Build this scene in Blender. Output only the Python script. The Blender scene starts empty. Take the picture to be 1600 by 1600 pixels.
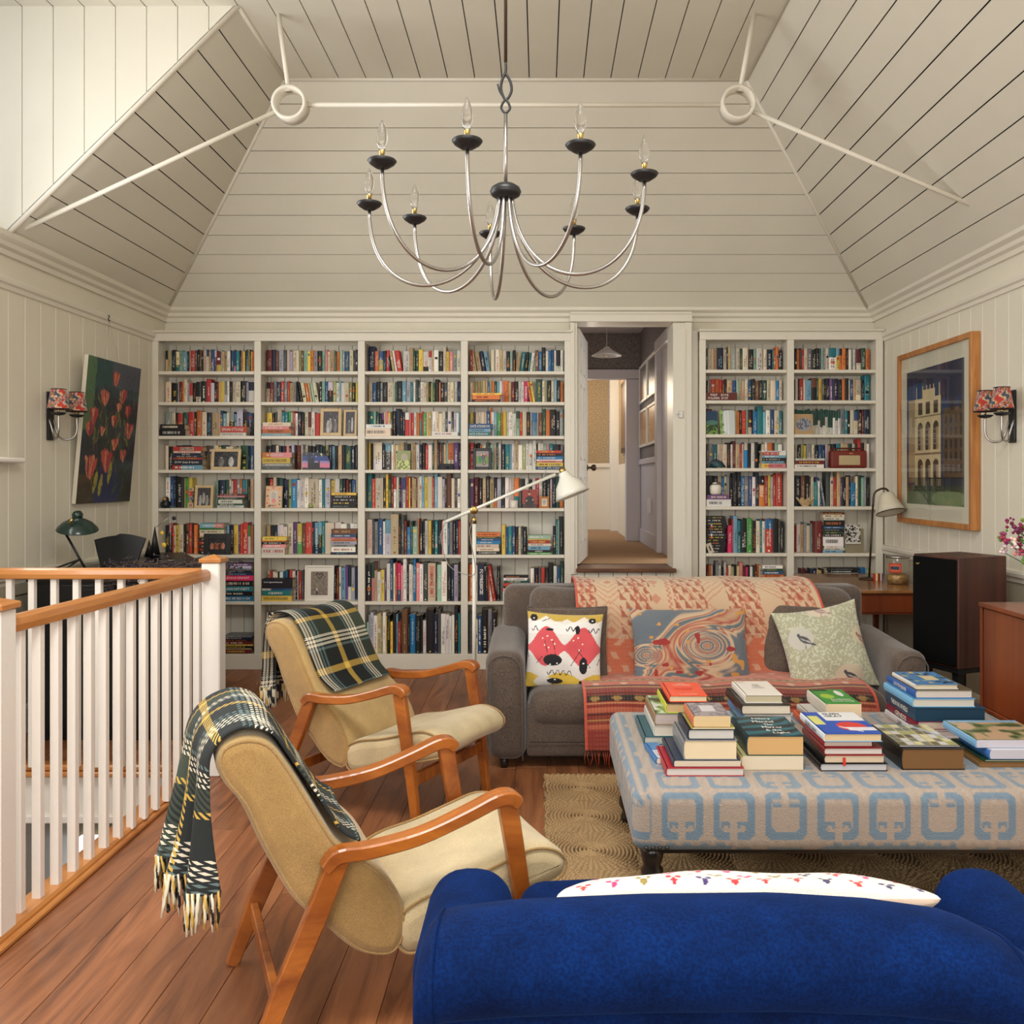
import bpy, math, random, re
import numpy as np
from mathutils import Vector, Matrix
random.seed(7); np.random.seed(7)
PI=math.pi
COL=bpy.context.scene.collection
FP=1400.0; VX=845.0; VY=748.0; EYE=1.57
def P(px,py,Y): return ((px-VX)*Y/FP, Y, EYE-(py-VY)*Y/FP)
def srgb(r,g,b):
    f=lambda c:(c/255/12.92) if c/255<=0.04045 else ((c/255+0.055)/1.055)**2.4
    return (f(r),f(g),f(b))
# ---------------------------------------------------------------- materials
def newmat(name):
    m=bpy.data.materials.new(name); m.use_nodes=True
    nt=m.node_tree; b=nt.nodes['Principled BSDF']; return m,nt,b
def setin(b,k,v):
    if k in b.inputs: b.inputs[k].default_value=v
def mat(name,col,rough=.5,metal=0,var=.0,vs=8,bump=0,bs=60,sheen=0,coat=0,stretch=(1,1,1),attr=False,spec=.5,trans=0,ior=1.45,emis=0,alpha=1,sheenc=None):
    m,nt,b=newmat(name); N=nt.nodes; L=nt.links
    setin(b,'Roughness',rough); setin(b,'Metallic',metal); setin(b,'Sheen Weight',sheen); setin(b,'Coat Weight',coat)
    setin(b,'Specular IOR Level',spec); setin(b,'Transmission Weight',trans); setin(b,'IOR',ior)
    if sheenc: setin(b,'Sheen Tint',(*sheenc,1))
    src=None
    if attr:
        a=N.new('ShaderNodeVertexColor'); a.layer_name='Col'; src=a.outputs['Color']
    else:
        a=N.new('ShaderNodeRGB'); a.outputs[0].default_value=(*col,1); src=a.outputs[0]
    tc=N.new('ShaderNodeTexCoord'); mp=N.new('ShaderNodeMapping'); mp.inputs['Scale'].default_value=stretch
    L.new(tc.outputs['Object'],mp.inputs['Vector'])
    if var>0:
        n=N.new('ShaderNodeTexNoise'); n.inputs['Scale'].default_value=vs; n.inputs['Detail'].default_value=5
        L.new(mp.outputs[0],n.inputs['Vector'])
        mr=N.new('ShaderNodeMapRange'); mr.inputs[1].default_value=.3; mr.inputs[2].default_value=.7
        mr.inputs[3].default_value=1-var; mr.inputs[4].default_value=1+var*.6
        L.new(n.outputs['Fac'],mr.inputs[0])
        mx=N.new('ShaderNodeVectorMath'); mx.operation='SCALE'; L.new(src,mx.inputs[0]); L.new(mr.outputs[0],mx.inputs['Scale'])
        src=mx.outputs[0]
    L.new(src,b.inputs['Base Color'])
    if emis:
        L.new(src,b.inputs['Emission Color']); setin(b,'Emission Strength',emis)
    if bump>0:
        n=N.new('ShaderNodeTexNoise'); n.inputs['Scale'].default_value=bs; n.inputs['Detail'].default_value=3
        L.new(mp.outputs[0],n.inputs['Vector'])
        bp=N.new('ShaderNodeBump'); bp.inputs['Strength'].default_value=bump; bp.inputs['Distance'].default_value=.01
        L.new(n.outputs['Fac'],bp.inputs['Height']); L.new(bp.outputs[0],b.inputs['Normal'])
    return m
def woodmat(name,c1,c2,rough=.4,scale=6,stretch=(1,.08,1),coat=0,bump=.05,dist=2.0):
    m,nt,b=newmat(name); N=nt.nodes; L=nt.links
    setin(b,'Roughness',rough); setin(b,'Coat Weight',coat)
    tc=N.new('ShaderNodeTexCoord'); mp=N.new('ShaderNodeMapping'); mp.inputs['Scale'].default_value=stretch
    L.new(tc.outputs['Object'],mp.inputs['Vector'])
    n=N.new('ShaderNodeTexNoise'); n.inputs['Scale'].default_value=scale; n.inputs['Detail'].default_value=8; n.inputs['Distortion'].default_value=dist
    n.inputs['Roughness'].default_value=.65
    L.new(mp.outputs[0],n.inputs['Vector'])
    cr=N.new('ShaderNodeValToRGB'); cr.color_ramp.elements[0].position=.32; cr.color_ramp.elements[1].position=.68
    cr.color_ramp.elements[0].color=(*c1,1); cr.color_ramp.elements[1].color=(*c2,1)
    L.new(n.outputs['Fac'],cr.inputs[0]); L.new(cr.outputs[0],b.inputs['Base Color'])
    bp=N.new('ShaderNodeBump'); bp.inputs['Strength'].default_value=bump; bp.inputs['Distance'].default_value=.01
    L.new(n.outputs['Fac'],bp.inputs['Height']); L.new(bp.outputs[0],b.inputs['Normal'])
    return m
class X:   # tiny node-math expression builder
    nt=None
    def __init__(s,sock): s.s=sock
    @staticmethod
    def op(o,*a):
        n=X.nt.nodes.new('ShaderNodeMath'); n.operation=o
        for i,v in enumerate(a):
            if isinstance(v,X): X.nt.links.new(v.s,n.inputs[i])
            else: n.inputs[i].default_value=v
        return X(n.outputs[0])
    def __add__(s,o): return X.op('ADD',s,o)
    def __sub__(s,o): return X.op('SUBTRACT',s,o)
    def __mul__(s,o): return X.op('MULTIPLY',s,o)
    def fr(s): return X.op('FRACT',s)
    def fl(s): return X.op('FLOOR',s)
    def gt(s,o): return X.op('GREATER_THAN',s,o)
    def lt(s,o): return X.op('LESS_THAN',s,o)
    def ab(s): return X.op('ABSOLUTE',s)
def mixc(nt,f,a,b):
    m=nt.nodes.new('ShaderNodeMix'); m.data_type='RGBA'
    L=nt.links
    if isinstance(f,X): L.new(f.s,m.inputs[0])
    else: m.inputs[0].default_value=f
    for k,v in ((6,a),(7,b)):
        if isinstance(v,tuple): m.inputs[k].default_value=(*v[:3],1)
        else: L.new(v,m.inputs[k])
    return m.outputs[2]
# ---------------------------------------------------------------- mesh builder
class MB:
    def __init__(s): s.v=[];s.f=[];s.c=[];s.mi=[];s.sm=[];s.vc={}
    def add(s,vs,fs,col=(1,1,1),mi=0,smooth=False,M=None):
        o=len(s.v)
        if M is not None: vs=[tuple(M@Vector(v)) for v in vs]
        s.v.extend([tuple(v) for v in vs])
        for i,f in enumerate(fs):
            s.f.append(tuple(o+k for k in f)); s.c.append(col[i] if isinstance(col,list) else col); s.mi.append(mi); s.sm.append(smooth)
        return s
    def box(s,x0,x1,y0,y1,z0,z1,col=(1,1,1),mi=0,M=None):
        vs=[(x,y,z) for z in (z0,z1) for y in (y0,y1) for x in (x0,x1)]
        return s.add(vs,[(0,2,3,1),(4,5,7,6),(0,1,5,4),(2,6,7,3),(0,4,6,2),(1,3,7,5)],col,mi,False,M)
    def bbox(s,x0,x1,y0,y1,z0,z1,b=.004,col=(1,1,1),mi=0,M=None):   # box with chamfered edges
        vs=[];
        for sx,x,xi in ((-1,x0,x0+b),(1,x1,x1-b)):
            for sy,y,yi in ((-1,y0,y0+b),(1,y1,y1-b)):
                for sz,z,zi in ((-1,z0,z0+b),(1,z1,z1-b)):
                    vs+= [(x,yi,zi),(xi,y,zi),(xi,yi,z)]
        I=lambda a,b_,c,k:(a*4+b_*2+c)*3+k
        fs=[]
        fs+=[(I(0,0,0,0),I(0,0,1,0),I(0,1,1,0),I(0,1,0,0)),(I(1,0,0,0),I(1,1,0,0),I(1,1,1,0),I(1,0,1,0))]
        fs+=[(I(0,0,0,1),I(1,0,0,1),I(1,0,1,1),I(0,0,1,1)),(I(0,1,0,1),I(0,1,1,1),I(1,1,1,1),I(1,1,0,1))]
        fs+=[(I(0,0,0,2),I(0,1,0,2),I(1,1,0,2),I(1,0,0,2)),(I(0,0,1,2),I(1,0,1,2),I(1,1,1,2),I(0,1,1,2))]
        for a in (0,1):
            for c in (0,1):
                fs.append((I(a,c,0,0),I(a,c,0,1),I(a,c,1,1),I(a,c,1,0)))
                fs.append((I(a,0,c,0),I(a,0,c,2),I(a,1,c,2),I(a,1,c,0)))
                fs.append((I(0,a,c,1),I(0,a,c,2),I(1,a,c,2),I(1,a,c,1)))
        for a in (0,1):
            for b2 in (0,1):
                for c in (0,1): fs.append((I(a,b2,c,0),I(a,b2,c,1),I(a,b2,c,2)))
        return s.add(vs,fs,col,mi,False,M)
    def quad(s,a,b,c,d,col=(1,1,1),mi=0): return s.add([a,b,c,d],[(0,1,2,3)],col,mi)
    def tube(s,path,r,n=8,col=(1,1,1),mi=0,cap=True,closed=False,M=None):
        pts=[Vector(p) for p in path]; m=len(pts); rs=r if isinstance(r,(list,tuple)) else [r]*m
        vs=[];up=None
        for i,p in enumerate(pts):
            a=pts[(i-1)%m] if (i>0 or closed) else p; b=pts[(i+1)%m] if (i<m-1 or closed) else p
            t=(b-a).normalized()
            if up is None:
                up=Vector((0,0,1)) if abs(t.z)<.9 else Vector((1,0,0))
            u=(up-t*up.dot(t))
            if u.length<1e-5: u=t.orthogonal()
            u.normalize(); up=u; w=t.cross(u)
            for k in range(n):
                an=2*PI*k/n; vs.append(p+(u*math.cos(an)+w*math.sin(an))*rs[i])
        fs=[]
        for i in range(m if closed else m-1):
            j=(i+1)%m
            for k in range(n): fs.append((i*n+k,i*n+(k+1)%n,j*n+(k+1)%n,j*n+k))
        if cap and not closed: fs.append(tuple(range(n))[::-1]); fs.append(tuple((m-1)*n+k for k in range(n)))
        return s.add(vs,fs,col,mi,True,M)
    def lathe(s,prof,c=(0,0,0),n=20,col=(1,1,1),mi=0,M=None,cap=True,smooth=True):
        vs=[];m=len(prof)
        for r,z in prof:
            for k in range(n): vs.append((c[0]+r*math.cos(2*PI*k/n),c[1]+r*math.sin(2*PI*k/n),c[2]+z))
        fs=[(i*n+k,i*n+(k+1)%n,(i+1)*n+(k+1)%n,(i+1)*n+k) for i in range(m-1) for k in range(n)]
        if cap: fs.append(tuple(range(n))[::-1]); fs.append(tuple((m-1)*n+k for k in range(n)))
        return s.add(vs,fs,col,mi,smooth,M)
    def prism(s,poly,y0,y1,axis='y',col=(1,1,1),mi=0,M=None):   # poly of 2D points extruded along an axis
        n=len(poly)
        if axis=='y': f=lambda p,t:(p[0],t,p[1])
        elif axis=='x': f=lambda p,t:(t,p[0],p[1])
        else: f=lambda p,t:(p[0],p[1],t)
        vs=[f(p,y0) for p in poly]+[f(p,y1) for p in poly]
        fs=[(i,(i+1)%n,n+(i+1)%n,n+i) for i in range(n)]+[tuple(range(n))[::-1],tuple(range(n,2*n))]
        return s.add(vs,fs,col,mi,False,M)
    def grid(s,pts,cols=None,nu=0,nv=0,wrapu=False,mi=0,uv=None,smooth=True,M=None):
        """pts: array (nv,nu,3); cols (nv,nu,3) per point"""
        nv,nu=pts.shape[:2]; o=len(s.v)
        flat=pts.reshape(-1,3)
        if M is not None:
            R=np.array(M.to_3x3()); T=np.array(M.translation); flat=flat@R.T+T
        s.v.extend(map(tuple,flat.tolist()))
        if cols is not None:
            cf=cols.reshape(-1,3).tolist()
            for i,c in enumerate(cf): s.vc[o+i]=c
        for j in range(nv-1):
            for i in range(nu-1 if not wrapu else nu):
                a=o+j*nu+i; b=o+j*nu+(i+1)%nu
                s.f.append((a,b,b+nu,a+nu)); s.c.append((1,1,1)); s.mi.append(mi); s.sm.append(smooth)
        return s
    def build(s,name,mats,parent=None,fix=False,loc=None):
        me=bpy.data.meshes.new(name)
        v=s.v
        if loc is not None: v=[(a-loc[0],b-loc[1],c-loc[2]) for a,b,c in v]
        me.from_pydata(v,[],s.f)
        if not isinstance(mats,(list,tuple)): mats=[mats]
        for m in mats: me.materials.append(m)
        if len(mats)>1: me.polygons.foreach_set('material_index',s.mi)
        me.polygons.foreach_set('use_smooth',s.sm)
        at=me.color_attributes.new('Col','FLOAT_COLOR','CORNER')
        arr=np.ones((len(me.loops),4),dtype=np.float32)
        lens=[len(f) for f in s.f]
        arr[:,:3]=np.repeat(np.array(s.c,dtype=np.float32).reshape(-1,3),lens,axis=0)
        if s.vc:
            vca=np.full((len(v),3),-1,dtype=np.float32); ks=np.fromiter(s.vc.keys(),int); vca[ks]=np.array(list(s.vc.values()),dtype=np.float32)
            li=np.empty(len(me.loops),dtype=np.int32); me.loops.foreach_get('vertex_index',li)
            cc=vca[li]; msk=cc[:,0]>=0; arr[msk,:3]=cc[msk]
        at.data.foreach_set('color',arr.ravel())
        if fix:
            import bmesh
            bm=bmesh.new(); bm.from_mesh(me); bmesh.ops.recalc_face_normals(bm,faces=bm.faces); bm.to_mesh(me); bm.free()
        me.update()
        o=bpy.data.objects.new(name,me); COL.objects.link(o)
        if loc is not None: o.location=loc
        if parent is not None: o.parent=parent
        return o
def uvfrom(o,arr):   # per-vertex uv
    me=o.data; uv=me.uv_layers.new(name='UVMap'); li=np.empty(len(me.loops),dtype=np.int32); me.loops.foreach_get('vertex_index',li)
    uv.data.foreach_set('uv',np.asarray(arr,dtype=np.float32)[li].ravel())
def tag(o,label=None,cat=None,group=None,kind=None):
    if label: o['label']=label
    if cat: o['category']=cat
    if group: o['group']=group
    if kind: o['kind']=kind
    return o
def thing(name,label,cat,loc=(0,0,0),rz=0,group=None,rx=0,ry=0):
    o=bpy.data.objects.new(name,None); COL.objects.link(o); o.location=loc; o.rotation_euler=(rx,ry,rz); o.empty_display_size=.05
    return tag(o,label,cat,group)
def struct(o): o['kind']='structure'; return o
def rbox(mb,c,sz,r,n=10,fn=None,colf=None,mi=0,M=None,nn=None):
    """rounded box: subdivided cube faces pushed onto a rounded box; fn deforms points; colf(pos_local_array, face id)->colors"""
    hx,hy,hz=[q/2 for q in sz]; r=min(r,hx*.999,hy*.999,hz*.999)
    h=np.array([hx,hy,hz])
    faces=[(0,1,2,1),(0,1,2,-1),(1,2,0,1),(1,2,0,-1),(2,0,1,1),(2,0,1,-1)]
    for fi,(a,b,k,sg) in enumerate(faces):
        def axis(q):
            hh=h[q]; m=(nn[q] if nn else n)
            k_=4; e=np.linspace(0,PI/2,k_+1)
            lo=-hh+r*(1-np.sin(e[::-1]))*0  # placeholder
            t=np.linspace(0,1,k_+1); edge=r*(1-np.cos(t*PI/2)) if False else r*t
            inner=np.linspace(-hh+r,hh-r,max(2,m))
            return np.concatenate([-hh+r*np.tan(t[:-1]*PI/4),inner,(hh-r*np.tan(t[:-1]*PI/4))[::-1]])
        A=axis(a);B=axis(b)
        U,V=np.meshgrid(A,B)
        p=np.zeros(U.shape+(3,)); p[...,a]=U; p[...,b]=V; p[...,k]=sg*h[k]
        q=np.clip(p,-(h-r),h-r); d=p-q; ln=np.linalg.norm(d,axis=-1,keepdims=True); ln[ln==0]=1
        pr=q+d/ln*r
        cols=colf(pr,fi) if colf else None
        if fn is not None: pr=fn(pr)
        pr=pr+np.array(c)
        if sg<0: pr=pr[:,::-1]; cols=cols[:,::-1] if cols is not None else None
        mb.grid(pr,cols,mi=mi,M=M)
    return mb
def weld(o,d=1e-4):
    import bmesh
    bm=bmesh.new(); bm.from_mesh(o.data); bmesh.ops.remove_doubles(bm,verts=bm.verts,dist=d); bmesh.ops.recalc_face_normals(bm,faces=bm.faces); bm.to_mesh(o.data); bm.free()
    return o
def catmull(pts,n=6,closed=False):
    pts=[np.array(p,float) for p in pts]; m=len(pts); out=[]
    rng=range(m) if closed else range(m-1)
    for i in rng:
        if closed: p0,p1,p2,p3=pts[(i-1)%m],pts[i],pts[(i+1)%m],pts[(i+2)%m]
        else:
            p1,p2=pts[i],pts[i+1]; p0=pts[i-1] if i>0 else 2*p1-p2; p3=pts[i+2] if i+2<m else 2*p2-p1
        for k in range(n):
            t=k/n; out.append(.5*((2*p1)+(-p0+p2)*t+(2*p0-5*p1+4*p2-p3)*t*t+(-p0+3*p1-3*p2+p3)*t**3))
    if not closed: out.append(pts[-1])
    return out
def pad(mb,prof,hw,r,M=None,mi=0,n=6,crown=0,inner=10,swap=False):
    """closed (x,z) profile extruded sideways with rounded edges"""
    pr=np.array(catmull(prof,n,True)); m=len(pr)
    nx=np.roll(pr,-1,0)-np.roll(pr,1,0); ln=np.linalg.norm(nx,axis=1,keepdims=True); t=nx/ln
    area=.5*np.sum(pr[:,0]*np.roll(pr[:,1],-1)-np.roll(pr[:,0],-1)*pr[:,1]); sg=1 if area>0 else -1
    nin=np.stack([-t[:,1],t[:,0]],1)*sg
    rows=[]
    ang=np.linspace(0,PI/2,5)
    secs=[(-hw+r*(1-math.sin(a)),r*(1-math.cos(a))) for a in ang[::-1]]
    secs=[( -hw+r*(1-math.cos(a)), r*(1-math.sin(a))) for a in ang]
    full=secs+[(y,0) for y in np.linspace(-hw+r,hw-r,inner)[1:-1]]+[(-y,o) for y,o in secs[::-1]]
    cen=pr.mean(0)
    for y,off in full:
        q=pr+nin*off-nin*crown*(1-(y/hw)**2)
        rows.append(np.stack([q[:,0],np.full(m,y),q[:,1]],1))
    rows=np.array(rows)
    mb.grid(rows,wrapu=True,mi=mi,M=M)
    for row in (rows[0],rows[-1]):
        o=len(mb.v); 
        k=8; prev=None
        ringcount=5
        c2=row.mean(0)
        rr=np.array([c2+(row-c2)*s_ for s_ in np.linspace(1,.001,ringcount)])
        mb.grid(rr,wrapu=True,mi=mi,M=M)
    return mb
def sweep(mb,path,ws,hs,side=(0,1,0),col=(1,1,1),mi=0,M=None,ch=.25):
    """bar with a chamfered rectangular section; side = width direction"""
    pts=[Vector(p) for p in path]; m=len(pts); side=Vector(side).normalized(); vs=[]
    W=ws if isinstance(ws,(list,tuple)) else [ws]*m; H=hs if isinstance(hs,(list,tuple)) else [hs]*m
    for i,p in enumerate(pts):
        t=(pts[min(i+1,m-1)]-pts[max(i-1,0)]).normalized(); up=t.cross(side).normalized(); sd=side
        w,h=W[i]/2,H[i]/2; c=ch*min(w,h)*2*.5
        for a,b in ((w-c,h),(w,h-c),(w,-h+c),(w-c,-h),(-w+c,-h),(-w,-h+c),(-w,h-c),(-w+c,h)): vs.append(p+sd*a+up*b)
    fs=[(i*8+k,i*8+(k+1)%8,(i+1)*8+(k+1)%8,(i+1)*8+k) for i in range(m-1) for k in range(8)]
    fs+=[tuple(range(8))[::-1],tuple((m-1)*8+k for k in range(8))]
    return mb.add(vs,fs,col,mi,False,M)
_fc={}
def text_geo(txt,size):
    """flat letters as (verts, faces) centred on the origin, height direction +y"""
    k=(txt,size)
    if k in _fc: return _fc[k]
    cu=bpy.data.curves.new('t','FONT'); cu.body=txt; cu.size=size; cu.align_x='CENTER'; cu.align_y='CENTER'; cu.resolution_u=1; cu.offset=size*.012
    ob=bpy.data.objects.new('t',cu); COL.objects.link(ob)
    dg=bpy.context.evaluated_depsgraph_get(); me=bpy.data.meshes.new_from_object(ob.evaluated_get(dg))
    vs=[tuple(v.co) for v in me.vertices]; fs=[tuple(p.vertices) for p in me.polygons]
    bpy.data.objects.remove(ob); bpy.data.curves.remove(cu); bpy.data.meshes.remove(me)
    if vs:
        xs=[v[0] for v in vs]; ys=[v[1] for v in vs]; cx=(min(xs)+max(xs))/2; cy=(min(ys)+max(ys))/2
        vs=[(a-cx,b-cy,c) for a,b,c in vs]; w=max(xs)-min(xs)
    else: w=0
    _fc[k]=(vs,fs,w); return _fc[k]
def put_text(mb,txt,o,ux,uy,maxw,h,col=(1,1,1)):
    """letters of height h, at most maxw long, at o with text direction ux and up direction uy"""
    vs,fs,w=text_geo(txt,1.0)
    if not vs: return
    hh=max(v[1] for v in vs)-min(v[1] for v in vs); sy=h/hh; sx=min(maxw/w,sy*1.15)
    o=Vector(o);ux=Vector(ux);uy=Vector(uy)
    mb.add([o+ux*(v[0]*sx)+uy*(v[1]*sy) for v in vs],fs,col)
# ---------------------------------------------------------------- raster painter used for colour attributes
class CV:
    def __init__(s,w,h,c): 
        s.w=w;s.h=h; s.a=np.ones((h,w,3))*np.array(c); s.Y,s.X=np.mgrid[0:h,0:w]; s.X=(s.X+.5)/w; s.Y=(s.Y+.5)/h
    def m(s,mask,c,a=1):
        if isinstance(mask,np.ndarray) and mask.dtype==bool: mask=mask.astype(float)
        k=(mask*a)[...,None]; s.a=s.a*(1-k)+np.array(c)*k; return s
    def rect(s,x0,y0,x1,y1,c,a=1): return s.m((s.X>=x0)&(s.X<=x1)&(s.Y>=y0)&(s.Y<=y1),c,a)
    def ell(s,x,y,rx,ry,c,a=1,rot=0):
        dx=s.X-x;dy=s.Y-y; ca,sa=math.cos(rot),math.sin(rot)
        u=(dx*ca+dy*sa)/rx; v=(-dx*sa+dy*ca)/ry
        return s.m((u*u+v*v)<1,c,a)
    def line(s,x0,y0,x1,y1,w,c,a=1,ar=1):
        dx,dy=x1-x0,(y1-y0)*ar; L=dx*dx+dy*dy+1e-9
        t=np.clip(((s.X-x0)*dx+(s.Y-y0)*ar*dy)/L,0,1)
        d=np.hypot(s.X-x0-t*dx,(s.Y-y0)*ar-t*dy)
        return s.m(d<w,c,a)
    def tri(s,p,c,a=1):
        (x0,y0),(x1,y1),(x2,y2)=p
        e=lambda ax,ay,bx,by:(s.X-ax)*(by-ay)-(s.Y-ay)*(bx-ax)
        a1=e(x0,y0,x1,y1)>=0;a2=e(x1,y1,x2,y2)>=0;a3=e(x2,y2,x0,y0)>=0
        return s.m((a1&a2&a3)|(~a1&~a2&~a3),c,a)
    def sample(s,u,v):   # u,v in 0..1, v down
        i=np.clip((u*s.w).astype(int),0,s.w-1); j=np.clip((v*s.h).astype(int),0,s.h-1); return s.a[j,i]
def vnoise(x,y,seed=0):
    r=np.random.RandomState(seed).rand(64,64)
    xi=np.floor(x).astype(int);yi=np.floor(y).astype(int);fx=x-xi;fy=y-yi;fx=fx*fx*(3-2*fx);fy=fy*fy*(3-2*fy)
    g=lambda a,b:r[b%64,a%64]
    return (g(xi,yi)*(1-fx)+g(xi+1,yi)*fx)*(1-fy)+(g(xi,yi+1)*(1-fx)+g(xi+1,yi+1)*fx)*fy
def art_plane(mb,cv,o,ux,uy,w,h,nu,nv,mi=0,off=0):
    """paint canvas on a plane: o = top-left corner, ux right, uy down"""
    U,V=np.meshgrid(np.linspace(0,1,nu),np.linspace(0,1,nv))
    p=np.array(o)+U[...,None]*np.array(ux)*w+V[...,None]*np.array(uy)*h
    mb.grid(p,cv.sample(U,V),mi=mi,smooth=False)
def panemat():
    m,nt,b=newmat('thin_window_glass'); N=nt.nodes;L=nt.links; t=N.new('ShaderNodeBsdfTransparent'); g=N.new('ShaderNodeBsdfGlossy'); g.inputs['Roughness'].default_value=.03
    f=N.new('ShaderNodeFresnel'); f.inputs[0].default_value=1.45; mx=N.new('ShaderNodeMixShader'); ge=N.new('ShaderNodeNewGeometry'); iv=N.new('ShaderNodeMath'); iv.operation='SUBTRACT'; iv.inputs[0].default_value=1; L.new(ge.outputs['Backfacing'],iv.inputs[1]); mu=N.new('ShaderNodeMath'); mu.operation='MULTIPLY'; L.new(f.outputs[0],mu.inputs[0]); L.new(iv.outputs[0],mu.inputs[1]); L.new(mu.outputs[0],mx.inputs[0]); L.new(t.outputs[0],mx.inputs[1]); L.new(g.outputs[0],mx.inputs[2]); L.new(mx.outputs[0],N['Material Output'].inputs['Surface']); return m
# ---------------------------------------------------------------- shared materials
WALLC=srgb(220,214,196)
M_wall=mat('cream_wall_paint',WALLC,.55,var=.04,vs=1.5,bump=.03,bs=30)
M_ceil=mat('cream_board_paint',srgb(218,213,197),.5,var=.05,vs=1.2,bump=.04,bs=25)
M_trim=mat('cream_trim_gloss',srgb(222,216,201),.35,var=.02,vs=3)
M_white=mat('white_gloss_paint',srgb(236,230,222),.3,var=.02,vs=3)
M_grey=mat('grey_green_dado_paint',srgb(168,160,140),.5)
M_gap=mat('dark_board_gap',srgb(24,20,16),.9)
M_attr=mat('painted_surface',(1,1,1),.55,attr=True)
M_attrf=mat('woven_surface',(1,1,1),.85,attr=True,bump=.5,bs=260,sheen=.25)
M_glossattr=mat('print_surface',(1,1,1),.3,attr=True)
M_black=mat('matt_black_metal',(.012,.012,.013),.4)
M_blackw=mat('black_lacquer',(.008,.008,.009),.35)
M_steel=mat('brushed_steel',(.42,.40,.38),.32,1)
M_brass=mat('brass',(.55,.38,.13),.28,1)
M_dbrass=mat('dark_bronze',(.07,.045,.03),.4,.7)
M_pane=panemat()
M_glass=mat('clear_glass',(1,1,1),.02,trans=1,ior=1.45)
M_honey=woodmat('honey_oak',srgb(150,84,34),srgb(200,128,62),.35,5,(1,1,.12),coat=.2)
M_arm=woodmat('warm_teak_frame',srgb(104,42,12),srgb(190,112,42),.32,7,(.25,1,.5),coat=.3,dist=1)
M_rail=woodmat('oak_handrail',srgb(160,96,44),srgb(198,134,72),.3,5,(1,.1,1),coat=.25)
M_railx=woodmat('oak_handrail_cross',srgb(160,96,44),srgb(198,134,72),.3,5,(.1,1,1),coat=.25)
M_teak=woodmat('teak_veneer',srgb(82,30,10),srgb(132,60,22),.35,5,(1,1,.06),coat=.15,dist=.8)
M_walnut=woodmat('dark_walnut_veneer',srgb(46,24,18),srgb(84,46,36),.45,10,(1,1,.05),dist=.5)
M_desk=woodmat('desk_wood',srgb(120,76,40),srgb(158,108,62),.25,5,(1,.1,1),coat=.3)
M_leg=mat('dark_stained_leg',(.02,.015,.013),.3,coat=.3)
YF=7.37; YB=7.62; XL=-3.195; XR=2.83
ZE=3.0; ZT=4.35; HY=7.55; HT=6.235   # eaves z, flat ceiling z, hip foot and hip top
XLT=-1.78; XRT=1.43; XLE=-3.146; XRE=2.76; YC=5.27
def boards(mb,A,B,C,D,n,gap=.0075,th=.02,nrm=(0,0,1)):
    """A-B lower edge, D-C upper edge; n boards stacked from AB to DC"""
    A,B,C,D=map(Vector,(A,B,C,D)); nr=Vector(nrm)*th
    L=(D-A).length
    for k in range(n):
        t0=k/n+ (gap/L/2); t1=(k+1)/n-(gap/L/2)
        a=A.lerp(D,t0);b=B.lerp(C,t0);c=B.lerp(C,t1);d=A.lerp(D,t1)
        mb.add([a,b,c,d,a+nr,b+nr,c+nr,d+nr],[(0,1,2,3),(4,5,6,7),(0,1,5,4),(1,2,6,5),(2,3,7,6),(3,0,4,7)])
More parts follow.
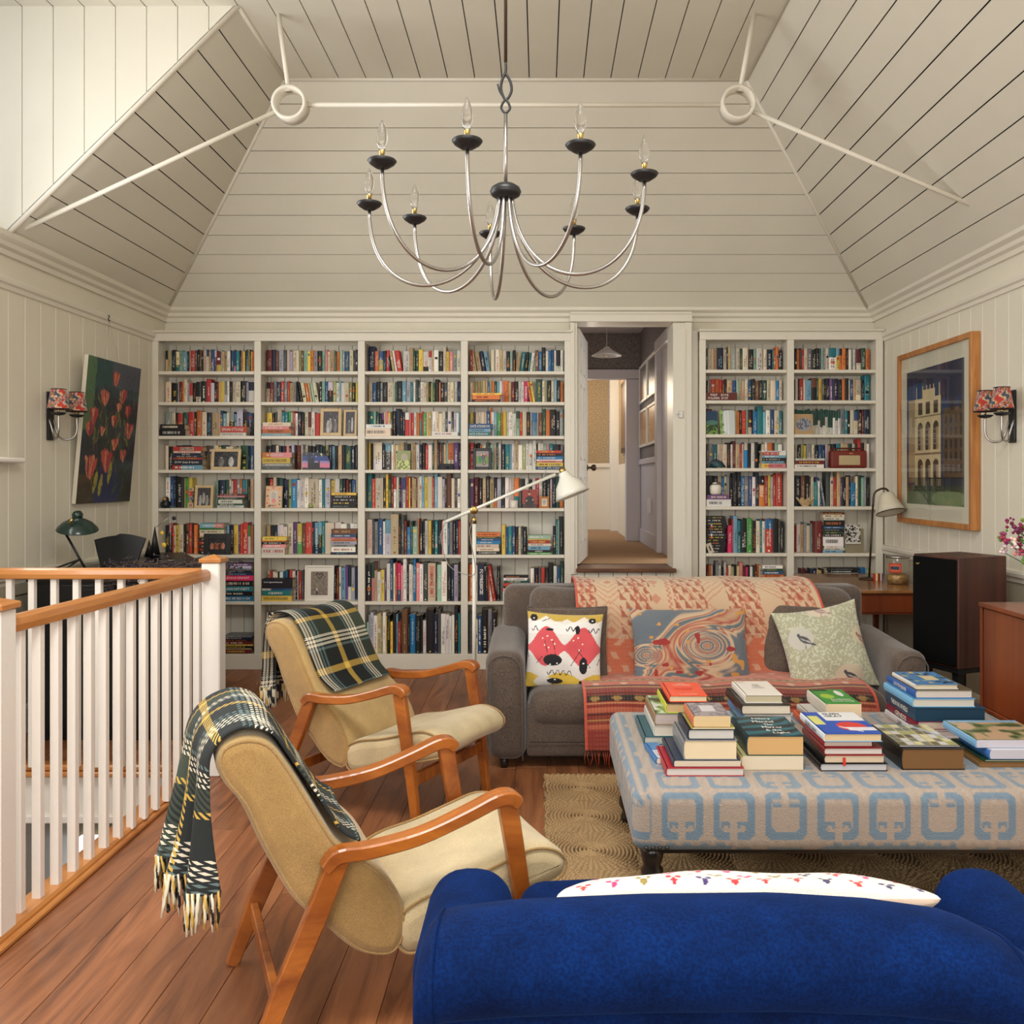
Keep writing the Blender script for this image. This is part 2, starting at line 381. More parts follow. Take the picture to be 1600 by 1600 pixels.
def room():
    # ---- ceiling
    n=11; YN=-1.3
    mb=MB()
    boards(mb,(XLE,HY,ZE),(XRE,HY,ZE),(XRT,HT,ZT),(XLT,HT,ZT),n,nrm=(0,.7,.7))            # hip end
    boards(mb,(XRE,YN,ZE),(XRE,HY,ZE),(XRT,HT,ZT),(XRT,YN,ZT),n,nrm=(.7,0,.7))            # right slope
    boards(mb,(XLE,YC,ZE),(XLE,HY,ZE),(XLT,HT,ZT),(XLT,YC,ZT),n,nrm=(-.7,0,.7))           # left slope beyond dormer
    boards(mb,(XLE,YN,ZE),(XLE,2.0,ZE),(XLT,2.0,ZT),(XLT,YN,ZT),n,nrm=(-.7,0,.7))
    bw=(XRT-XLT)/17; sa,sb=XLT+4*bw,XLT+13*bw                                              # flat ceiling, boards along Y, around the opening of the added skylight
    boards(mb,(XLT,YN,ZT),(XLT,HT,ZT),(sa,HT,ZT),(sa,YN,ZT),4); boards(mb,(sb,YN,ZT),(sb,HT,ZT),(XRT,HT,ZT),(XRT,YN,ZT),4)
    boards(mb,(sa,YN,ZT),(sa,.3,ZT),(sb,.3,ZT),(sb,YN,ZT),9); boards(mb,(sa,2.0,ZT),(sa,HT,ZT),(sb,HT,ZT),(sb,2.0,ZT),9)
    boards(mb,(-3.6,2.0,ZT),(-3.6,YC,ZT),(XLT,YC,ZT),(XLT,2.0,ZT),10,nrm=(0,0,1))
    c=struct(mb.build('ceiling',M_ceil))
    mb=MB(); o=.022
    mb.quad((XLE-.1,HY+.1,ZE),(XRE+.1,HY+.1,ZE),(XRT,HT+.03,ZT+o),(XLT,HT+.03,ZT+o))
    mb.quad((XRE+.03,YN,ZE),(XRE+.03,HY+.1,ZE),(XRT+.02,HT,ZT+o),(XRT+.02,YN,ZT+o))
    mb.quad((XLE-.03,YC,ZE),(XLE-.03,HY+.1,ZE),(XLT-.02,HT,ZT+o),(XLT-.02,YC,ZT+o))
    mb.quad((XLE-.03,YN,ZE),(XLE-.03,2,ZE),(XLT-.02,2,ZT+o),(XLT-.02,YN,ZT+o))
    for qa,qb,qc,qd in ((-3.7,sa,YN,HT+.1),(sb,XRT+.1,YN,HT+.1),(sa,sb,YN,.3),(sa,sb,2.0,HT+.1)): mb.quad((qa,qc,ZT+o),(qa,qd,ZT+o),(qb,qd,ZT+o),(qb,qc,ZT+o))
    struct(mb.build('ceiling_backing',M_gap,parent=c))
    # dormer cheeks (vertical boards over the slope)
    mb=MB(); w=.183; x=-3.6; k=(ZT-ZE)/(XLT-XLE)
    i=0
    while x<XLT-.001:
        x1=min(x+w,XLT)
        for Y,s in ((YC,1),(2.0,-1)):
            za=max(ZE-.05,ZE+(x-XLE)*k); zb=max(ZE-.05,ZE+(x1-XLE)*k)
            g=.002
            mb.add([(x+g,Y,za),(x1-g,Y,zb),(x1-g,Y,ZT-.0),(x+g,Y,ZT),(x+g,Y+s*.02,za),(x1-g,Y+s*.02,zb),(x1-g,Y+s*.02,ZT),(x+g,Y+s*.02,ZT)],[(0,1,2,3),(7,6,5,4),(0,4,5,1),(1,5,6,2),(2,6,7,3),(3,7,4,0)])
        x=x1
    struct(mb.build('wall_dormer',M_ceil))
    mb=MB()
    for Y,s in ((YC,1),(2.0,-1)): mb.add([(-3.62,Y+s*.022,ZE+.01),(XLE,Y+s*.022,ZE+.01),(XLT,Y+s*.022,ZT),(-3.62,Y+s*.022,ZT)],[(0,1,2,3)])
    struct(mb.build('wall_dormer_backing',M_gap))
    # trims along hips, cheek edge and flat-ceiling edge
    mb=MB(); R=.016
    for a,b in (((XLE,HY,ZE),(XLT,HT,ZT)),((XRE,HY,ZE),(XRT,HT,ZT)),((XLT,HT,ZT),(XRT,HT,ZT)),((XRT,YN,ZT),(XRT,HT,ZT)),((XLT,YC,ZT),(XLT,HT,ZT)),((XLE,YC,ZE),(XLT,YC,ZT)),((XLE,2,ZE),(XLT,2,ZT))):
        mb.tube([a,b],R,6)
    struct(mb.build('trim_1',M_trim))
    # ---- walls with bead-board grooves
    def groove_wall(mb,f,a0,a1,z0,z1,w=.175,g=.004,d=.004):
        a=a0
        while a<a1-1e-4:
            b=min(a+w,a1)
            mb.add([f(a+g,z0,0),f(b-g,z0,0),f(b-g,z1,0),f(a+g,z1,0)],[(0,1,2,3)])
            if b<a1: mb.add([f(b-g,z0,0),f(b,z0,d),f(b+g,z0,0),f(b-g,z1,0),f(b,z1,d),f(b+g,z1,0)],[(0,1,4,3),(1,2,5,4)])
            a=b
    mb=MB()
    fL=lambda a,z,d:(XL-d,a,z)
    groove_wall(mb,fL,5.20,YB+.0,.97,2.72)
    groove_wall(mb,fL,-1.3,2.7,.97,2.72)
    groove_wall(mb,fL,2.7,5.20,.97,1.68)
    mb.quad((XL,2.7,2.62),(XL,5.2,2.62),(XL,5.2,2.72),(XL,2.7,2.72))
    mb.quad((XL,-1.3,2.72),(XL,YB,2.72),(XL,YB,3.05),(XL,-1.3,3.05))
    struct(mb.build('wall_left',M_wall))
    mb=MB(); mb.quad((XL,-1.3,0),(XL,YB,0),(XL,YB,.97),(XL,-1.3,.97)); 
    for y in (5.6,6.5): mb.bbox(XL,XL+.012,y-.02,y+.02,0,.93)
    mb.bbox(XL,XL+.012,-1.3,YB,.86,.93)
    struct(mb.build('wall_left_dado',M_grey))
    mb=MB(); fR=lambda a,z,d:(XR+d,a,z)
    groove_wall(mb,fR,-1.3,YB,1.0,2.72,w=.16)
    mb.quad((XR,-1.3,2.72),(XR,YB,2.72),(XR,YB,3.05),(XR,-1.3,3.05))
    struct(mb.build('wall_right',M_wall))
    mb=MB(); mb.quad((XR,-1.3,0),(XR,YB,0),(XR,YB,1.0),(XR,-1.3,1.0)); struct(mb.build('wall_right_dado',M_grey))
    # mouldings: profile swept along the walls
    def run(mb,prof,side,y0,y1,z,x=None):
        m=len(prof)
        pr=[((XL+p[0]) if side=='L' else (XR-p[0]),z+p[1]) for p in prof]
        mb.prism(pr,y0,y1,'y')
    corn=[(0,-.10),(.018,-.10),(.022,-.07),(.045,-.055),(.05,-.03),(.08,-.01),(.085,.02),(.0,.04)]
    rail=[(0,-.035),(.012,-.035),(.016,-.01),(.03,0),(.034,.02),(.03,.035),(0,.04)]
    for s,nm in (('L','trim_2'),('R','trim_3')):
        mb=MB(); run(mb,corn,s,-1.3,YB,3.0); run(mb,rail,s,-1.3,YF,2.735); struct(mb.build(nm,M_trim))
        mb=MB(); run(mb,rail,s,-1.3,YB if s=='R' else YB,.965 if s=='L' else .99); struct(mb.build('trim_4' if s=='L' else 'trim_5',M_trim))
        mb=MB(); run(mb,[(0,0),(.022,0),(.022,.15),(.012,.17),(0,.175)],s,-1.3 if s=='R' else 4.9,YF,0); struct(mb.build('baseboard_'+('left' if s=='L' else 'right'),M_trim))
    mb=MB(); pr=[(YB-p[0],3.0+p[1]) for p in corn]; mb.prism(pr,XL,XR,'x'); struct(mb.build('trim_6',M_trim))
    # back wall with opening
    d0,d1=(902-VX)/190,(1052-VX)/190; dz=EYE+245/190; hz=EYE-140/190
    mb=MB()
    mb.quad((XL,YB,0),(d0,YB,0),(d0,YB,3.05),(XL,YB,3.05)); mb.quad((d1,YB,0),(XR,YB,0),(XR,YB,3.05),(d1,YB,3.05))
    mb.quad((d0,YB,dz),(d1,YB,dz),(d1,YB,3.05),(d0,YB,3.05))
    struct(mb.build('wall_back',M_wall))
    # door surround standing proud, flush with the bookcases
    mb=MB(); xl=(891-VX)/190; xr=(1101-VX)/190
    mb.bbox(xl+.004,d0,YF,YB+.1,hz-.05,dz-.002); mb.bbox(d1,d1+.095,YF+.01,YB+.1,0,dz-.002); 
    mb.bbox(xl-.003,(1081-VX)/190+.003,YF-.016,YB-.003,dz,dz+.072); mb.bbox(xl,(1081-VX)/190,YF-.025,YF,dz+.06,dz+.08)
    mb.bbox(d1+.09,(1081-VX)/190,YF-.012,YB-.006,0,dz-.004); mb.bbox((1081-VX)/190,(1093-VX)/190,YF+.06,YB,0,2.80)
    mb.bbox(xl,d0-.02,YF-.012,YF+.05,hz-.05,dz-.004)
    struct(mb.build('trim_7',M_trim))
    mb=MB(); mb.bbox((1070.5-VX)/190,(1072-VX)/190,YF-.016,YF-.01,1.1,2.8);  struct(mb.build('trim_8',M_trim))
    mb=MB(); x=xl
    while x<d1-.01:
        mb.bbox(x+.002,min(x+.118,d1)-.002,YF+.01,YF+.03,0,hz-.03,.004); x+=.118
    struct(mb.build('wall_step',M_trim)); mb=MB(); mb.box(xl,d1,YF+.031,YF+.05,0,hz-.03); struct(mb.build('wall_step_backing',M_gap))
    mb=MB(); mb.bbox((900-VX)/190,(1056-VX)/190,YF-.04,YB+.15,hz-.03,hz,.006); struct(mb.build('trim_9',woodmat('dark_threshold',srgb(60,34,20),srgb(120,76,44),.5,6,(.2,1,1))))
    # ---- hallway beyond
    M_pap=mat('grey_wallpaper',srgb(128,118,112),.8,var=.4,vs=45); M_gold=mat('gold_wallpaper',srgb(168,140,100),.7,var=.45,vs=60)
    M_lav=mat('lavender_white_paint',srgb(205,196,196),.5); M_car=mat('tan_carpet',srgb(160,124,86),.95,var=.15,vs=60,bump=.5,bs=200)
    HX=1.18; HL=-.05; HY2=10.64; HZ=3.3; dd=1.62+.0
    mb=MB(); mb.quad((HL,YB+.1,hz),(2.2,YB+.1,hz),(2.2,13.6,hz),(HL-1,13.6,hz)); struct(mb.build('floor_hall',M_car))
    mb=MB()
    mb.quad((HX,YB+.1,hz),(HX,9.05,hz),(HX,9.05,hz+.0),(HX,YB+.1,hz)); 
    mb.quad((HX,9.05,hz+.93),(HX,HY2,hz+.93),(HX,HY2,HZ),(HX,9.05,HZ)); mb.quad((HX,YB,2.95),(HX,9.05,2.95),(HX,9.05,HZ),(HX,YB,HZ))
    mb.quad((HL,HY2,hz+2.02),(HX,HY2,hz+2.02),(HX,HY2,HZ),(HL,HY2,HZ)); mb.quad((HL,YB+.1,hz),(HL,HY2,hz),(HL,HY2,HZ),(HL,YB+.1,HZ))
    struct(mb.build('wall_hall',M_pap))
    mb=MB(); mb.quad((HX,9.05,hz),(HX,HY2,hz),(HX,HY2,hz+.93),(HX,9.05,hz+.93)); mb.bbox(HX-.03,HX,9.05,HY2,hz+.9,hz+.96); mb.bbox(HX-.02,HX,9.05,HY2,hz,hz+.16)
    struct(mb.build('wall_hall_dado',M_lav))
    mb=MB() # right doorway casing and far doorway casing
    mb.bbox(HX-.03,HX+.1,8.9,9.06,hz,2.93); mb.bbox(HX-.034,HX+.104,YB+.1,9.05,2.83,2.95); mb.bbox(HX+.02,HX+.1,8.3,8.9,hz,2.85)
    fx=(978-VX)*HY2/FP
    mb.bbox(fx,HX-.001,HY2-.04,HY2+.1,hz,hz+1.915); mb.bbox(HL,HX-.001,HY2-.045,HY2+.1,hz+1.92,hz+2.03)
    struct(mb.build('trim_10',M_lav))
    mb=MB(); mb.quad((HL,YB,HZ),(2.3,YB,HZ),(2.3,13.6,HZ),(HL,13.6,HZ)); struct(mb.build('ceiling_hall',M_lav))
    mb=MB(); mb.quad((HL-1,13,hz+.93),(1.0,13,hz+.93),(1.0,13,HZ),(HL-1,13,HZ)); mb.quad((1.07,HY2+.1,hz+.93),(1.07,12.3,hz+.93),(1.07,12.3,HZ),(1.07,HY2+.1,HZ)); struct(mb.build('wall_hall_far',M_gold))
    mb=MB(); mb.quad((HL-1,12.99,hz),(1.2,12.99,hz),(1.2,12.99,hz+.93),(HL-1,12.99,hz+.93)); mb.bbox(HL-1,1.0,12.95,13,hz+.9,hz+.96); mb.quad((1.065,HY2+.1,hz),(1.065,12.3,hz),(1.065,12.3,hz+.93),(1.065,HY2+.1,hz+.93))
    mb.bbox(.98,1.1,12.6,12.7,hz,HZ); mb.bbox(HL-1,1.0,12.6,12.9,hz+2.3,hz+2.55)
    struct(mb.build('trim_11',mat('warm_white_paint',srgb(222,206,180),.5)))
    mb=MB(); mb.quad((2.2,YB,hz),(2.2,9.2,hz),(2.2,9.2,HZ),(2.2,YB,HZ)); mb.quad((HX,9.2,hz),(2.2,9.2,hz),(2.2,9.2,HZ),(HX,9.2,HZ)); struct(mb.build('wall_side_room',M_lav))
    # door leaf, open into the hall
    d=thing('door_1','cream panelled door standing open into the hallway','door',(d0+.01,YB,hz),math.radians(82)); d['kind']='structure'
    mb=MB(); mb.bbox(0,.80,-.02,.02,.01,dz-hz-.01)
    for a,b in ((.1,.36),(.44,.70)):
        for z0,z1 in ((.18,.75),(.9,1.55),(1.65,1.9)):
            for s in (-1,1):
                mb.bbox(a,b,-.026*s if s<0 else .018,.026 if s>0 else -.018*1,z0,z1) if False else None
                y0=.02 if s>0 else -.026
                mb.bbox(a,a+.02,y0,y0+.006,z0,z1,.002); mb.bbox(b-.02,b,y0,y0+.006,z0,z1,.002); mb.bbox(a,b,y0,y0+.006,z0,z0+.02,.002); mb.bbox(a,b,y0,y0+.006,z1-.02,z1,.002)
    mb.build('door_panel',M_trim,d)
    mb=MB(); Rm=Matrix.Translation((.74,-.02,.84))@Matrix.Rotation(PI/2,4,'X')
    mb.lathe([(.028,0),(.028,.006),(.01,.01),(.01,.035),(.022,.042),(.03,.055),(.03,.07),(.02,.082),(.001,.085)],M=Rm,n=16); mb.build('door_knob',M_dbrass,d)
    # floor boards along Y, minus the stairwell
    M_fl=floormat()
    mb=MB(); x=XL; w=.17; sx=-1.87
    while x<XR:
        x1=min(x+w,XR); yy=-1.3; k=int((x-XL)/w+.5)
        segs=[(-1.3,YB)]
        if x<sx-.01: segs=[(-1.3,2.72),(4.85,YB)]
        if x<sx and x1>sx: pass
        for a,b in segs:
            y=a; ph=random.Random(k*31).uniform(0,2)
            cuts=[a]+[q for q in [ph+ i*2.1-1.3 for i in range(6)] if a+.1<q<b-.1]+[b]
            for q0,q1 in zip(cuts,cuts[1:]):
                t=random.Random(int(k*97+q0*13)).uniform(.0,1)
                mb.bbox(x+.0008,x1-.0008,q0+.0006,q1-.0006,-.02,0,.0012,col=(t,t,t))
        x=x1
    struct(mb.build('floor',M_fl))
    mb=MB(); mb.quad((sx,-1.3,-.021),(XR,-1.3,-.021),(XR,YB,-.021),(sx,YB,-.021)); mb.quad((XL,-1.3,-.021),(sx,-1.3,-.021),(sx,2.72,-.021),(XL,2.72,-.021)); mb.quad((XL,4.85,-.021),(sx,4.85,-.021),(sx,YB,-.021),(XL,YB,-.021)); struct(mb.build('floor_backing',M_gap))
    # stairwell
    mb=MB(); zb=-2.6
    mb.quad((sx,2.72,-.03),(sx,4.85,-.03),(sx,4.85,zb),(sx,2.72,zb)); mb.quad((XL,2.72,-.03),(sx,2.72,-.03),(sx,2.72,zb),(XL,2.72,zb))
    mb.bbox(XL,sx,4.85,4.9,-.27,-.03); mb.bbox(XL,sx,4.83,4.86,-.29,-.25)
    mb.quad((XL,2.72,-.0),(XL,6.2,0),(XL,6.2,zb),(XL,2.72,zb)); mb.quad((sx,4.9,-.27),(sx,6.2,-.27),(sx,6.2,zb),(sx,4.9,zb))
    mb.quad((XL,4.9,-.27),(sx,4.9,-.27),(sx,6.2,-.27),(XL,6.2,-.27))
    struct(mb.build('wall_stairwell',M_white))
    mb=MB(); mb.quad((XL,6.19,-.27),(sx,6.19,-.27),(sx,6.19,zb),(XL,6.19,zb)); struct(mb.build('wall_stairwell_far',mat('sage_paint',srgb(150,140,112),.7)))
    mb=MB(); mb.quad((XL,2.7,zb),(sx,2.7,zb),(sx,6.2,zb),(XL,6.2,zb)); struct(mb.build('floor_stairwell',M_desk))
    w=thing('window_3','small bright window at the bottom of the stairwell','window',(0,0,0)); del w['category'],w['label']; w['kind']='structure'
    x0=P(118,1311,6.1)[0]; x1=P(155,1311,6.1)[0]; z1=P(118,1311,6.1)[2]; z0=P(118,1350,6.1)[2]
    mb=MB(); mb.bbox(x0,x1,6.14,6.18,z0-.2,z1); mb.build('window_pane',mat('daylit_pane',srgb(225,232,236),.5,var=.2,vs=20,emis=1.1),w)
    # nosing of the stairwell edges
    mb=MB(); mb.bbox(XL,sx+.05,4.80,4.88,.0,.035,.01); mb.bbox(XL,sx+.05,4.79,4.86,-.03,.0,.008); mb.build('x',M_railx); struct(bpy.data.objects['x']); bpy.data.objects['x'].name='trim_12'
    mb=MB(); mb.bbox(sx-.03,sx+.075,2.8,4.80,.0,.04,.01); mb.bbox(sx+.06,sx+.095,2.8,4.8,.0,.022,.006); o=struct(mb.build('trim_13',M_rail))
    # ---- rear wall behind the camera with tall windows, and left wall window
    mb=MB(); y=-1.3
    mb.quad((XL,y,0),(XR,y,0),(XR,y,.5),(XL,y,.5)); mb.quad((XL,y,2.7),(XR,y,2.7),(XR,y,ZT),(XL,y,ZT))
    mb.quad((XL,y,.5),(-2.2,y,.5),(-2.2,y,2.7),(XL,y,2.7)); mb.quad((1.9,y,.5),(XR,y,.5),(XR,y,2.7),(1.9,y,2.7)); mb.quad((-.45,y,.5),(.15,y,.5),(.15,y,2.7),(-.45,y,2.7))
    struct(mb.build('wall_rear',M_wall))
    M_sky=mat('outdoor_daylight',(.8,.9,1),1,emis=1.2)
    def window(nm,f,a0,a1,z0,z1,nx,nz):
        w=thing(nm,'','',(0,0,0)); 
        for k in ('label','category'):
            if k in w: del w[k]
        w['kind']='structure'
        mb=MB()
        def bar(a,b,c,d):
            p=f(a,c,-.02);q=f(b,d,.03); mb.bbox(min(p[0],q[0]),max(p[0],q[0]),min(p[1],q[1]),max(p[1],q[1]),c,d,.004)
        for i in range(nx+1):
            a=a0+(a1-a0)*i/nx; t=.035 if i in(0,nx) else .012; bar(a-t,a+t,z0,z1)
        for i in range(nz+1):
            c=z0+(z1-z0)*i/nz; t=.035 if i in(0,nz) else .012; bar(a0,a1,c-t,c+t)
        mb.build('window_frame',M_white,w)
        mb=MB(); mb.quad(f(a0,z0,.012),f(a1,z0,.012),f(a1,z1,.012),f(a0,z1,.012)); mb.build('window_pane',M_pane,w)
        return w
    window('window_1',lambda a,z,d:(a,-1.3-d,z),-2.2,-.45,.5,2.7,3,4); window('window_2',lambda a,z,d:(a,-1.3-d,z),.15,1.9,.5,2.7,3,4)
    w4=window('window_4',lambda a,z,d:(XL-d,a,z),2.7,5.2,1.68,2.62,4,1)
    mb=MB(); mb.bbox(XL-.02,XL+.07,2.6,5.44,1.665,1.695,.008); mb.build('window_sill',M_white,w4)
    added_skylight()
    w5=window('window_5',lambda a,z,d:(-3.45-d,a,z),2.0,YC,3.0,ZT,5,2)
    mb=MB(); mb.quad((-3.6,2,2.96),(XL,2,2.96),(XL,YC,2.96),(-3.6,YC,2.96)); struct(mb.build('wall_dormer_sill',M_white))
    mb=MB(); mb.bbox(XL-.05,XL+.02,2,YC,2.93,3.0); struct(mb.build('trim_14',M_white))
def added_skylight():  # ceiling opening added out of view so that more light falls from above
    w=thing('added_window',None,None,(0,0,0)); w['kind']='structure'
    bw=(XRT-XLT)/17; a,b,c,d=XLT+4*bw,XLT+13*bw,.3,2.0; mb=MB(); z0,z1=ZT-.02,ZT+.22
    mb.box(a-.03,a,c-.03,d+.03,z0,z1); mb.box(b,b+.03,c-.03,d+.03,z0,z1); mb.box(a,b,c-.03,c,z0,z1); mb.box(a,b,d,d+.03,z0,z1); mb.box((a+b)/2-.02,(a+b)/2+.02,c,d,z1-.06,z1-.01)
    mb.build('window_frame',M_white,w); mb=MB(); mb.quad((a,c,z1-.01),(b,c,z1-.01),(b,d,z1-.01),(a,d,z1-.01)); mb.build('window_pane',M_pane,w); return w
def floormat():
    m,nt,b=newmat('oak_floor_boards'); N=nt.nodes;L=nt.links
    a=N.new('ShaderNodeVertexColor'); a.layer_name='Col'
    tc=N.new('ShaderNodeTexCoord'); mp=N.new('ShaderNodeMapping'); mp.inputs['Scale'].default_value=(1,.12,1); L.new(tc.outputs['Object'],mp.inputs['Vector'])
    sep=N.new('ShaderNodeSeparateXYZ'); 
    ad=N.new('ShaderNodeVectorMath'); ad.operation='MULTIPLY_ADD'; L.new(a.outputs['Color'],ad.inputs[0]); ad.inputs[1].default_value=(9,9,9); L.new(mp.outputs[0],ad.inputs[2])
    n=N.new('ShaderNodeTexNoise'); n.inputs['Scale'].default_value=9; n.inputs['Detail'].default_value=9; n.inputs['Distortion'].default_value=1.6; n.inputs['Roughness'].default_value=.6
    L.new(ad.outputs[0],n.inputs['Vector'])
    cr=N.new('ShaderNodeValToRGB'); e=cr.color_ramp.elements
    e[0].position=.30; e[0].color=(*srgb(98,58,36),1); e[1].position=.72; e[1].color=(*srgb(168,110,70),1)
    q=e.new(.5); q.color=(*srgb(142,88,54),1)
    L.new(n.outputs['Fac'],cr.inputs[0])
    mr=N.new('ShaderNodeMapRange'); mr.inputs[3].default_value=.80; mr.inputs[4].default_value=1.12; L.new(a.outputs['Color'],mr.inputs[0])
    sc=N.new('ShaderNodeVectorMath'); sc.operation='SCALE'; L.new(cr.outputs[0],sc.inputs[0]); L.new(mr.outputs[0],sc.inputs['Scale'])
    L.new(sc.outputs[0],b.inputs['Base Color']); setin(b,'Roughness',.42)
    bp=N.new('ShaderNodeBump'); bp.inputs['Strength'].default_value=.08; L.new(n.outputs['Fac'],bp.inputs['Height']); L.new(bp.outputs[0],b.inputs['Normal'])
    return m
room()
def tierods():
    Y=5.36; zl=EYE+584*Y/FP
    lc=((454-VX)*Y/FP,Y,zl); rc=((1152-VX)*Y/FP,Y,zl)
    t=thing('roof_tie','white painted iron roof tie with two rings and rods to the sloping ceiling','roof tie',(0,0,0))
    for c in (lc,rc):
        mb=MB(); M=Matrix.Translation(c)@Matrix.Rotation(PI/2,4,'X')
        mb.lathe([(.085,-.05),(.103,-.05),(.103,.05),(.085,.05),(.085,-.05)],M=M,n=32,cap=False); mb.build('ring',M_trim,t)
    def rod(a,b,nm='rod'):
        mb=MB(); mb.tube([a,b],.0145,8); d=(Vector(b)-Vector(a)).normalized(); mb.tube([a,Vector(a)+d*.02],.026,6); mb.build(nm,M_trim,t)
    def on(c,ang,r): return (c[0]+math.cos(ang)*r,c[1],c[2]+math.sin(ang)*r)
    rod(on(lc,0,.08),on(rc,PI,.08))
    el=P(38,357,Y); er=P(1583,348,Y); ul=P(435,22,Y); ur=P(1179,18,Y)
    for c,e in ((lc,el),(rc,er),(lc,ul),(rc,ur)):
        an=math.atan2(e[2]-c[2],e[0]-c[0]); rod(on(c,an,.08),e)
tierods()
# ================================================================ bookcases and shelved books
SH=[580,628,681,734,794,867,940,1022]
BAYS={'A':(247,397),'B':(407.5,559),'C':(570,720),'D':(731,882),'E':(1103,1230),'F':(1241,1369)}
def fx(px,Y=YF): return (px-VX)*Y/FP
def fz(py,Y=YF): return EYE-(py-VY)*Y/FP
def shelfz(bay,row):
    d=-2.5 if bay in 'EF' else 0
    return fz(SH[row-1]+d)
def bookcase(nm,label,bays,x0,x1,topy,rows):
    t=thing(nm,label,'bookcase',(0,0,0)); Yb=YB-.012
    zt=fz(topy); ztop=fz(topy-13)
    mb=MB(); x=x0
    while x<x1-.01:   # grooved back boards
        mb.bbox(x+.002,min(x+.115,x1)-.002,Yb-.004,Yb+.008,.1,zt,.003); x+=.115
    mb.build('back_panel',M_trim,t)
    e=[x0]; 
    for b in bays: e+= [fx(BAYS[b][0]),fx(BAYS[b][1])]
    e.append(x1)
    for i in range(0,len(e),2):
        mb=MB(); mb.bbox(e[i],e[i+1],YF,YF+.022,0,ztop,.003); mb.bbox(e[i]+.006,e[i+1]-.006,YF+.02,Yb-.004,.02,zt,.002)
        mb.build('side_panel' if i in (0,len(e)-2) else 'divider',M_trim,t)
    mb=MB(); mb.bbox(x0,x1,YF-.004,YF+.022,zt,ztop,.004); mb.bbox(x0-.01,x1+.01,YF-.022,Yb,ztop,ztop+.02,.006); mb.build('top_rail',M_trim,t)
    mb=MB(); mb.bbox(x0,x1,YF-.003,YF+.02,0,fz(1022),.003); mb.bbox(x0+.01,x1-.01,YF+.02,Yb-.004,fz(1022)-.03,fz(1022)-.001,.002); mb.build('plinth',M_trim,t)
    for b in bays:
        for r in range(1,8):
            z=shelfz(b,r); mb=MB(); mb.bbox(fx(BAYS[b][0])+.001,fx(BAYS[b][1])-.001,YF+.001,Yb-.005,z-.027,z,.003); mb.build('shelf',M_trim,t)
bookcase('bookcase','wide cream built-in bookcase of four bays left of the doorway','ABCD',fx(235.5),fx(893),533,8)
bookcase('bookcase','narrower cream built-in bookcase of two bays right of the doorway','EF',fx(1093),fx(1380),531,8)
PAL={'k':(22,20,22),'n':(26,34,62),'b':(36,78,128),'B':(24,118,178),'s':(110,160,185),'t':(24,120,130),'g':(32,76,62),'G':(70,150,62),'m':(140,180,155),
'y':(222,186,60),'o':(222,112,40),'r':(196,50,38),'d':(110,26,28),'p':(226,128,128),'P':(214,36,92),'v':(104,66,122),'l':(182,176,192),'w':(224,218,206),
'c':(216,198,168),'C':(192,162,116),'u':(118,68,40),'e':(136,136,134),'E':(72,72,74),'a':(150,150,92),'i':(60,40,32)}
CN={'k':'black','n':'navy','b':'dark blue','B':'bright blue','s':'pale blue','t':'teal','g':'dark green','G':'bright green','m':'mint green','y':'yellow','o':'orange','r':'red','d':'maroon','p':'pink','P':'magenta','v':'purple','l':'lilac','w':'white','c':'cream','C':'tan','u':'brown','e':'grey','E':'dark grey','a':'olive','i':'dark brown'}
BAYN={'A':'leftmost bay','B':'second bay','C':'third bay','D':'bay left of doorway','E':'bay right of doorway','F':'bay nearest right wall'}
ROWN=['top shelf','second shelf down','third shelf down','fourth shelf down','fifth shelf down','sixth shelf down','seventh shelf down','bottom shelf']
ORD=['first','second','third','fourth','fifth','sixth','seventh','eighth','ninth','tenth','eleventh','twelfth','thirteenth','fourteenth','fifteenth','sixteenth','seventeenth','eighteenth','nineteenth','twentieth']+['twenty-'+w for w in ('first','second','third','fourth','fifth','sixth','seventh','eighth','ninth')]+['thirtieth']+['thirty-'+w for w in ('first','second','third','fourth','fifth','sixth','seventh','eighth','ninth')]+['fortieth']
rb=random.Random(11)
def shade(c,j=.12):
    r,g,b=PAL[c]; g_=.3*r+.59*g+.11*b; r,g,b=[q*.84+g_*.16 for q in (r,g,b)]; f=1+rb.uniform(-j,j); return srgb(min(255,r*f+rb.uniform(-5,5)) if r>6 else r,max(0,min(255,g*f+rb.uniform(-5,5))),max(0,min(255,b*f+rb.uniform(-5,5))))
PAGES=srgb(206,190,160)
def ink(c):
    return {'k':'ewwcyo','n':'wwcs','b':'wc','B':'w','s':'wnk','t':'wcy','g':'cwy','G':'wk','m':'gkw','y':'kkr','o':'kwd','r':'wwyc','d':'cCy','p':'wkd','P':'w','v':'wc','l':'vnk','w':'kkErb','c':'krduE','C':'udkr','u':'Cc','e':'kw','E':'wec','a':'kw','i':'Cc'}[c]
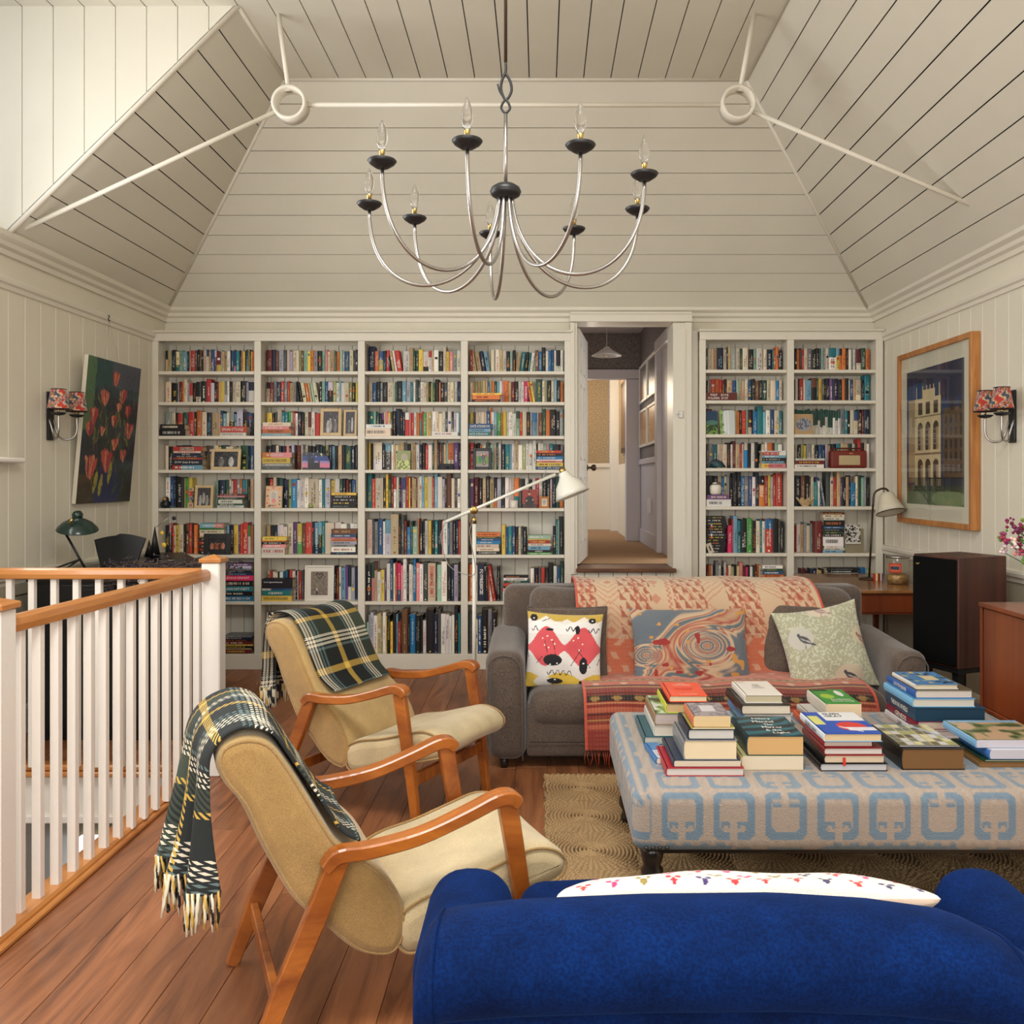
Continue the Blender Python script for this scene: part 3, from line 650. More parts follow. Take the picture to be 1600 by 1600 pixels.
def vbook(mb,x0,x1,y0,y1,z0,z1,c,c2=None,lean=0,split=None):
    """upright book, spine to the viewer (y0)"""
    h=z1-z0; M=None
    if lean: M=Matrix.Translation((x0,0,z0))@Matrix.Rotation(lean,4,'Y')@Matrix.Translation((-x0,0,-z0))
    cc=shade(c); x0+=.0006;x1-=.0006; w=x1-x0; cv=.0016
    if c2:
        f=split or rb.choice([.3,.4,.62,.7]); zm=z0+h*(1-f); k2=shade(c2)
        mb.box(x0,x1,y0+.002,y0+.005,z0,zm,cc,M=M); mb.box(x0,x1,y0+.002,y0+.005,zm,z1,k2,M=M)
    bul=min(.004,w*.18)
    mb.add([(x0,y0+.003,z0),(x0+w*.25,y0+.003-bul,z0),(x1-w*.25,y0+.003-bul,z0),(x1,y0+.003,z0),(x0,y0+.003,z1),(x0+w*.25,y0+.003-bul,z1),(x1-w*.25,y0+.003-bul,z1),(x1,y0+.003,z1)],
        [(0,1,5,4),(1,2,6,5),(2,3,7,6),(4,5,6,7)],cc,M=M)
    if c2: mb.add([(x0,y0+.0028,zm),(x0+w*.25,y0+.0026-bul,zm),(x1-w*.25,y0+.0026-bul,zm),(x1,y0+.0028,zm),(x0,y0+.0028,z1),(x0+w*.25,y0+.0026-bul,z1),(x1-w*.25,y0+.0026-bul,z1),(x1,y0+.0028,z1)],[(0,1,5,4),(1,2,6,5),(2,3,7,6)],k2,M=M)
    mb.box(x0,x0+cv,y0+.003,y1,z0,z1,cc,M=M); mb.box(x1-cv,x1,y0+.003,y1,z0,z1,cc,M=M)
    mb.box(x0+cv,x1-cv,y0+.004,y1-.003,z0+.001,z1-.004,PAGES,M=M)
    # title marks: short uneven strokes that run along the spine
    ik=shade(rb.choice(ink(c))); yi=y0+.0022-bul
    if w>.008:
        def strokes(za,zb,xa,xb,col):
            z=za
            while z<zb:
                l=rb.uniform(.0022,.0062)
                if rb.random()<.85: 
                    a=xa+(xb-xa)*rb.choice((0,0,.25)); b=xb-(xb-xa)*rb.choice((0,0,.3))
                    mb.add([(a,yi,z),(b,yi,z),(b,yi,min(z+l,zb)),(a,yi,min(z+l,zb))],[(0,1,2,3)],col,M=M)
                z+=l+rb.uniform(.0015,.005)
        s=rb.random(); m=w*rb.uniform(.12,.2); cx=(x0+x1)/2
        if s<.85: 
            a=z0+h*rb.uniform(.1,.35); b=z0+h*rb.uniform(.6,.92)
            if w>.022 and rb.random()<.6: strokes(a,b,cx+w*.04,cx+w*.04+m*1.3,ik); strokes(a,a+(b-a)*.7,cx-m*1.3-w*.04,cx-w*.04,ik)
            else: strokes(a,b,cx-m,cx+m,ik)
        if rb.random()<.35: mb.quad(*[tuple((M@Vector(q)) if M else q) for q in ((cx-m*.8,yi,z0+.008),(cx+m*.8,yi,z0+.008),(cx+m*.8,yi,z0+.008+m*1.4),(cx-m*.8,yi,z0+.008+m*1.4))],col=ik)
        if rb.random()<.15: q=z0+h*rb.uniform(.2,.8); mb.add([(x0+w*.2,yi,q),(x1-w*.2,yi,q),(x1-w*.2,yi,q+h*.1),(x0+w*.2,yi,q+h*.1)],[(0,1,2,3)],shade(rb.choice('wcrykbto')),M=M)
def hbook(mb,x0,x1,y0,y1,z0,z1,c,c2=None,txt=None):
    """book lying flat, spine to the viewer"""
    cc=shade(c); t=z1-z0; z0+=.0004; cv=.0015
    mb.box(x0,x1,y0,y0+.002,z0,z1,cc)
    if c2: xm=x0+(x1-x0)*rb.choice([.3,.6,.7]); mb.box(xm,x1,y0-.0006,y0+.002,z0,z1,shade(c2))
    mb.box(x0,x1,y0+.002,y1,z0,z0+cv,cc); mb.box(x0,x1,y0+.002,y1,z1-cv,z1,cc)
    mb.box(x0+.004,x1-.004,y0+.002,y1-.003,z0+cv,z1-cv,PAGES)
    if not txt and t>.009:
        ik=shade(rb.choice(ink(c))); x=x0+(x1-x0)*rb.uniform(.05,.15); e=x0+(x1-x0)*rb.uniform(.6,.92); za=z0+t*.3; zb=z0+t*.7
        while x<e:
            l=rb.uniform(.002,.006)
            if rb.random()<.85: mb.quad((x,y0-.0009,za),(x+l,y0-.0009,za),(x+l,y0-.0009,zb),(x,y0-.0009,zb),col=ik)
            x+=l+rb.uniform(.0015,.005)
BOOKS=[]   # dicts: draw function + area + label info
TOK=re.compile(r'([A-Za-z])([\d.]*)([\^_!\\/]?)(?::([A-Za-z]))?(?:"(.*))?$')
def vrun(bay,row,x0,x1,h,s,off=.125,dep=.11,z=0):
    Y=YF+off; toks=[TOK.match(q) for q in s.split()]; ws=[float(m.group(2) or 3) for m in toks]
    X0,X1=fx(x0,Y),fx(x1,Y); 
    lo,hi=fx(BAYS[bay][0])+.008,fx(BAYS[bay][1])-.008; X0=max(X0,lo); X1=min(X1,hi)
    k=(X1-X0)/sum(ws); x=X0; zs=shelfz(bay,row)+z+.0005; base=h*Y/FP
    cap=(shelfz(bay,row-1)-.029-shelfz(bay,row) if row>1 else fz(533)-shelfz(bay,1))-z-.004
    for m,w in zip(toks,ws):
        hh=base*(1+rb.uniform(-.05,.05)); md=m.group(3)
        if md=='^': hh*=1.13
        if md=='_': hh*=.82
        hh=min(hh,cap); ww=w*k; lean=0
        if md=='\\': lean=math.radians(-9)
        if md=='/': lean=math.radians(7)
        if lean: hh*=.96
        BOOKS.append(dict(k='v',bay=bay,row=row,c=m.group(1),c2=m.group(4),x0=x,x1=x+ww*(.86 if lean else 1),y0=Y+rb.uniform(-.004,.006),y1=min(Y+dep*rb.uniform(.85,1),YB-.02),z0=zs,z1=zs+hh,lean=lean,txt=m.group(5),area=ww*hh,tall=md=='^',off=off,h=hh))
        x+=ww
def stack(bay,row,x0,x1,s,off=.006,dep=.112,z=0,stack_pos=''):
    Y=YF+off; zz=shelfz(bay,row)+z+.0005; g=[]
    toks=[TOK.match(q) for q in s.split()]
    for i,m in enumerate(toks):
        t=float(m.group(2))*Y/FP; a=fx(x0,Y)+rb.uniform(0,.012)*(i>0); b=fx(x1,Y)-rb.uniform(0,.02)
        a=max(a,fx(BAYS[bay][0])+.004); b=min(b,fx(BAYS[bay][1])-.004)
        BOOKS.append(dict(k='h',bay=bay,row=row,c=m.group(1),c2=m.group(4),x0=a,x1=b,y0=Y+rb.uniform(0,.008),y1=Y+dep,z0=zz,z1=zz+t,txt=m.group(5),area=t*(b-a),i=i,n=len(toks),sx=(x0+x1)/2)); zz+=t
V=vrun;S=stack
V('A',1,257,397,35,'C2:k C3 t1 k3 t3:c a1 m2 s4 n2 C1 r4 E2 k2 u2 k1 c3 c2:b C2 b3 v2:l y4:d m1 C2 C2 w3 k1 b2 p2:b t3 k1 d1 C1 y2 k1 s2:g C1 k1 y1 o2')
V('A',2,256,397,33,'c5 k6 l1 d3 o1 c3^ l2 c3:r k3 c4:k k5 r4^ l3 k2 d1 o1 c1 y4 l2:e w2 k3 c3 c4 k5 l2 w5:n')
V('A',3,257,397,37,'e5 c3 k2 o4:r g4 r5 k2 o4^ c4 n4 C5 C2 b2^ s3 c2 k4:e s2 l5^ k4 n4:b k1')
S('A',3,248,291,'k10 k8'); S('A',3,344,385,'w5"THE_WORLD_FOR_SALE r10"SIMON_O\'TOOLE')
V('A',4,257,397,37,'c2 k3 C2 k4 n4 k8 k4 u2 E3 c3 y2 g3 c2 c3 C2 m2 c1 g5 k1 b3')
S('A',4,269,317,'r7:s n9"20,000_Quips_&_Quotes r3 n3 n4"FLIP_SIDE c3 r7"PETERDOWN')
V('A',5,254,300,47,'w4 b3 n2 k7 C1 G3 y3'); S('A',5,293,303,'C8 C5 b3 C3 r7 C6',off=.05,dep=.07); V('A',5,336,386,43,'m3 k1 n6 g4 c2 w2 r4 e3 o2 t4 m1'); S('A',5,339,382,'w4 g3 w6 k2 g2 p2 d3'); V('A',5,388,396,43,'k2 C4',off=.02)
V('A',6,255,308,46,'k5 k4:r r2 c3 y5 c6 k3 u5 r4 k2 o5'); S('A',6,310,352,'k5 r4 k6 r5 k6 C3 c3 c6 G3 s7:p',off=.06,dep=.15); V('A',6,354,397,46,'s3 k5 y5 v2 r3 r6 w3:G o3 b1')
S('A',7,350,396,'B8"IRIS_MURDOCH k7 t8"ANN_PATCHETT k9 P8"JESSICA_KNIGHT n4 k4 e3 l4 v4',off=.02); S('A',8,346,396,'d6 C2 k4 y2 d5 k3 n3 e2',off=.02,dep=.2)
V('B',1,415,559,35,'d7 n5 u4 l6 E4 c4 l4 c5 c3 a3 u3 m5 y4 o4 e5 k6 m4 p3 c3 C5 C1 g3 o4 m3 e3 b6 c5 k2 e1 k3')
V('B',2,416,559,33,'c4:k d5 e4 n5 r4 e4 r3 C5 e3 k1 k5\\ k3\\ c5\\ o4\\ C3\\ m3\\ c5\\ k3 m4 b4 k6:l a4 w4 s2 w5 c5 a4 k4 y3')
V('B',3,417,500,38,'y6 k3 E3 c5^ t4 t4 G3 w2 r3 w3 n4 k4 c4 c4:d w4 r6'); S('B',3,408,455,'s4 o6"THE_PARTY p5 c6"JOE_CARSON')
V('B',4,415,559,38,'k7 k6 c4 n4 k6 p4 k3 l4 k3 d6 c3 b3 C4 k5 k5 k6 g4 k4 a4 n5 s4 k4 C5 k5 g8 n5 k4'); S('B',4,408,456,'E5 e5 y9"LOUISA_FOR_CORAL_DAVIES o8:p')
V('B',5,414,516,45,'k4 r4 c4 k3 g5 n6 a4 B6 w4 w5 w5 c12 w4 t4 l6'); V('B',5,517,559,44,'y5 w6 g4 k4 d4 k3 b6 c2',z=.0); S('B',5,516,558,'k5 k5 k5 k5 y4')
V('B',6,415,449,44,'C5 k5 n4 l3 w5 w5'); V('B',6,450,508,48,'c6 v5 G6:y u4 r8 k3:n b5:s k4:s t4'); V('B',6,508,522,49,'c13'); V('B',6,523,559,47,'w7 w7 e4 w4 w5')
S('B',6,408,448,'w11 p5 k4 o2 y6'); S('B',6,516,558,'n4 w8 e4 l5 o3 p3 b5 u8')
V('B',7,418,475,44,'c4 r5 w3 c5 k3 w6 b4 t4 k3 r5 w5 k3 w2 r6 E4'); S('B',7,408,457,'y9"TRAPPED_IN_HISTORY_NICHOLAS_RANKIN t8"OBAMA! w3:b k15"Cards_Against_Humanity'); V('B',7,522,559,51,'k3 d4 w3 s6 v4 w5:n l5 n4')
V('B',8,416,456,60,'w2 k2 c2 r2 w3 t4 k3 g3 d3 k3'); 
V('C',1,571,720,35,'n8^ o5 a6:b n4 r4 k4\\ C4\\ w3\\ r7\\ w8 C5^ g3 g4 y6 k7:w w4:r C3 w6 k6 c4^ y4 p5 e5 w5')
V('C',2,571,720,33,'C2 c3 b6 k6 e3 k7 c8 m3 E3 k7 s6 l6 t4 w3 E4^ g3 w5 c4 a3 k3 a3 g3 k6^ o2 k5 E5 c4 c5 a1 w4 n5')
V('C',3,573,720,38,'g2 t5 m4 g5 k4 k3:v c2 y4:p c4:y E3 k5 n7^ n3 n4 r6:w p3 r4 w4 o5 t3:r r2 G5 C4 y3 l2 w6 c4 c5 w5 E3 w6 a3:k l4 w4 s3'); S('C',3,571,613,'c12 w6'); S('C',3,675,719,'w6')
V('C',4,571,720,41,'y3 k4 w13:c k5 E9:s w3 C3 c4 C3 C6 E6 k4 C4 C2 C2 w5 n4 k5 r4 w6 g3 C5^ k3 u3 E3 C4 m3 c8:o v8 k3')
V('C',5,571,720,47,'t7^ r5 c9 c3 k4 y4^ g4 d4 w4:r w4 k3 v3 w4:b r5 y2 d3 C3 C3 u2 c3 w4 s4 y5 c7 r3 s5^ w7 l4 k3 u7^ c5 E4 w5',off=.07,dep=.15)
V('C',6,571,720,53,'c8 E4 e5 b8 w3 l9:s C12^ k4 E5^ d4 B6_ g3 m8_ o2 k6 k3 w5 y5 k5 t5 k6 p2 w7 b3 e5 k5 n4 r3',off=.05,dep=.17)
V('C',7,571,668,58,'k7 p4:g C4_ w5_ y5_ v3_ w5 b4^ c3 r3 b5:P p3 w5^ k3 w4 c2 B4^ p5 w5 E6',off=.03,dep=.19); V('C',7,668.5,680.5,60,'c12"L\'ART_EN_GUERRE',off=.03,dep=.19); V('C',7,681,720,57,'u2 m6 w8^ k6 n4 l6 k3',off=.03,dep=.19)
V('C',8,571,720,61,'m3_ e3 l5 w6 C6 a2 w5 y2 k5 y4_ k5 s3 r4_ k2 u9^ k4 B8 k8 k4 w5_ k12^ n6 E5^ w7 w6 w4 w4 k6^ t3',off=.03,dep=.19)
V('D',1,732,882,35,'r4 C7\\ C7\\ n6\\ s6\\ c5 e1 w6 C5 w5 k5 m4 k4 C6/ t6/ k5/ t3/ w5/ m3/ u5 B5 k5^ w4 B4 b4 w3 w6:k w4')
V('D',2,732,882,34,'c4 o3:C a4 C4 a3 C4 C3 B3 C4 o3 g3 s4 w4 p3 o6 C4 d5 k5 w4 w4 P6"BAXTER k3 o4\\ y4\\ g9^ c4 a3 k6 c4 s4^ k5 o4'); S('D',2,737,784,'k4 o7 y3')
V('D',3,732,882,38,'y5 E3 c4 c4 c5 c3 b5 o2^ w4 s4 G6 o3 y5 w3 w6 w5 m5:g r4 c6 k5"CIRCE e4 s6:B c2 u6 g5^ o6^ k9^ k5 e5^'); S('D',3,732,770,'t6"KATE_ATKINSON s5 b8"KATE_ATKINSON')
V('D',4,732,838,41,'r6 k4 k4 o3 c3 c3 E6 m6 c3 g3 w4 n6 t6 s3 w5 C5^ w6 a5 w4 w6 w5^'); V('D',4,839,882,40,'k1 w4 w3 m4 p3 t5 k9 e3'); S('D',4,837,881,'b5 y6 p3 w2 B5 k5 r4')
V('D',5,732,811,47,'v6 d7 k6 C5 k6 C6 o5:k l6 k6 w6 w4 c4 t7:o'); V('D',5,814,882,45,'k6 w5 k5 w5 P5 c5 n6 k5 w3 n5 g6^ o5')
V('D',6,732,738,50,'k4 d3',off=.03); S('D',6,743,783,'k5"CORNERSTONE c5 c6 B5 b4"PHILIP_ROTH g3 o6',off=.03); V('D',6,784,823,42,'y6^ b4 t6 b5 k5 c4 E3 k6',off=.04,dep=.15); S('D',6,824,863,'G3 k4"NEMESIS s6 c4 r5 y2 m6',off=.03); V('D',6,864,882,52,'k4_ t3 m2 k6^',off=.04,dep=.15)
V('D',7,732,781,56,'o7 k1 w3 n10"FLORENCE k4 r2 w4\\ r5\\ k4',off=.03,dep=.19); S('D',7,786,827,'w15 p5 k3 r5"SAVAGES g4 w4 k3',off=.03); V('D',7,829,882,52,'w5 k6 E4 r5 k5 k7^ w5 b5 g4^',off=.04,dep=.17)
V('D',8,732,776,62,'E3 e4 c4_ b5 k8^ e5^ k6',off=.03,dep=.19)
V('E',1,1103,1222,35,'E3 c5 c3 C5 n9 c5 k2 C4^ e8 c5 g4 c8 k8 m4 w9 d1 c5 n8 t2 o3 o4^ k5')
V('E',2,1104,1223,34,'k2 C2 e2 r6 o5 r4 d4 k3 C7 b6 m4 C3 c5 c4 b5 k5 u5 k5 g6 c5 c7 B5 c4'); S('E',2,1104,1154,'d12"PHILIP_PULLMAN_BOOK_OF_DUST')
V('E',3,1104,1149,39,'d5 C3 c4 k6 e4 c5'); V('E',3,1149,1223,38,'C2 o4 k3 r6 m3 c5:k k2 B6 t8^ s4 w6 b6 c7 t4')
V('E',4,1104,1189,39,'E3 e6 t6 c4 c4 c6 k5 w3 d4^ C6 r3 c3 B5:c k5 w5 k5 g4/'); V('E',4,1190,1223,39,'c4 w3 o6 d3 m4 w5'); S('E',4,1190,1229,'y7:p s4 k5 s4 r5:w w2')
V('E',5,1104,1127,46,'k8 n4 C4'); V('E',5,1127,1224,47,'B4 c4 e4 k4 k7^ k5^ B5 e6 b5 w5 n5^ o8:k r5 y4 l3 r4 r9^'); S('E',5,1104,1143,'w11 v7')
S('E',6,1104,1136,'k4 k5 k4 k4 k5 k4 k4 k5 k4 k4 k5 k5 k4',off=.03); V('E',6,1137,1224,51,'P6_ r2 s6^ t5 k8 G8 k5 c6 t3 w4 r11:B k8 E2 k5',off=.06,dep=.15)
V('E',7,1104,1190,50,'d3 o4 c3 k4 e5^ w4 k4 w4^ r3 c5 a4 k4 C5 p5^ d4 P4 k3 w4 g3 d4 o3 c4'); S('E',7,1191,1226,'c15 w6 c5 k3 c5 o5 b5 g4 w5',off=.03)
V('F',1,1242,1363,35,'k3 o4 E3 r4 c5 e7 k6 k5 E3 m4 e3 c5 w11:t y5:s o4:k o6 k4 w4 e3 w3 e2 c7:d g7 o6')
V('F',2,1242,1363,35,'k1 w4 k2 r6 c3 s9 k8:u g3 y5 E4 k3 k5 v5 n8 k6 o5 k5 w2 b5 C4 c8:c k5 t8^')
V('F',3,1242,1363,39,' '.join(['w3.9:g']*18)+' e7 t4 k4 c6 c6:b k6 d3 n9')
V('F',4,1242,1298,37,'c3 k5 a4 y3 e7 c4 k5 b4 n5 l3 C4'); V('F',4,1299,1363,39,'k7 t7 C6 C5 g6 c4 g4 r5^ k5 c4 w4'); S('F',4,1242,1291,'w6 d6 w3')
V('F',5,1243,1363,46,'n9 u7 k6 E3 c5 t7_ w3_ b6\\ e4\\ E7^ c5 r6 C6^ v3 k6 C5 k3 B8_ c4 g5 m5 e3 k6')
V('F',6,1243,1274,42,'r2 w6 C5 e4^ c6 e8'); V('F',6,1274,1285,47,'d11',off=.03,dep=.15); S('F',6,1286,1321,'s4 w3 w4 w14 k5 g3 k5 B3 k10 w4 c5 d3',off=.03)
V('F',7,1252,1290,45,'d6 k5 n8 C3 y3 k5'); S('F',7,1292,1344,'k20 w8 c4 d3 n4 w3 k4 k3'); V('F',7,1345,1363,45,'B6 s3 y3')
M_book=mat('printed_book_cloth',(1,1,1),.5,attr=True)
N_OTT=46
def ordinals():
    cells={}
    for b in BOOKS:
        if b['k']=='v': cells.setdefault((b['bay'],b['row']),[]).append(b)
    for k,l in cells.items():
        l.sort(key=lambda b:b['x0'])
        for i,b in enumerate(l): b['ord']=i; b['left']=l[i-1]['c'] if i else None; b['right']=l[i+1]['c'] if i+1<len(l) else None; b['tot']=len(l)
    st={}
    for b in BOOKS:
        if b['k']=='h': st.setdefault((b['bay'],b['row']),set()).add(b['sx'])
    for b in BOOKS:
        if b['k']=='h':
            l=sorted(st[(b['bay'],b['row'])]); b['sn']='' if len(l)==1 else ('left ' if b['sx']==l[0] else 'right ')
ordinals()
# hidden floor-level rows behind other things rank low
def vis(b):
    a=b['area']
    if b['k']=='h' and b['c'] in 'kn' and not b['txt']: a*=.8
    if b['row']==8 and b['bay'] in 'AB': a*=.2
    if b['row']==8 and b['x0']>-.7: a*=.6
    if b['row']==7 and b['bay'] in 'F': a*=.2
    if b['row']==7 and b['bay']=='E': a*=.4
    if b['row']==7 and b['bay']=='D' and b['x0']>-.36 : a*=.5
    if b['k']=='v':
        for s in BOOKS:
            if s['k']=='h' and s['bay']==b['bay'] and s['row']==b['row'] and s['x0']<(b['x0']+b['x1'])/2<s['x1'] and b['off']>.1: a-= (b['x1']-b['x0'])*(s['z1']-s['z0'])
    return a+(10 if b['txt'] else 0)
BOOKS.sort(key=vis,reverse=True)
def title(par,b):
    tx=b['txt'].replace('_',' '); mb=MB(); c={'y':'k','w':'k','c':'r','o':'k','B':'w','t':'w'}.get(b['c'],'w'); col=srgb(*PAL[c])
    if b['k']=='h':
        t=b['z1']-b['z0']; w=b['x1']-b['x0']; two=tx.startswith(('PHILIP PULL','TRAPPED','SIMON','Cards'))
        cx=(b['x0']+b['x1'])/2-w*.04; cz=(b['z0']+b['z1'])/2; y=b['y0']-.0012
        if tx.startswith('PHILIP PULL'):
            put_text(mb,'PHILIP\nPULLMAN',(cx-w*.22,y,cz),(1,0,0),(0,0,1),w*.36,t*.72,col); put_text(mb,'BOOK\nDUST',(cx+w*.14,y,cz),(1,0,0),(0,0,1),w*.25,t*.72,col)
        elif tx.startswith('Cards'): put_text(mb,tx,(cx-w*.1,y,cz+t*.15),(1,0,0),(0,0,1),w*.62,t*.2,srgb(230,230,230))
        elif tx.startswith('PETER'):
            mb.quad((cx-w*.22,y,cz-t*.36),(cx+w*.24,y,cz-t*.36),(cx+w*.24,y,cz+t*.36),(cx-w*.22,y,cz+t*.36),col=srgb(196,170,150)); put_text(mb,tx,(cx,y-.0004,cz),(1,0,0),(0,0,1),w*.42,t*.58,srgb(20,16,16))
        else: put_text(mb,tx,(cx,y,cz),(1,0,0),(0,0,1),w*.82,t*.5,col)
    else:
        w=b['x1']-b['x0']; h=b['z1']-b['z0']; up=tx.startswith("L'ART")
        ux,uy=((0,0,1),(-1,0,0)) if up else ((0,0,-1),(1,0,0))
        put_text(mb,tx,((b['x0']+b['x1'])/2,b['y0']-.0035,b['z0']+h*.52),ux,uy,h*.82,w*(.55 if up else .42),srgb(220,60,40) if up else (srgb(230,160,40) if tx=='CIRCE' else col))
    for i in range(len(mb.v)): mb.v[i]=tuple(mb.v[i])
    o=mb.build('title',M_book,None); o.parent=par; return o
used_labels=set()
def booklabel(b):
    h=b['z1']-b['z0']
    cname=CN[b['c']]+(' and '+CN[b['c2']] if b['c2'] and b['c2']!=b['c'] else '')
    if b['k']=='v':
        sz='wide ' if b['x1']-b['x0']>.042 else ('slim ' if b['x1']-b['x0']<.02 else '')
        if b['lean'] and not sz: sz='leaning '
        if b['c2'] and b['c2']!=b['c']: return f"{cname} book, {ORD[b['ord']]} from left, {ROWN[b['row']-1]}, {BAYN[b['bay']]}"
        return f"{sz}{cname} book, {ORD[b['ord']]} upright from left, {ROWN[b['row']-1]}, {BAYN[b['bay']]}"
    n=b['n'];i=b['i']; cname=CN[b['c']]
    pos='topmost' if i==n-1 else ('lowest' if i==0 else ORD[n-1-i]+' from top')
    if n==1: return f"{cname} book lying flat, {b['sn']}pile, {ROWN[b['row']-1]}, {BAYN[b['bay']]}"
    return f"{cname} book, {pos} of {b['sn']}pile, {ROWN[b['row']-1]}, {BAYN[b['bay']]}"
NIND=300-N_OTT
rest=MB()
for idx,b in enumerate(BOOKS):
    ind=idx<NIND
    mb=MB() if ind else rest
    if b['k']=='v': vbook(mb,b['x0'],b['x1'],b['y0'],b['y1'],b['z0'],b['z1'],b['c'],b['c2'],b['lean'])
    else: hbook(mb,b['x0'],b['x1'],b['y0'],b['y1'],b['z0'],b['z1'],b['c'],b['c2'],b['txt'])
    if ind:
        o=mb.build('book',M_book)
        if b['txt']: title(o,b)
        tag(o,booklabel(b),'book','books standing and lying on the bookcase shelves')
    elif b['txt']: print('text in rest')
o=rest.build('small_books',M_book); tag(o,'many smaller slim books filling the bookcase shelves between the larger ones','books',kind='stuff')
# ---------------------------------------------------------------- frames, cards and ornaments on the shelves
M_fpale=woodmat('pale_wood_frame',srgb(196,168,124),srgb(214,188,144),.5,8); M_fwhite=mat('white_frame',srgb(230,224,210),.4); M_fblack=mat('black_frame',(.01,.01,.01),.35); M_forange=mat('orange_wood_frame',srgb(190,116,44),.45)
def bw(seed,n=2,bg=(50,48,52),w=40,h=50,fig=(205,200,196)):
    cv=CV(w,h,srgb(*bg)); r=random.Random(seed)
    nz=vnoise(cv.X*9,cv.Y*9,seed); cv.m(nz>.6,srgb(*[min(255,q+35) for q in bg]),.6)
    for i in range(n):
        x=(i+1)/(n+1)+r.uniform(-.06,.06); y=r.uniform(.26,.42); dd=r.randint(0,130)
        cv.ell(x,y+.34,.11,.3,srgb(*[max(10,q-dd) for q in fig])); cv.ell(x-.05,y+.28,.05,.18,srgb(*[max(10,q-dd-30) for q in fig]),rot=.3); cv.ell(x,y,.055,.07,srgb(*[q-20 for q in fig])); cv.ell(x,y-.035,.06,.045,srgb(30,28,28))
    return cv
def pframe(nm,label,bay,row,px0,px1,h,cv,fm,bw_=.02,mount=0,off=.02,tilt=.12,yaw=0,base=0,cat='framed photo',mc=(225,218,205),thick=.016):
    Y=YF+off; x0,x1=fx(px0,Y),fx(px1,Y); w=x1-x0; z=shelfz(bay,row)+base; H=h*Y/FP
    t=thing(nm,label,cat,((x0+x1)/2,Y,z+.001),yaw,'pictures and cards on the shelves'); 
    R=Matrix.Rotation(-tilt,4,'X')
    mb=MB(); 
    if bw_>0:
        for a,b,c,d in ((-w/2,-w/2+bw_,0,H),(w/2-bw_,w/2,0,H),(-w/2+bw_,w/2-bw_,0,bw_),(-w/2+bw_,w/2-bw_,H-bw_,H)): mb.bbox(a,b,0,thick,c,d,.002,M=R)
        mb.box(-w/2+bw_,w/2-bw_,thick*.7,thick,bw_,H-bw_,M=R)
        mb.build('frame',fm,t)
        if mount: m2=MB(); m2.box(-w/2+bw_,w/2-bw_,thick*.5,thick*.55,bw_,H-bw_,M=R,col=srgb(*mc)); m2.build('mount',M_attr,t)
    else: mb.box(-w/2,w/2,0,.002,0,H,col=srgb(220,214,200),M=R); mb.build('card',M_attr,t)
    i=bw_+mount if bw_>0 else .0; m3=MB(); 
    p=[R@Vector(q) for q in ((-w/2+i,thick*.42 if bw_>0 else -.0006,H-i),(w/2-i,thick*.42 if bw_>0 else -.0006,H-i),(-w/2+i,thick*.42 if bw_>0 else -.0006,i))]
    art_plane(m3,cv,p[0],(p[1]-p[0]).normalized(),(p[2]-p[0]).normalized(),(p[1]-p[0]).length,(p[2]-p[0]).length,cv.w,cv.h); m3.build('picture',M_glossattr,t)
    return t
pframe('framed_photo','pale wood frame with black and white photo of an embracing couple','A',4,329,375,33,bw(3,2,(34,32,36),60,44,(215,210,205)),M_fpale,.024,off=-.002+.004,tilt=.15)
pframe('framed_photo','pale upright frame with small black and white photo, leftmost bay','A',5,303,332,36,bw(8,3,(60,58,58),40,50),M_fpale,.022,tilt=.15,off=.004)
pframe('framed_photo','black frame with a dark group photo, sixth shelf of leftmost bay','A',6,317,360,33,bw(5,5,(26,22,26),60,44,(190,130,100)),M_fblack,.045,tilt=.12,off=.004)
pframe('framed_photo','broad cream frame with a photo of walking figures, second bay','B',3,500,533,43,bw(2,3,(64,60,66),44,56),M_fpale,.026,tilt=.08,off=.004)
pframe('framed_photo','gold-edged frame with photo of woman in white, right end of second bay','B',3,536,557,41,bw(6,2,(30,28,38),34,56,(225,220,215)),M_fpale,.018,tilt=.08,yaw=-.1,off=.008)
cv=CV(46,56,srgb(206,160,110)); cv.rect(.25,.22,.72,.78,srgb(206,186,160)); cv.ell(.48,.45,.16,.18,srgb(170,160,150)); cv.ell(.5,.68,.16,.1,srgb(210,110,96))
for i,(x,y,c) in enumerate([(.12,.18,'r'),(.45,.08,'r'),(.85,.12,'o'),(.85,.3,'l'),(.86,.52,'b'),(.88,.68,'g'),(.86,.84,'g'),(.1,.45,'k'),(.12,.6,'o'),(.1,.8,'r'),(.3,.9,'k'),(.45,.9,'g'),(.6,.9,'r'),(.2,.92,'k')]): cv.ell(x,y,.06,.045,srgb(*PAL[c]))
pframe('framed_photo','hand-decorated tan frame dotted with coloured shapes around a child portrait','B',5,414,440,35,cv,M_fpale,.004,off=.012)
cv=CV(50,66,srgb(120,108,96)); nz=vnoise(cv.X*26,cv.Y*26,4); cv.m(nz>.5,srgb(150,138,122),.7)
cv.line(.5,.3,.3,.12,.02,srgb(60,52,50)); cv.line(.3,.12,.42,.08,.02,srgb(60,52,50)); cv.line(.42,.08,.5,.14,.02,srgb(60,52,50)); cv.line(.5,.14,.62,.08,.02,srgb(60,52,50)); cv.line(.62,.08,.72,.14,.02,srgb(60,52,50)); cv.line(.72,.14,.5,.3,.02,srgb(60,52,50)); cv.ell(.37,.74,.035,.05,srgb(220,220,230)); cv.ell(.37,.9,.05,.08,srgb(70,66,90))
pframe('framed_photo','large white frame with mounted photo of a heart drawn in sand','B',7,475.5,521,56,cv,M_fwhite,.014,mount=.036,off=.004,tilt=.06)
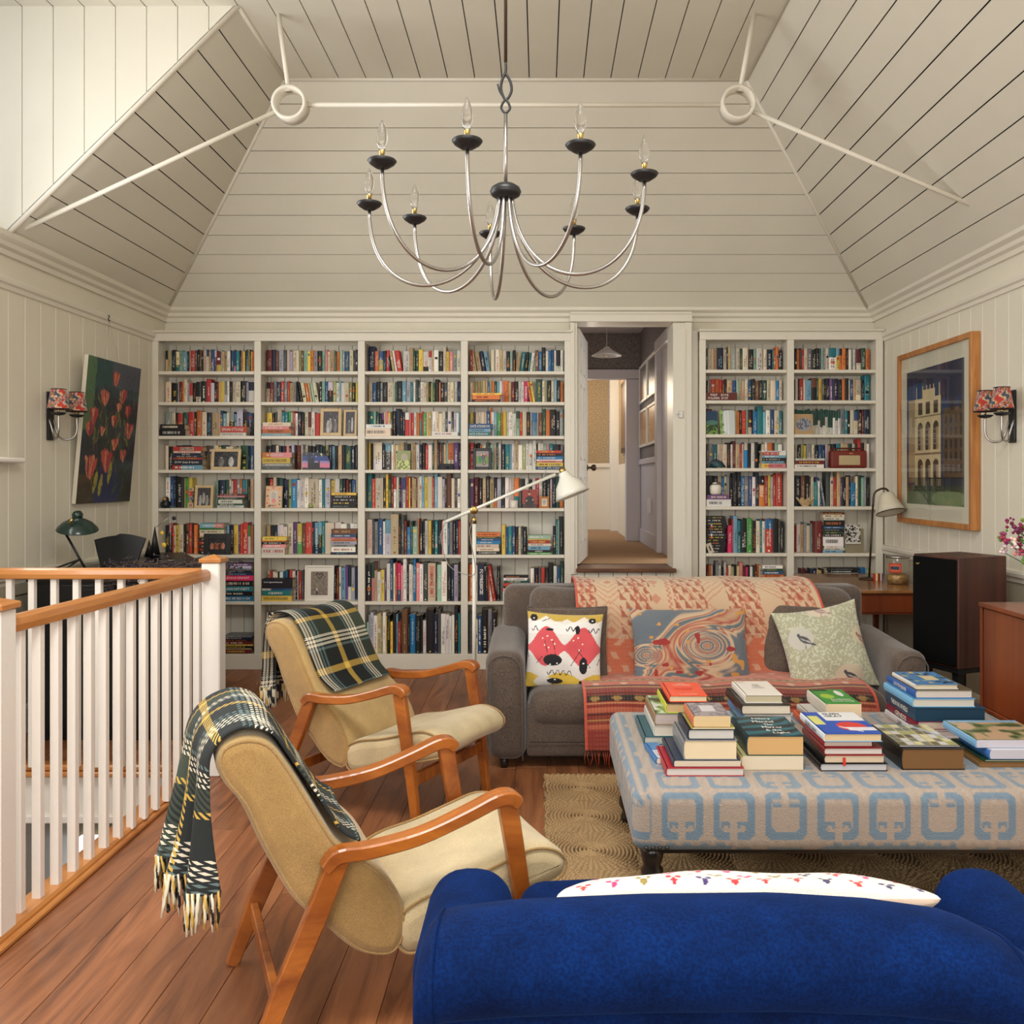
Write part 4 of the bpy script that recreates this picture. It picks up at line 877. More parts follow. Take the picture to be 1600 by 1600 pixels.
cv=CV(50,50,srgb(150,140,140)); cv.rect(0,.35,1,1,srgb(110,140,70)); cv.ell(.35,.5,.14,.22,srgb(60,120,90)); cv.ell(.58,.4,.14,.2,srgb(90,84,88)); cv.rect(0,.8,1,1,srgb(150,140,132)); cv.ell(.4,.25,.07,.07,srgb(200,160,130)); cv.ell(.62,.2,.07,.07,srgb(200,160,130)); cv.ell(.65,.75,.13,.13,srgb(60,50,50)); cv.ell(.65,.75,.07,.07,srgb(160,160,150)); cv.ell(.8,.3,.1,.06,srgb(200,60,40))
pframe('framed_photo','thick black frame with colour photo of people outdoors, bay left of doorway','D',4,739,768,34,cv,M_fblack,.024,tilt=.06,off=.004)
cv=CV(50,64,srgb(150,44,30)); cv.rect(0,.78,1,1,srgb(60,24,20)); cv.ell(.5,.62,.3,.28,srgb(20,16,18)); cv.ell(.48,.22,.08,.1,srgb(206,156,124)); cv.ell(.48,.15,.08,.06,srgb(40,26,20)); cv.ell(.3,.6,.06,.04,srgb(206,156,124)); cv.ell(.72,.56,.06,.04,srgb(206,156,124)); cv.line(.2,.62,.16,.95,.02,srgb(100,60,30)); cv.line(.85,.6,.88,.95,.02,srgb(100,60,30))
pframe('postcard','red-backed portrait card of a seated person in black clothes','D',5,816,839,29,cv,None,0,off=.01,cat='card')
cv=CV(20,24,srgb(214,204,184)); cv.ell(.5,.4,.3,.25,srgb(150,160,170)); cv.ell(.5,.68,.25,.15,srgb(190,170,140))
pframe('framed_photo','small orange wooden frame beside the portrait card','D',5,843,858,18,cv,M_forange,.016,mount=.0,off=.004)
cv=CV(44,48,srgb(150,160,110)); cv.ell(.55,.35,.25,.2,srgb(180,172,150)); nz=vnoise(cv.X*12,cv.Y*12,9); cv.m((nz>.5)&(cv.Y>.5),srgb(206,212,140),.9); cv.m((nz<.3)&(cv.Y>.45),srgb(90,120,50),.9)
pframe('greeting_card','pale green floral card leaning on the books of the third bay','C',4,620,641,30,cv,None,0,off=.05,cat='card')
cv=CV(36,60,srgb(20,60,90)); cv.rect(0,.45,1,1,srgb(36,60,36)); nz=vnoise(cv.X*10,cv.Y*14,3); cv.m((nz>.55)&(cv.Y>.5),srgb(110,150,60),.9); cv.ell(.5,.5,.5,.1,srgb(70,120,110))
pframe('greeting_card','card with a dark blue sky over green trees, right bookcase','E',3,1104,1122,37,cv,None,0,off=.03,cat='card')
cv=CV(44,60,srgb(200,208,206)); cv.rect(0,0,.22,1,srgb(150,180,110)); cv.rect(.5,0,.62,1,srgb(226,228,226)); cv.rect(.3,.05,.46,.9,srgb(222,226,228)); nz=vnoise(cv.X*8,cv.Y*10,13); cv.m((nz>.6)&(cv.X<.3),srgb(90,120,60),.8)
pframe('greeting_card','pale card of a bright window with curtains, right bookcase','E',3,1125,1149,38,cv,None,0,off=.03,yaw=.1,cat='card')
cv=CV(50,50,srgb(176,144,102)); r_=np.hypot((cv.X-.5)/.42,(cv.Y-.52)/.32); nz=vnoise(cv.X*16,cv.Y*10,15); cv.m(r_<1,srgb(150,152,156)); cv.m((r_<.95)&(nz>.5),srgb(90,92,104),.9)
pframe('greeting_card','square tan card with a grey drawing of a boat scene','F',3,1242,1271,32,cv,None,0,off=.01,cat='card')
def bwprint(seed):
    cv=CV(44,60,srgb(200,196,186)); nz=vnoise(cv.X*9,cv.Y*14,seed); cv.m(nz>.48,srgb(30,30,32)); nz=vnoise(cv.X*20,cv.Y*20,seed+1); cv.m(nz>.7,srgb(210,206,196)); cv.rect(0,.9,1,1,srgb(200,196,186)); return cv
pframe('photo_print','black and white photo print leaning on cream board beside flat stack','F',6,1321,1345,30,bwprint(21),None,0,off=.008,base=.075,cat='photo')
pframe('photo_print','small black and white print half hidden behind the larger one','F',6,1327,1337,44,bwprint(25),None,0,off=.03,base=.0,cat='photo')
cv=CV(4,4,srgb(140,130,104)); pframe('cream_board','plain khaki mount board standing behind the black and white print','F',6,1322,1350,38,cv,None,0,off=.02,cat='board',tilt=.05)
# ornaments
def orn(nm,label,cat,px,bay,row,off=.03,z=0): 
    Y=YF+off; return thing(nm,label,cat,(fx(px,Y),Y,shelfz(bay,row)+z+.0005),0)
t=orn('nesting_doll','small dark painted nesting doll with a yellow face patch','ornament',259,'A',5,.03)
mb=MB(); mb.lathe([(.034,0),(.042,.02),(.04,.045),(.024,.062),(.026,.075),(.018,.09),(.001,.094)],n=18,col=srgb(18,24,28)); mb.build('body',M_glossattr,t)
mb=MB(); mb.lathe([(.001,-.002),(.014,0),(.01,.004)],M=Matrix.Translation((0,-.024,.076))@Matrix.Rotation(PI/2,4,'X'),n=12,col=srgb(190,140,70)); mb.build('face',M_glossattr,t)
t=orn('painted_block','rounded block painted with a black castle against blue and pink sky','ornament',494,'B',4,.014)
w=.225;hh=.145; cv=CV(60,44,srgb(30,60,130)); cv.rect(0,0,1,.22,srgb(12,18,50)); cv.rect(0,.5,1,.66,srgb(150,130,180)); cv.rect(0,.62,1,1,srgb(206,120,150)); cv.rect(0,.88,1,1,srgb(8,10,10))
for a,b,c in ((.2,.3,.26),(.28,.38,.36),(.36,.44,.3),(.58,.63,.48),(.0,.2,.88)): cv.rect(a,c,b,1,srgb(8,8,12))
cv.tri(((.2,.3),(.26,.18),(.31,.3)),srgb(8,8,12)); cv.rect(.26,.6,.62,1,srgb(8,8,12)); 
for x,y in ((.15,.1),(.4,.12),(.7,.2),(.5,.25)): cv.ell(x,y,.015,.02,srgb(230,230,220))
cv.ell(.68,.12,.035,.05,srgb(220,220,160))
prof=[(-w/2,0),(w/2,0),(w/2,hh*.45),(w*.42,hh*.75),(w*.25,hh*.95),(0,hh),(-w*.5,hh*.97)]
mb=MB(); mb.prism(prof,0,.03,'y',col=srgb(10,12,20)); mb.build('block',M_glossattr,t)
U,Vv=np.meshgrid(np.linspace(0,1,60),np.linspace(0,1,44)); top=np.interp(U,[0,.5,.75,.92,1],[.97,1,.95,.75,.45])
pp=np.stack([-w/2+U*w,np.full(U.shape,-.001),hh*top*(1-Vv)],-1); mb=MB(); mb.grid(pp,cv.sample(U,1-top*(1-Vv))); mb.build('painting',M_glossattr,t)
t=orn('paperweight','round green glass paperweight on the fifth shelf of second bay','ornament',485.5,'B',5,.025); mb=MB(); mb.lathe([(.018,0),(.022,.012),(.02,.028),(.012,.038),(.001,.041)],n=16,col=srgb(150,160,100)); mb.build('glass_dome',M_glossattr,t)
mb=MB(); mb.lathe([(.02,0),(.021,.003),(.019,.004)],n=16,col=srgb(60,60,30)); mb.build('base',M_glossattr,t)
t=orn('candle_pot','plain white candle pot in front of the thick orange book','pot',803,'D',5,.03); mb=MB(); mb.lathe([(.031,0),(.033,.003),(.033,.062),(.029,.062),(.029,.05),(.001,.05)],n=24); mb.build('pot',M_fwhite,t); mb=MB(); mb.tube([(0,0,.05),(0,0,.058)],.0015,5); mb.build('wick',M_black,t)
t=orn('jar_candle','white candle in a glass jar standing on a purple book','candle',1118,'E',5,.06,z=18*.00527+.002); mb=MB(); mb.lathe([(.036,0),(.048,.012),(.05,.06),(.042,.078),(.03,.082),(.036,.1)],n=24,cap=True); mb.build('jar',M_fwhite,t); mb=MB(); mb.lathe([(.034,.082),(.038,.1),(.032,.104),(.0,.104)],n=20); mb.build('rim',M_steel,t)
t=orn('lotus_bowl','cream lotus-shaped candle holder with pointed petals','candle holder',1258,'F',5,.05); mb=MB(); 
for k in range(8):
    a=2*PI*k/8; c,s=math.cos(a),math.sin(a); pe=[(.02,-.012,.004),(.04,-.02,.02),(.058,-.018,.045),(.078,0,.07),(.058,.018,.045),(.04,.02,.02),(.02,.012,.004)]
    vs=[(x*c-y*s,x*s+y*c,z) for x,y,z in pe]; vs+= [(x*.9*c-y*.9*s,x*.9*s+y*.9*c,z+.006) for x,y,z in pe]
    mb.add(vs,[tuple(range(7)),tuple(range(7,14))[::-1]]+[(i,(i+1)%7,7+(i+1)%7,7+i) for i in range(7)])
mb.build('petals',M_fpale,t); mb=MB(); mb.lathe([(.028,0),(.032,.01),(.022,.02),(.001,.02)],n=16); mb.build('base',M_fpale,t)
t=orn('shell_ornament','dark teal curled shell-like ornament, right bookcase','ornament',1120,'E',4,.03)
mb=MB(); 
for k in range(5): mb.tube([(-.06+.012*k,.004*k,.0+.004),(-.05+.01*k,.0,.04-.004*k),(-.01,.0,.065-.009*k),(.04,0,.045-.008*k),(.075-.006*k,0,.006)],[.004,.011,.013,.009,.003],8,col=srgb(16+8*k,44+10*k,54+8*k))
mb.build('ribs',M_glossattr,t)
t=orn('hanging_tag','cream card tag with dark mark leaning on the black notebooks','tag',1112,'E',6,.012)
mb=MB(); R=Matrix.Rotation(.2,4,'X').inverted(); Rz=Matrix.Rotation(-.33,4,'Y'); mb.box(-.022,.022,-.002,0,0,.085,col=srgb(190,178,156),M=Rz@R); mb.box(-.005,.006,-.0035,-.002,.02,.06,col=srgb(50,40,36),M=Rz@R); mb.build('card',M_attr,t)
mb=MB()
for i,c in enumerate('kowbErlbk'): mb.box(-.008,.004,-.004,-.001,.1+i*.02,.12+i*.02,col=srgb(*PAL[c]))
mb.build('striped_ribbon',M_attr,t)
# retro radio
t=orn('table_radio','dark red leather retro radio with cream speaker panel and handle','radio',1327,'F',4,.004)
mb=MB(); rbox(mb,(0,.045,.073),(.30,.085,.145),.02,n=4); mb.build('body',mat('red_leather',srgb(118,40,28),.5,var=.1,bump=.2,bs=120),t)
mb=MB(); mb.bbox(-.085,.09,-.002,.004,.025,.105,.004); mb.build('speaker_panel',mat('cream_speaker_cloth',srgb(190,170,130),.8,bump=.4,bs=300),t)
mb=MB(); mb.tube([(-.14,.04,.13),(-.13,.04,.158),(-.10,.04,.163),(.1,.04,.163),(.13,.04,.158),(.14,.04,.13)],.006,8); mb.build('handle',mat('red_leather_strap',srgb(90,30,24),.5),t)
mb=MB(); mb.box(-.0,.03,-.004,-.001,.118,.124); mb.build('emblem',M_brass,t)
t=orn('black_box_sign','black block printed with dark letters in the third bay','box',697,'C',4,.05)
mb=MB(); mb.bbox(-.06,.06,0,.03,0,.05,.002,col=srgb(16,16,18)); mb.build('block',M_attr,t); mb=MB(); put_text(mb,'BM',(-.005,-.002,.025),(1,0,0),(0,0,1),.1,.036,srgb(46,48,54)); mb.build('lettering',M_attr,t)
# ================================================================ fabrics
def fabric(name,c,c2=None,rough=.9,sheen=.4,scale=500,bump=.5,var=.12,stc=None,ch=0):
    m,nt,b=newmat(name);N=nt.nodes;L=nt.links
    setin(b,'Roughness',rough); setin(b,'Sheen Weight',sheen); setin(b,'Sheen Roughness',.4)
    if stc: setin(b,'Sheen Tint',(*stc,1))
    tc=N.new('ShaderNodeTexCoord')
    n=N.new('ShaderNodeTexNoise'); n.inputs['Scale'].default_value=scale; n.inputs['Detail'].default_value=2; L.new(tc.outputs['Object'],n.inputs['Vector'])
    n2=N.new('ShaderNodeTexNoise'); n2.inputs['Scale'].default_value=9; n2.inputs['Detail'].default_value=4; L.new(tc.outputs['Object'],n2.inputs['Vector'])
    cr=N.new('ShaderNodeValToRGB'); cr.color_ramp.elements[0].position=.35; cr.color_ramp.elements[1].position=.65
    cr.color_ramp.elements[0].color=(*(c2 or tuple(q*.65 for q in c)),1); cr.color_ramp.elements[1].color=(*c,1); L.new(n.outputs['Fac'],cr.inputs[0])
    mr=N.new('ShaderNodeMapRange'); mr.inputs[1].default_value=.3; mr.inputs[2].default_value=.7; mr.inputs[3].default_value=1-var; mr.inputs[4].default_value=1+var; L.new(n2.outputs['Fac'],mr.inputs[0])
    sc=N.new('ShaderNodeVectorMath'); sc.operation='SCALE'; L.new(cr.outputs[0],sc.inputs[0]); L.new(mr.outputs[0],sc.inputs['Scale']); L.new(sc.outputs[0],b.inputs['Base Color'])
    bp=N.new('ShaderNodeBump'); bp.inputs['Strength'].default_value=bump; bp.inputs['Distance'].default_value=.003; L.new(n.outputs['Fac'],bp.inputs['Height']); L.new(bp.outputs[0],b.inputs['Normal'])
    return m
M_tweed=fabric('mustard_tweed',srgb(200,172,118),srgb(158,126,72),scale=700)
M_tweedside=fabric('mustard_herringbone_tweed',srgb(192,156,96),srgb(150,114,62),scale=700,bump=.8)
M_seatf=fabric('sheen_pale_tweed',srgb(206,188,150),srgb(182,162,122),scale=420)  # same chair tweed made paler: the seat's sheen is put into its colour
M_brown=fabric('brown_chenille',srgb(108,92,80),srgb(62,51,44),scale=260,bump=.9)
M_blue=fabric('blue_velvet',srgb(2,32,82),srgb(1,22,64),rough=.9,sheen=.10,scale=160,bump=.3,var=.35,stc=(.03,.16,.6))
for n_ in M_blue.node_tree.nodes:
    if n_.type=='BSDF_PRINCIPLED': setin(n_,'Specular IOR Level',.12)

M_pinkb=fabric('pale_peach_cotton',srgb(238,212,190),srgb(228,200,176),scale=600,bump=.3,var=.05)
def herringbone(m):
    nt=m.node_tree; N=nt.nodes; L=nt.links; X.nt=nt; b=N['Principled BSDF']; tc=N.new('ShaderNodeTexCoord'); sp=N.new('ShaderNodeSeparateXYZ'); L.new(tc.outputs['Object'],sp.inputs[0])
    x=X(sp.outputs[0]); z=X(sp.outputs[2]); h=(x*(1/.0075)+((z*(1/.036)).fr()-.5).ab()*9.6).fr().gt(.5)
    src=b.inputs['Base Color'].links[0].from_socket; sc=N.new('ShaderNodeVectorMath'); sc.operation='SCALE'; k=h*.38+.78; L.new(src,sc.inputs[0]); L.new(k.s,sc.inputs['Scale']); L.new(sc.outputs[0],b.inputs['Base Color'])
herringbone(M_tweedside)
def plaidmat(name,base,dark,fuzzy=0):
    """woven plaid: two stripe sequences crossed through a twill mask, on UVs in metres"""
    m,nt,b=newmat(name); N=nt.nodes;L=nt.links; X.nt=nt
    setin(b,'Roughness',.95); setin(b,'Sheen Weight',0)
    uv=N.new('ShaderNodeUVMap'); uv.uv_map='UVMap'; sp=N.new('ShaderNodeSeparateXYZ'); L.new(uv.outputs[0],sp.inputs[0]); U=X(sp.outputs[0]);V=X(sp.outputs[1])
    K=srgb(8,14,15);W=srgb(222,214,192);Yl=srgb(200,164,70);T=srgb(96,116,116);G=srgb(52,62,48)
    seq=[(0,K),(.20,K),(.205,W),(.225,K),(.235,W),(.255,K),(.265,W),(.285,K),(.295,W),(.315,K),(.325,T),(.345,K),(.36,T),(.38,K),(.52,K),(.525,Yl),(.575,K),(.70,K),(.71,T),(.73,K),(.745,W),(.765,K),(.775,W),(.795,K),(.805,W),(.825,K),(.83,G),(.95,Yl),(.985,K)]
    def ramp(x,per,ph):
        cr=N.new('ShaderNodeValToRGB'); cr.color_ramp.interpolation='CONSTANT'; e=cr.color_ramp.elements
        e[0].position=0;e[0].color=(*seq[0][1],1); e[1].position=seq[1][0]; e[1].color=(*seq[1][1],1)
        for p,c in seq[2:]: q=e.new(p); q.color=(*c,1)
        L.new(((x*(1/per)+ph).fr()).s,cr.inputs[0]); return cr.outputs[0]
    cu=ramp(U,base[0],base[1]); cv=ramp(V,base[2],base[3])
    tw=((U+V)*(1/(.019 if fuzzy else .011))).fr().gt(.5)
    out=mixc(nt,tw,cu,cv)
    if fuzzy:
        n=N.new('ShaderNodeTexNoise'); n.inputs['Scale'].default_value=6; L.new(uv.outputs[0],n.inputs[0])
        f=X(n.outputs['Fac']).gt(-1)*fuzzy; out=mixc(nt,f,out,srgb(150,160,160))
    L.new(out,b.inputs['Base Color'])
    bp=N.new('ShaderNodeBump'); bp.inputs['Strength'].default_value=.5; bp.inputs['Distance'].default_value=.003; L.new(tw.s,bp.inputs['Height']); L.new(bp.outputs[0],b.inputs['Normal'])
    return m
# ================================================================ armchairs
BACKP=[(-.10,.885),(-.03,.865),(.03,.79),(.12,.64),(.17,.565),(.24,.515),(.32,.44),(.37,.35),(.375,.27),(.33,.22),(.25,.235),(.19,.275),(.12,.345),(.035,.43),(-.047,.575),(-.105,.70),(-.15,.76),(-.175,.815),(-.16,.865)]
SEATP=[(.34,.33),(.42,.375),(.55,.40),(.68,.435),(.79,.462),(.88,.445),(.925,.40),(.905,.345),(.82,.315),(.65,.27),(.48,.215),(.38,.205),(.335,.25)]
def armchair(label,loc,rz):
    t=thing('armchair',label,'armchair',loc,rz,None); HW=.285
    mb=MB(); pad(mb,BACKP,HW,.035,n=5,crown=0); o=mb.build('backrest_cushion',[M_tweed],t); 
    # herringbone side panel
    o.data.materials.append(M_tweedside)
    for p in o.data.polygons:
        if abs(p.normal.y)>.75 and abs(p.center.y)>HW-.02: p.material_index=1
    mb=MB(); pad(mb,SEATP,HW,.05,n=5,crown=-.012); mb.build('seat_cushion',M_seatf,t)
    # piping along both side seams
    mb=MB()
    for P_,r_ in ((BACKP,.030),(SEATP,.042)):
        pr=np.array(catmull(P_,5,True)); c=pr.mean(0)
        for s in (-1,1):
            nx=np.roll(pr,-1,0)-np.roll(pr,1,0); tt=nx/np.linalg.norm(nx,axis=1,keepdims=True); area=.5*np.sum(pr[:,0]*np.roll(pr[:,1],-1)-np.roll(pr[:,0],-1)*pr[:,1]); sg=1 if area>0 else -1
            q=pr+np.stack([-tt[:,1],tt[:,0]],1)*sg*.012
            mb.tube([(a,s*(HW-.008),b) for a,b in q],.0045,6,closed=True)
    mb.build('piping',M_tweedside,t)
    for s in (-1,1):
        y=s*.312
        mb=MB(); pts=catmull([(.12,.515),(.16,.545),(.25,.545),(.40,.56),(.55,.60),(.65,.632),(.70,.632),(.725,.61)],4)
        ws=np.interp(np.linspace(0,1,len(pts)),[0,.15,.5,.85,1],[.045,.05,.058,.06,.05]).tolist(); hs=np.interp(np.linspace(0,1,len(pts)),[0,.1,.5,.8,.95,1],[.035,.042,.036,.04,.045,.03]).tolist()
        sweep(mb,[(a,y,b) for a,b in pts],ws,hs); mb.build('armrest',M_arm,t)
        mb=MB(); sweep(mb,[(.69,y,.615),(.72,y,.45),(.755,y,.25),(.79,y,.0)],.034,[.062,.058,.048,.036]); mb.build('leg',M_arm,t)
        mb=MB(); sweep(mb,[(.165,y,.545),(.09,y,.38),(-.0,y,.20),(-.085,y,.0)],.034,[.062,.064,.06,.042]); mb.build('leg',M_arm,t)
    mb=MB(); sweep(mb,[(-.012,-.30,.17),(-.012,.30,.17)],.05,.026,side=(0,0,1)); mb.build('stretcher',M_arm,t)
    mb=MB(); sweep(mb,[(.755,-.30,.235),(.755,.30,.235)],.055,.026,side=(0,0,1)); mb.build('stretcher',M_arm,t)
    return t
A_LOC=(-.807,2.655,.001); A_R=math.radians(23.5); B_LOC=(-1.08,4.542,.001); B_R=math.radians(-27)
a_=armchair('mustard tweed armchair with teak arms nearest the stair railing, draped with a fuzzy plaid blanket',A_LOC,A_R)
b_=armchair('mustard tweed armchair with teak arms nearer the bookcase, crisp plaid blanket over its back',B_LOC,B_R)
a_.scale=(.93,.96,1); b_.scale=(.96,.96,1)
def blanket(label,loc,rz,path,y0,y1,mat_,hang_i,taper,frn=76,seed=1,fold=.01,skew=0,hangx=None):
    t=thing('plaid_blanket',label,'blanket',loc,rz)
    pr=np.array(catmull(path,6)); d=np.concatenate([[0],np.cumsum(np.linalg.norm(np.diff(pr,axis=0),axis=1))]); nv=len(pr); nu=41
    r=np.random.RandomState(seed)
    T=np.linspace(0,1,nu); pts=np.zeros((nv,nu,3)); uv=np.zeros((nv,nu,2))
    tg=np.gradient(pr,axis=0); tg/=np.linalg.norm(tg,axis=1,keepdims=True); nm=np.stack([tg[:,1],-tg[:,0]],1)
    for j in range(nv):
        s=max(0,(d[j]-hang_i)/(d[-1]-hang_i)); 
        a=y0+taper[0]*s; b=y1-taper[1]*s
        if j<8: a+=.02*(1-j/8)**2; 
        yy=a+(b-a)*T
        wav=fold*(.25+2.6*s)*np.sin(T*PI*5.2+seed)+fold*1.1*s*np.sin(T*PI*11+2)
        lift=.006*np.sin(T*7+d[j]*9+seed)
        off=-(wav*s*1.6+lift)
        if hangx is not None: off=off+0
        pts[j,:,0]=pr[j,0]+nm[j,0]*off+ (hangx(T,s) if hangx else 0); pts[j,:,1]=yy+wav*.5*s; pts[j,:,2]=pr[j,1]+nm[j,1]*off
        edge=np.exp(-((T)/.03)**2)+np.exp(-((1-T)/.03)**2); pts[j,:,0]-= -nm[j,0]*edge*.0; 
        uv[j,:,0]=T*(y1-y0); uv[j,:,1]=d[j]
    mb=MB(); mb.grid(pts); o=mb.build('woven_cloth',mat_,t); uvfrom(o,uv.reshape(-1,2))
    m=o.modifiers.new('thick','SOLIDIFY'); m.thickness=.010; m.offset=0
    m=o.modifiers.new('sub','SUBSURF'); m.levels=1; m.render_levels=1
    # fringe
    mb=MB(); cols=[srgb(24,30,30),srgb(216,208,184),srgb(196,160,76),srgb(216,208,184),srgb(24,30,30)]
    end=pts[-1]; dn=pts[-1]-pts[-3]; dn=dn/np.linalg.norm(dn,axis=1,keepdims=True)
    for k in range(frn):
        f=(k+.5)/frn*(nu-1); i=int(f); q=end[i]*(1-f+i)+end[min(i+1,nu-1)]*(f-i); dd=np.array([0,0,-1.0])*.9+dn[i]*.1; L_=.085+.02*r.rand()
        sw=r.randn(2)*.006; w=[(q+dd*L_*g+np.array([sw[0]*g,sw[1]*g,0])).tolist() for g in (-.12,.3,.65,1)]
        for s_ in (0,1):
            tw=[(p[0]+.0022*math.cos(g*9+s_*PI),p[1]+.0022*math.sin(g*9+s_*PI),p[2]) for g,p in enumerate(w)]
            mb.tube(tw,[.0042,.0046,.0042,.003],5,col=cols[(k//2+s_*(k%3==0)*1+s_)%5])
    mb.build('fringe',M_attr,t)
    return t
pm1=plaidmat('fuzzy_plaid_wool',(.50,.10,.50,.34),0,fuzzy=.05); pm2=plaidmat('crisp_plaid_wool',(.66,.23,.66,.37),0)
blanket('fuzzy green, cream and yellow plaid blanket hanging over the armchair by the stair railing',A_LOC,A_R,[(.235,.555),(.17,.60),(.10,.71),(.03,.825),(-.02,.90),(-.09,.925),(-.16,.905),(-.205,.85),(-.215,.76),(-.222,.62),(-.23,.48)],-.272,.22,pm1,.52,(.0,.10),seed=3,hangx=lambda T,s:.10*(1-T)**2*s-.045*s).scale=(.95,.97,.99)
blanket('crisp dark green, yellow and white plaid blanket over the armchair by the bookcase',B_LOC,B_R,[(.225,.555),(.15,.625),(.09,.73),(.04,.82),(-.03,.893),(-.10,.91),(-.165,.895),(-.20,.84),(-.215,.74),(-.222,.63),(-.232,.53)],-.235,.24,pm2,.52,(-.02,.06),seed=6,fold=.007).scale=(.97,.97,1)
# ================================================================ cushions
def pillow(nm,label,W,H,T,loc,rot,front,backm,colfn=None,flange=0,nu=90,puff=.5,ears=.06,tagm=None,cat='cushion'):
    t=thing(nm,label,cat,loc); t.rotation_euler=rot
    u=np.linspace(-1,1,nu); U,V=np.meshgrid(u,u)
    th=((1-np.abs(U)**2.4)*(1-np.abs(V)**2.4)).clip(0)**puff*T/2
    sx=1-ears*(1-V**2)*np.abs(U)**3; sy=1-ears*(1-U**2)*np.abs(V)**3
    px=U*W/2*sx; pz=V*H/2*sy+H/2
    wr=.006*np.sin(U*5+V*3)*np.sin(V*7-U*2)*(1-np.abs(U)**4)
    F=np.stack([px,-th-wr*(th>0.01),pz],-1); B=np.stack([px,th+wr*.0,pz],-1)[:,::-1]
    mb=MB(); cols=None
    if colfn is not None: cols=colfn((U+1)/2,1-(V+1)/2)
    mb.grid(F,cols); mb.build('front_cover',front,t)
    mb=MB(); mb.grid(B); mb.build('back_cover',backm,t)
    if flange:
        mb=MB(); k=60; s=np.linspace(0,2*PI,4*k,endpoint=False); 
        q=[]; 
        for i in range(4*k):
            e,f=divmod(i,k); a=-1+2*f/k; uu,vv=[(a,-1),(1,a),(-a,1),(-1,-a)][e]
            x_=uu*W/2*(1-ears*(1-vv**2)*abs(uu)**3); z_=vv*H/2*(1-ears*(1-uu**2)*abs(vv)**3)+H/2; q.append((x_,0,z_))
        mb.tube(q,.006,5,closed=True); mb.build('edge_piping',backm,t)
    return t
# retro atomic print cushion
def retro(cv):
    Y=cv.Y; Xc=cv.X
    cv.rect(0,0,1,.12,srgb(196,166,74)); 
    wv=.08+.10*np.abs(np.sin((Xc-.05)*PI*2.1)); cv.m(Y>wv,srgb(226,220,214))
    cv.m((Y>.04+.12*np.abs(np.cos(Xc*PI*2)))&(Y<.3),srgb(236,232,228),.8)
    top=.44-.24*np.abs(np.sin((Xc-.02)*PI*2.05))**1.6; bot=.52+.2*np.abs(np.sin((Xc-.02)*PI*2.05))**1.6
    cv.m((Y>top)&(Y<bot),srgb(214,84,90))
    cv.m((Y>.9-.1*np.abs(np.cos(Xc*PI*2.05)))&(Y>.8),srgb(216,180,66))
    cv.ell(.25,.93,.12,.07,srgb(226,220,214))
    D=srgb(22,18,24)
    for x,y,a,b in ((.09,.08,.05,.05),(.86,.1,.05,.04),(.31,.24,.05,.02),(.67,.235,.03,.06),(.36,.64,.12,.075),(.76,.70,.055,.11),(.40,.92,.10,.04),(.74,.93,.03,.03)): cv.ell(x,y,a,b,D)
    for x0,x1,y in ((.30,.62,.80),(.52,.66,.22),(.82,.97,.235),(.06,.16,.23)):
        n=60
        for i in range(n):
            a=i/n; cv.ell(x0+(x1-x0)*a,y+.03*math.sin(a*PI*8*(x1-x0)/.3),.006,.006,D)
    for x,y in ((.22,.36),(.28,.33),(.34,.38),(.3,.48),(.38,.43),(.25,.45),(.68,.34),(.74,.42),(.62,.38),(.7,.5)): cv.ell(x,y,.012,.012,srgb(240,232,210))
    for a,b,c,d in ((.25,.4,.33,.7),(.36,.4,.42,.68),(.6,.7,.72,.5),(.85,.72,.68,.5),(.02,.6,.0,.5),(.3,.9,.4,.99),(.95,.68,.99,.6),(.15,.68,.22,.6),(.2,.13,.3,.08)): cv.line(a,b,c,d,.004,D)
    for x,y in ((.33,.7),(.42,.68),(.76,.67),(.4,.9),(.09,.09),(.86,.1)): cv.ell(x,y,.012,.012,srgb(240,240,240))
    return cv
cvr=retro(CV(200,200,srgb(226,220,214)))
EARS=.07
tint=math.radians
pillow('printed_cushion','cushion with a pink, yellow and black abstract print leaning on the sofa arm',.43,.42,.13,(.12,4.97,.405),(tint(-14),tint(2),tint(-3)),M_attrf,M_brown,lambda u,v:cvr.sample(u,v),nu=170,ears=.06)
def marble(u,v):
    x=u*3.2;y=v*2.4
    for k,(a,b) in enumerate(((1.0,.8),(.55,.6),(.3,.4))):
        x2=x+a*np.sin(y*1.7/b*.6+k*2.1)+.35*vnoise(x*1.3+9,y*1.3+5,k); y=y+a*np.sin(x*1.5/b*.55+k)+.35*vnoise(x*1.3+3,y*1.3,k+7); x=x2
    r=np.hypot(u-.62,(v-.5)*1.0); sw=np.exp(-(r/.2)**2); f=(np.sin(x*2.2+y)*.5+.5)*(1-sw)+sw*(np.sin(r*90)*.5+.5)
    r2=np.hypot(u-.1,v-.6); s2=np.exp(-(r2/.12)**2); f=f*(1-s2)+s2*(np.sin(r2*110)*.5+.5)
    stops=np.array([0,.14,.2,.34,.42,.5,.56,.7,.8,.88,1]); cs=np.array([srgb(96,104,112),srgb(104,110,116),srgb(188,160,130),srgb(196,170,140),srgb(150,60,50),srgb(196,166,136),srgb(92,104,112),srgb(100,108,112),srgb(196,166,130),srgb(160,70,60),srgb(186,150,116)])
    out=np.stack([np.interp(f,stops,cs[:,i]) for i in range(3)],-1)
    n=vnoise(u*11+2,v*11,5); out[n>.86]=srgb(150,48,44); n=vnoise(u*13,v*13+4,8); out[n>.88]=srgb(196,140,70)
    return out
pillow('marbled_cushion','large cushion printed with grey-blue and red marbled swirls on the sofa throw',.68,.46,.15,(.86,5.05,.385),(tint(-20),tint(0),tint(3)),M_attrf,M_brown,marble,nu=240,ears=.05)
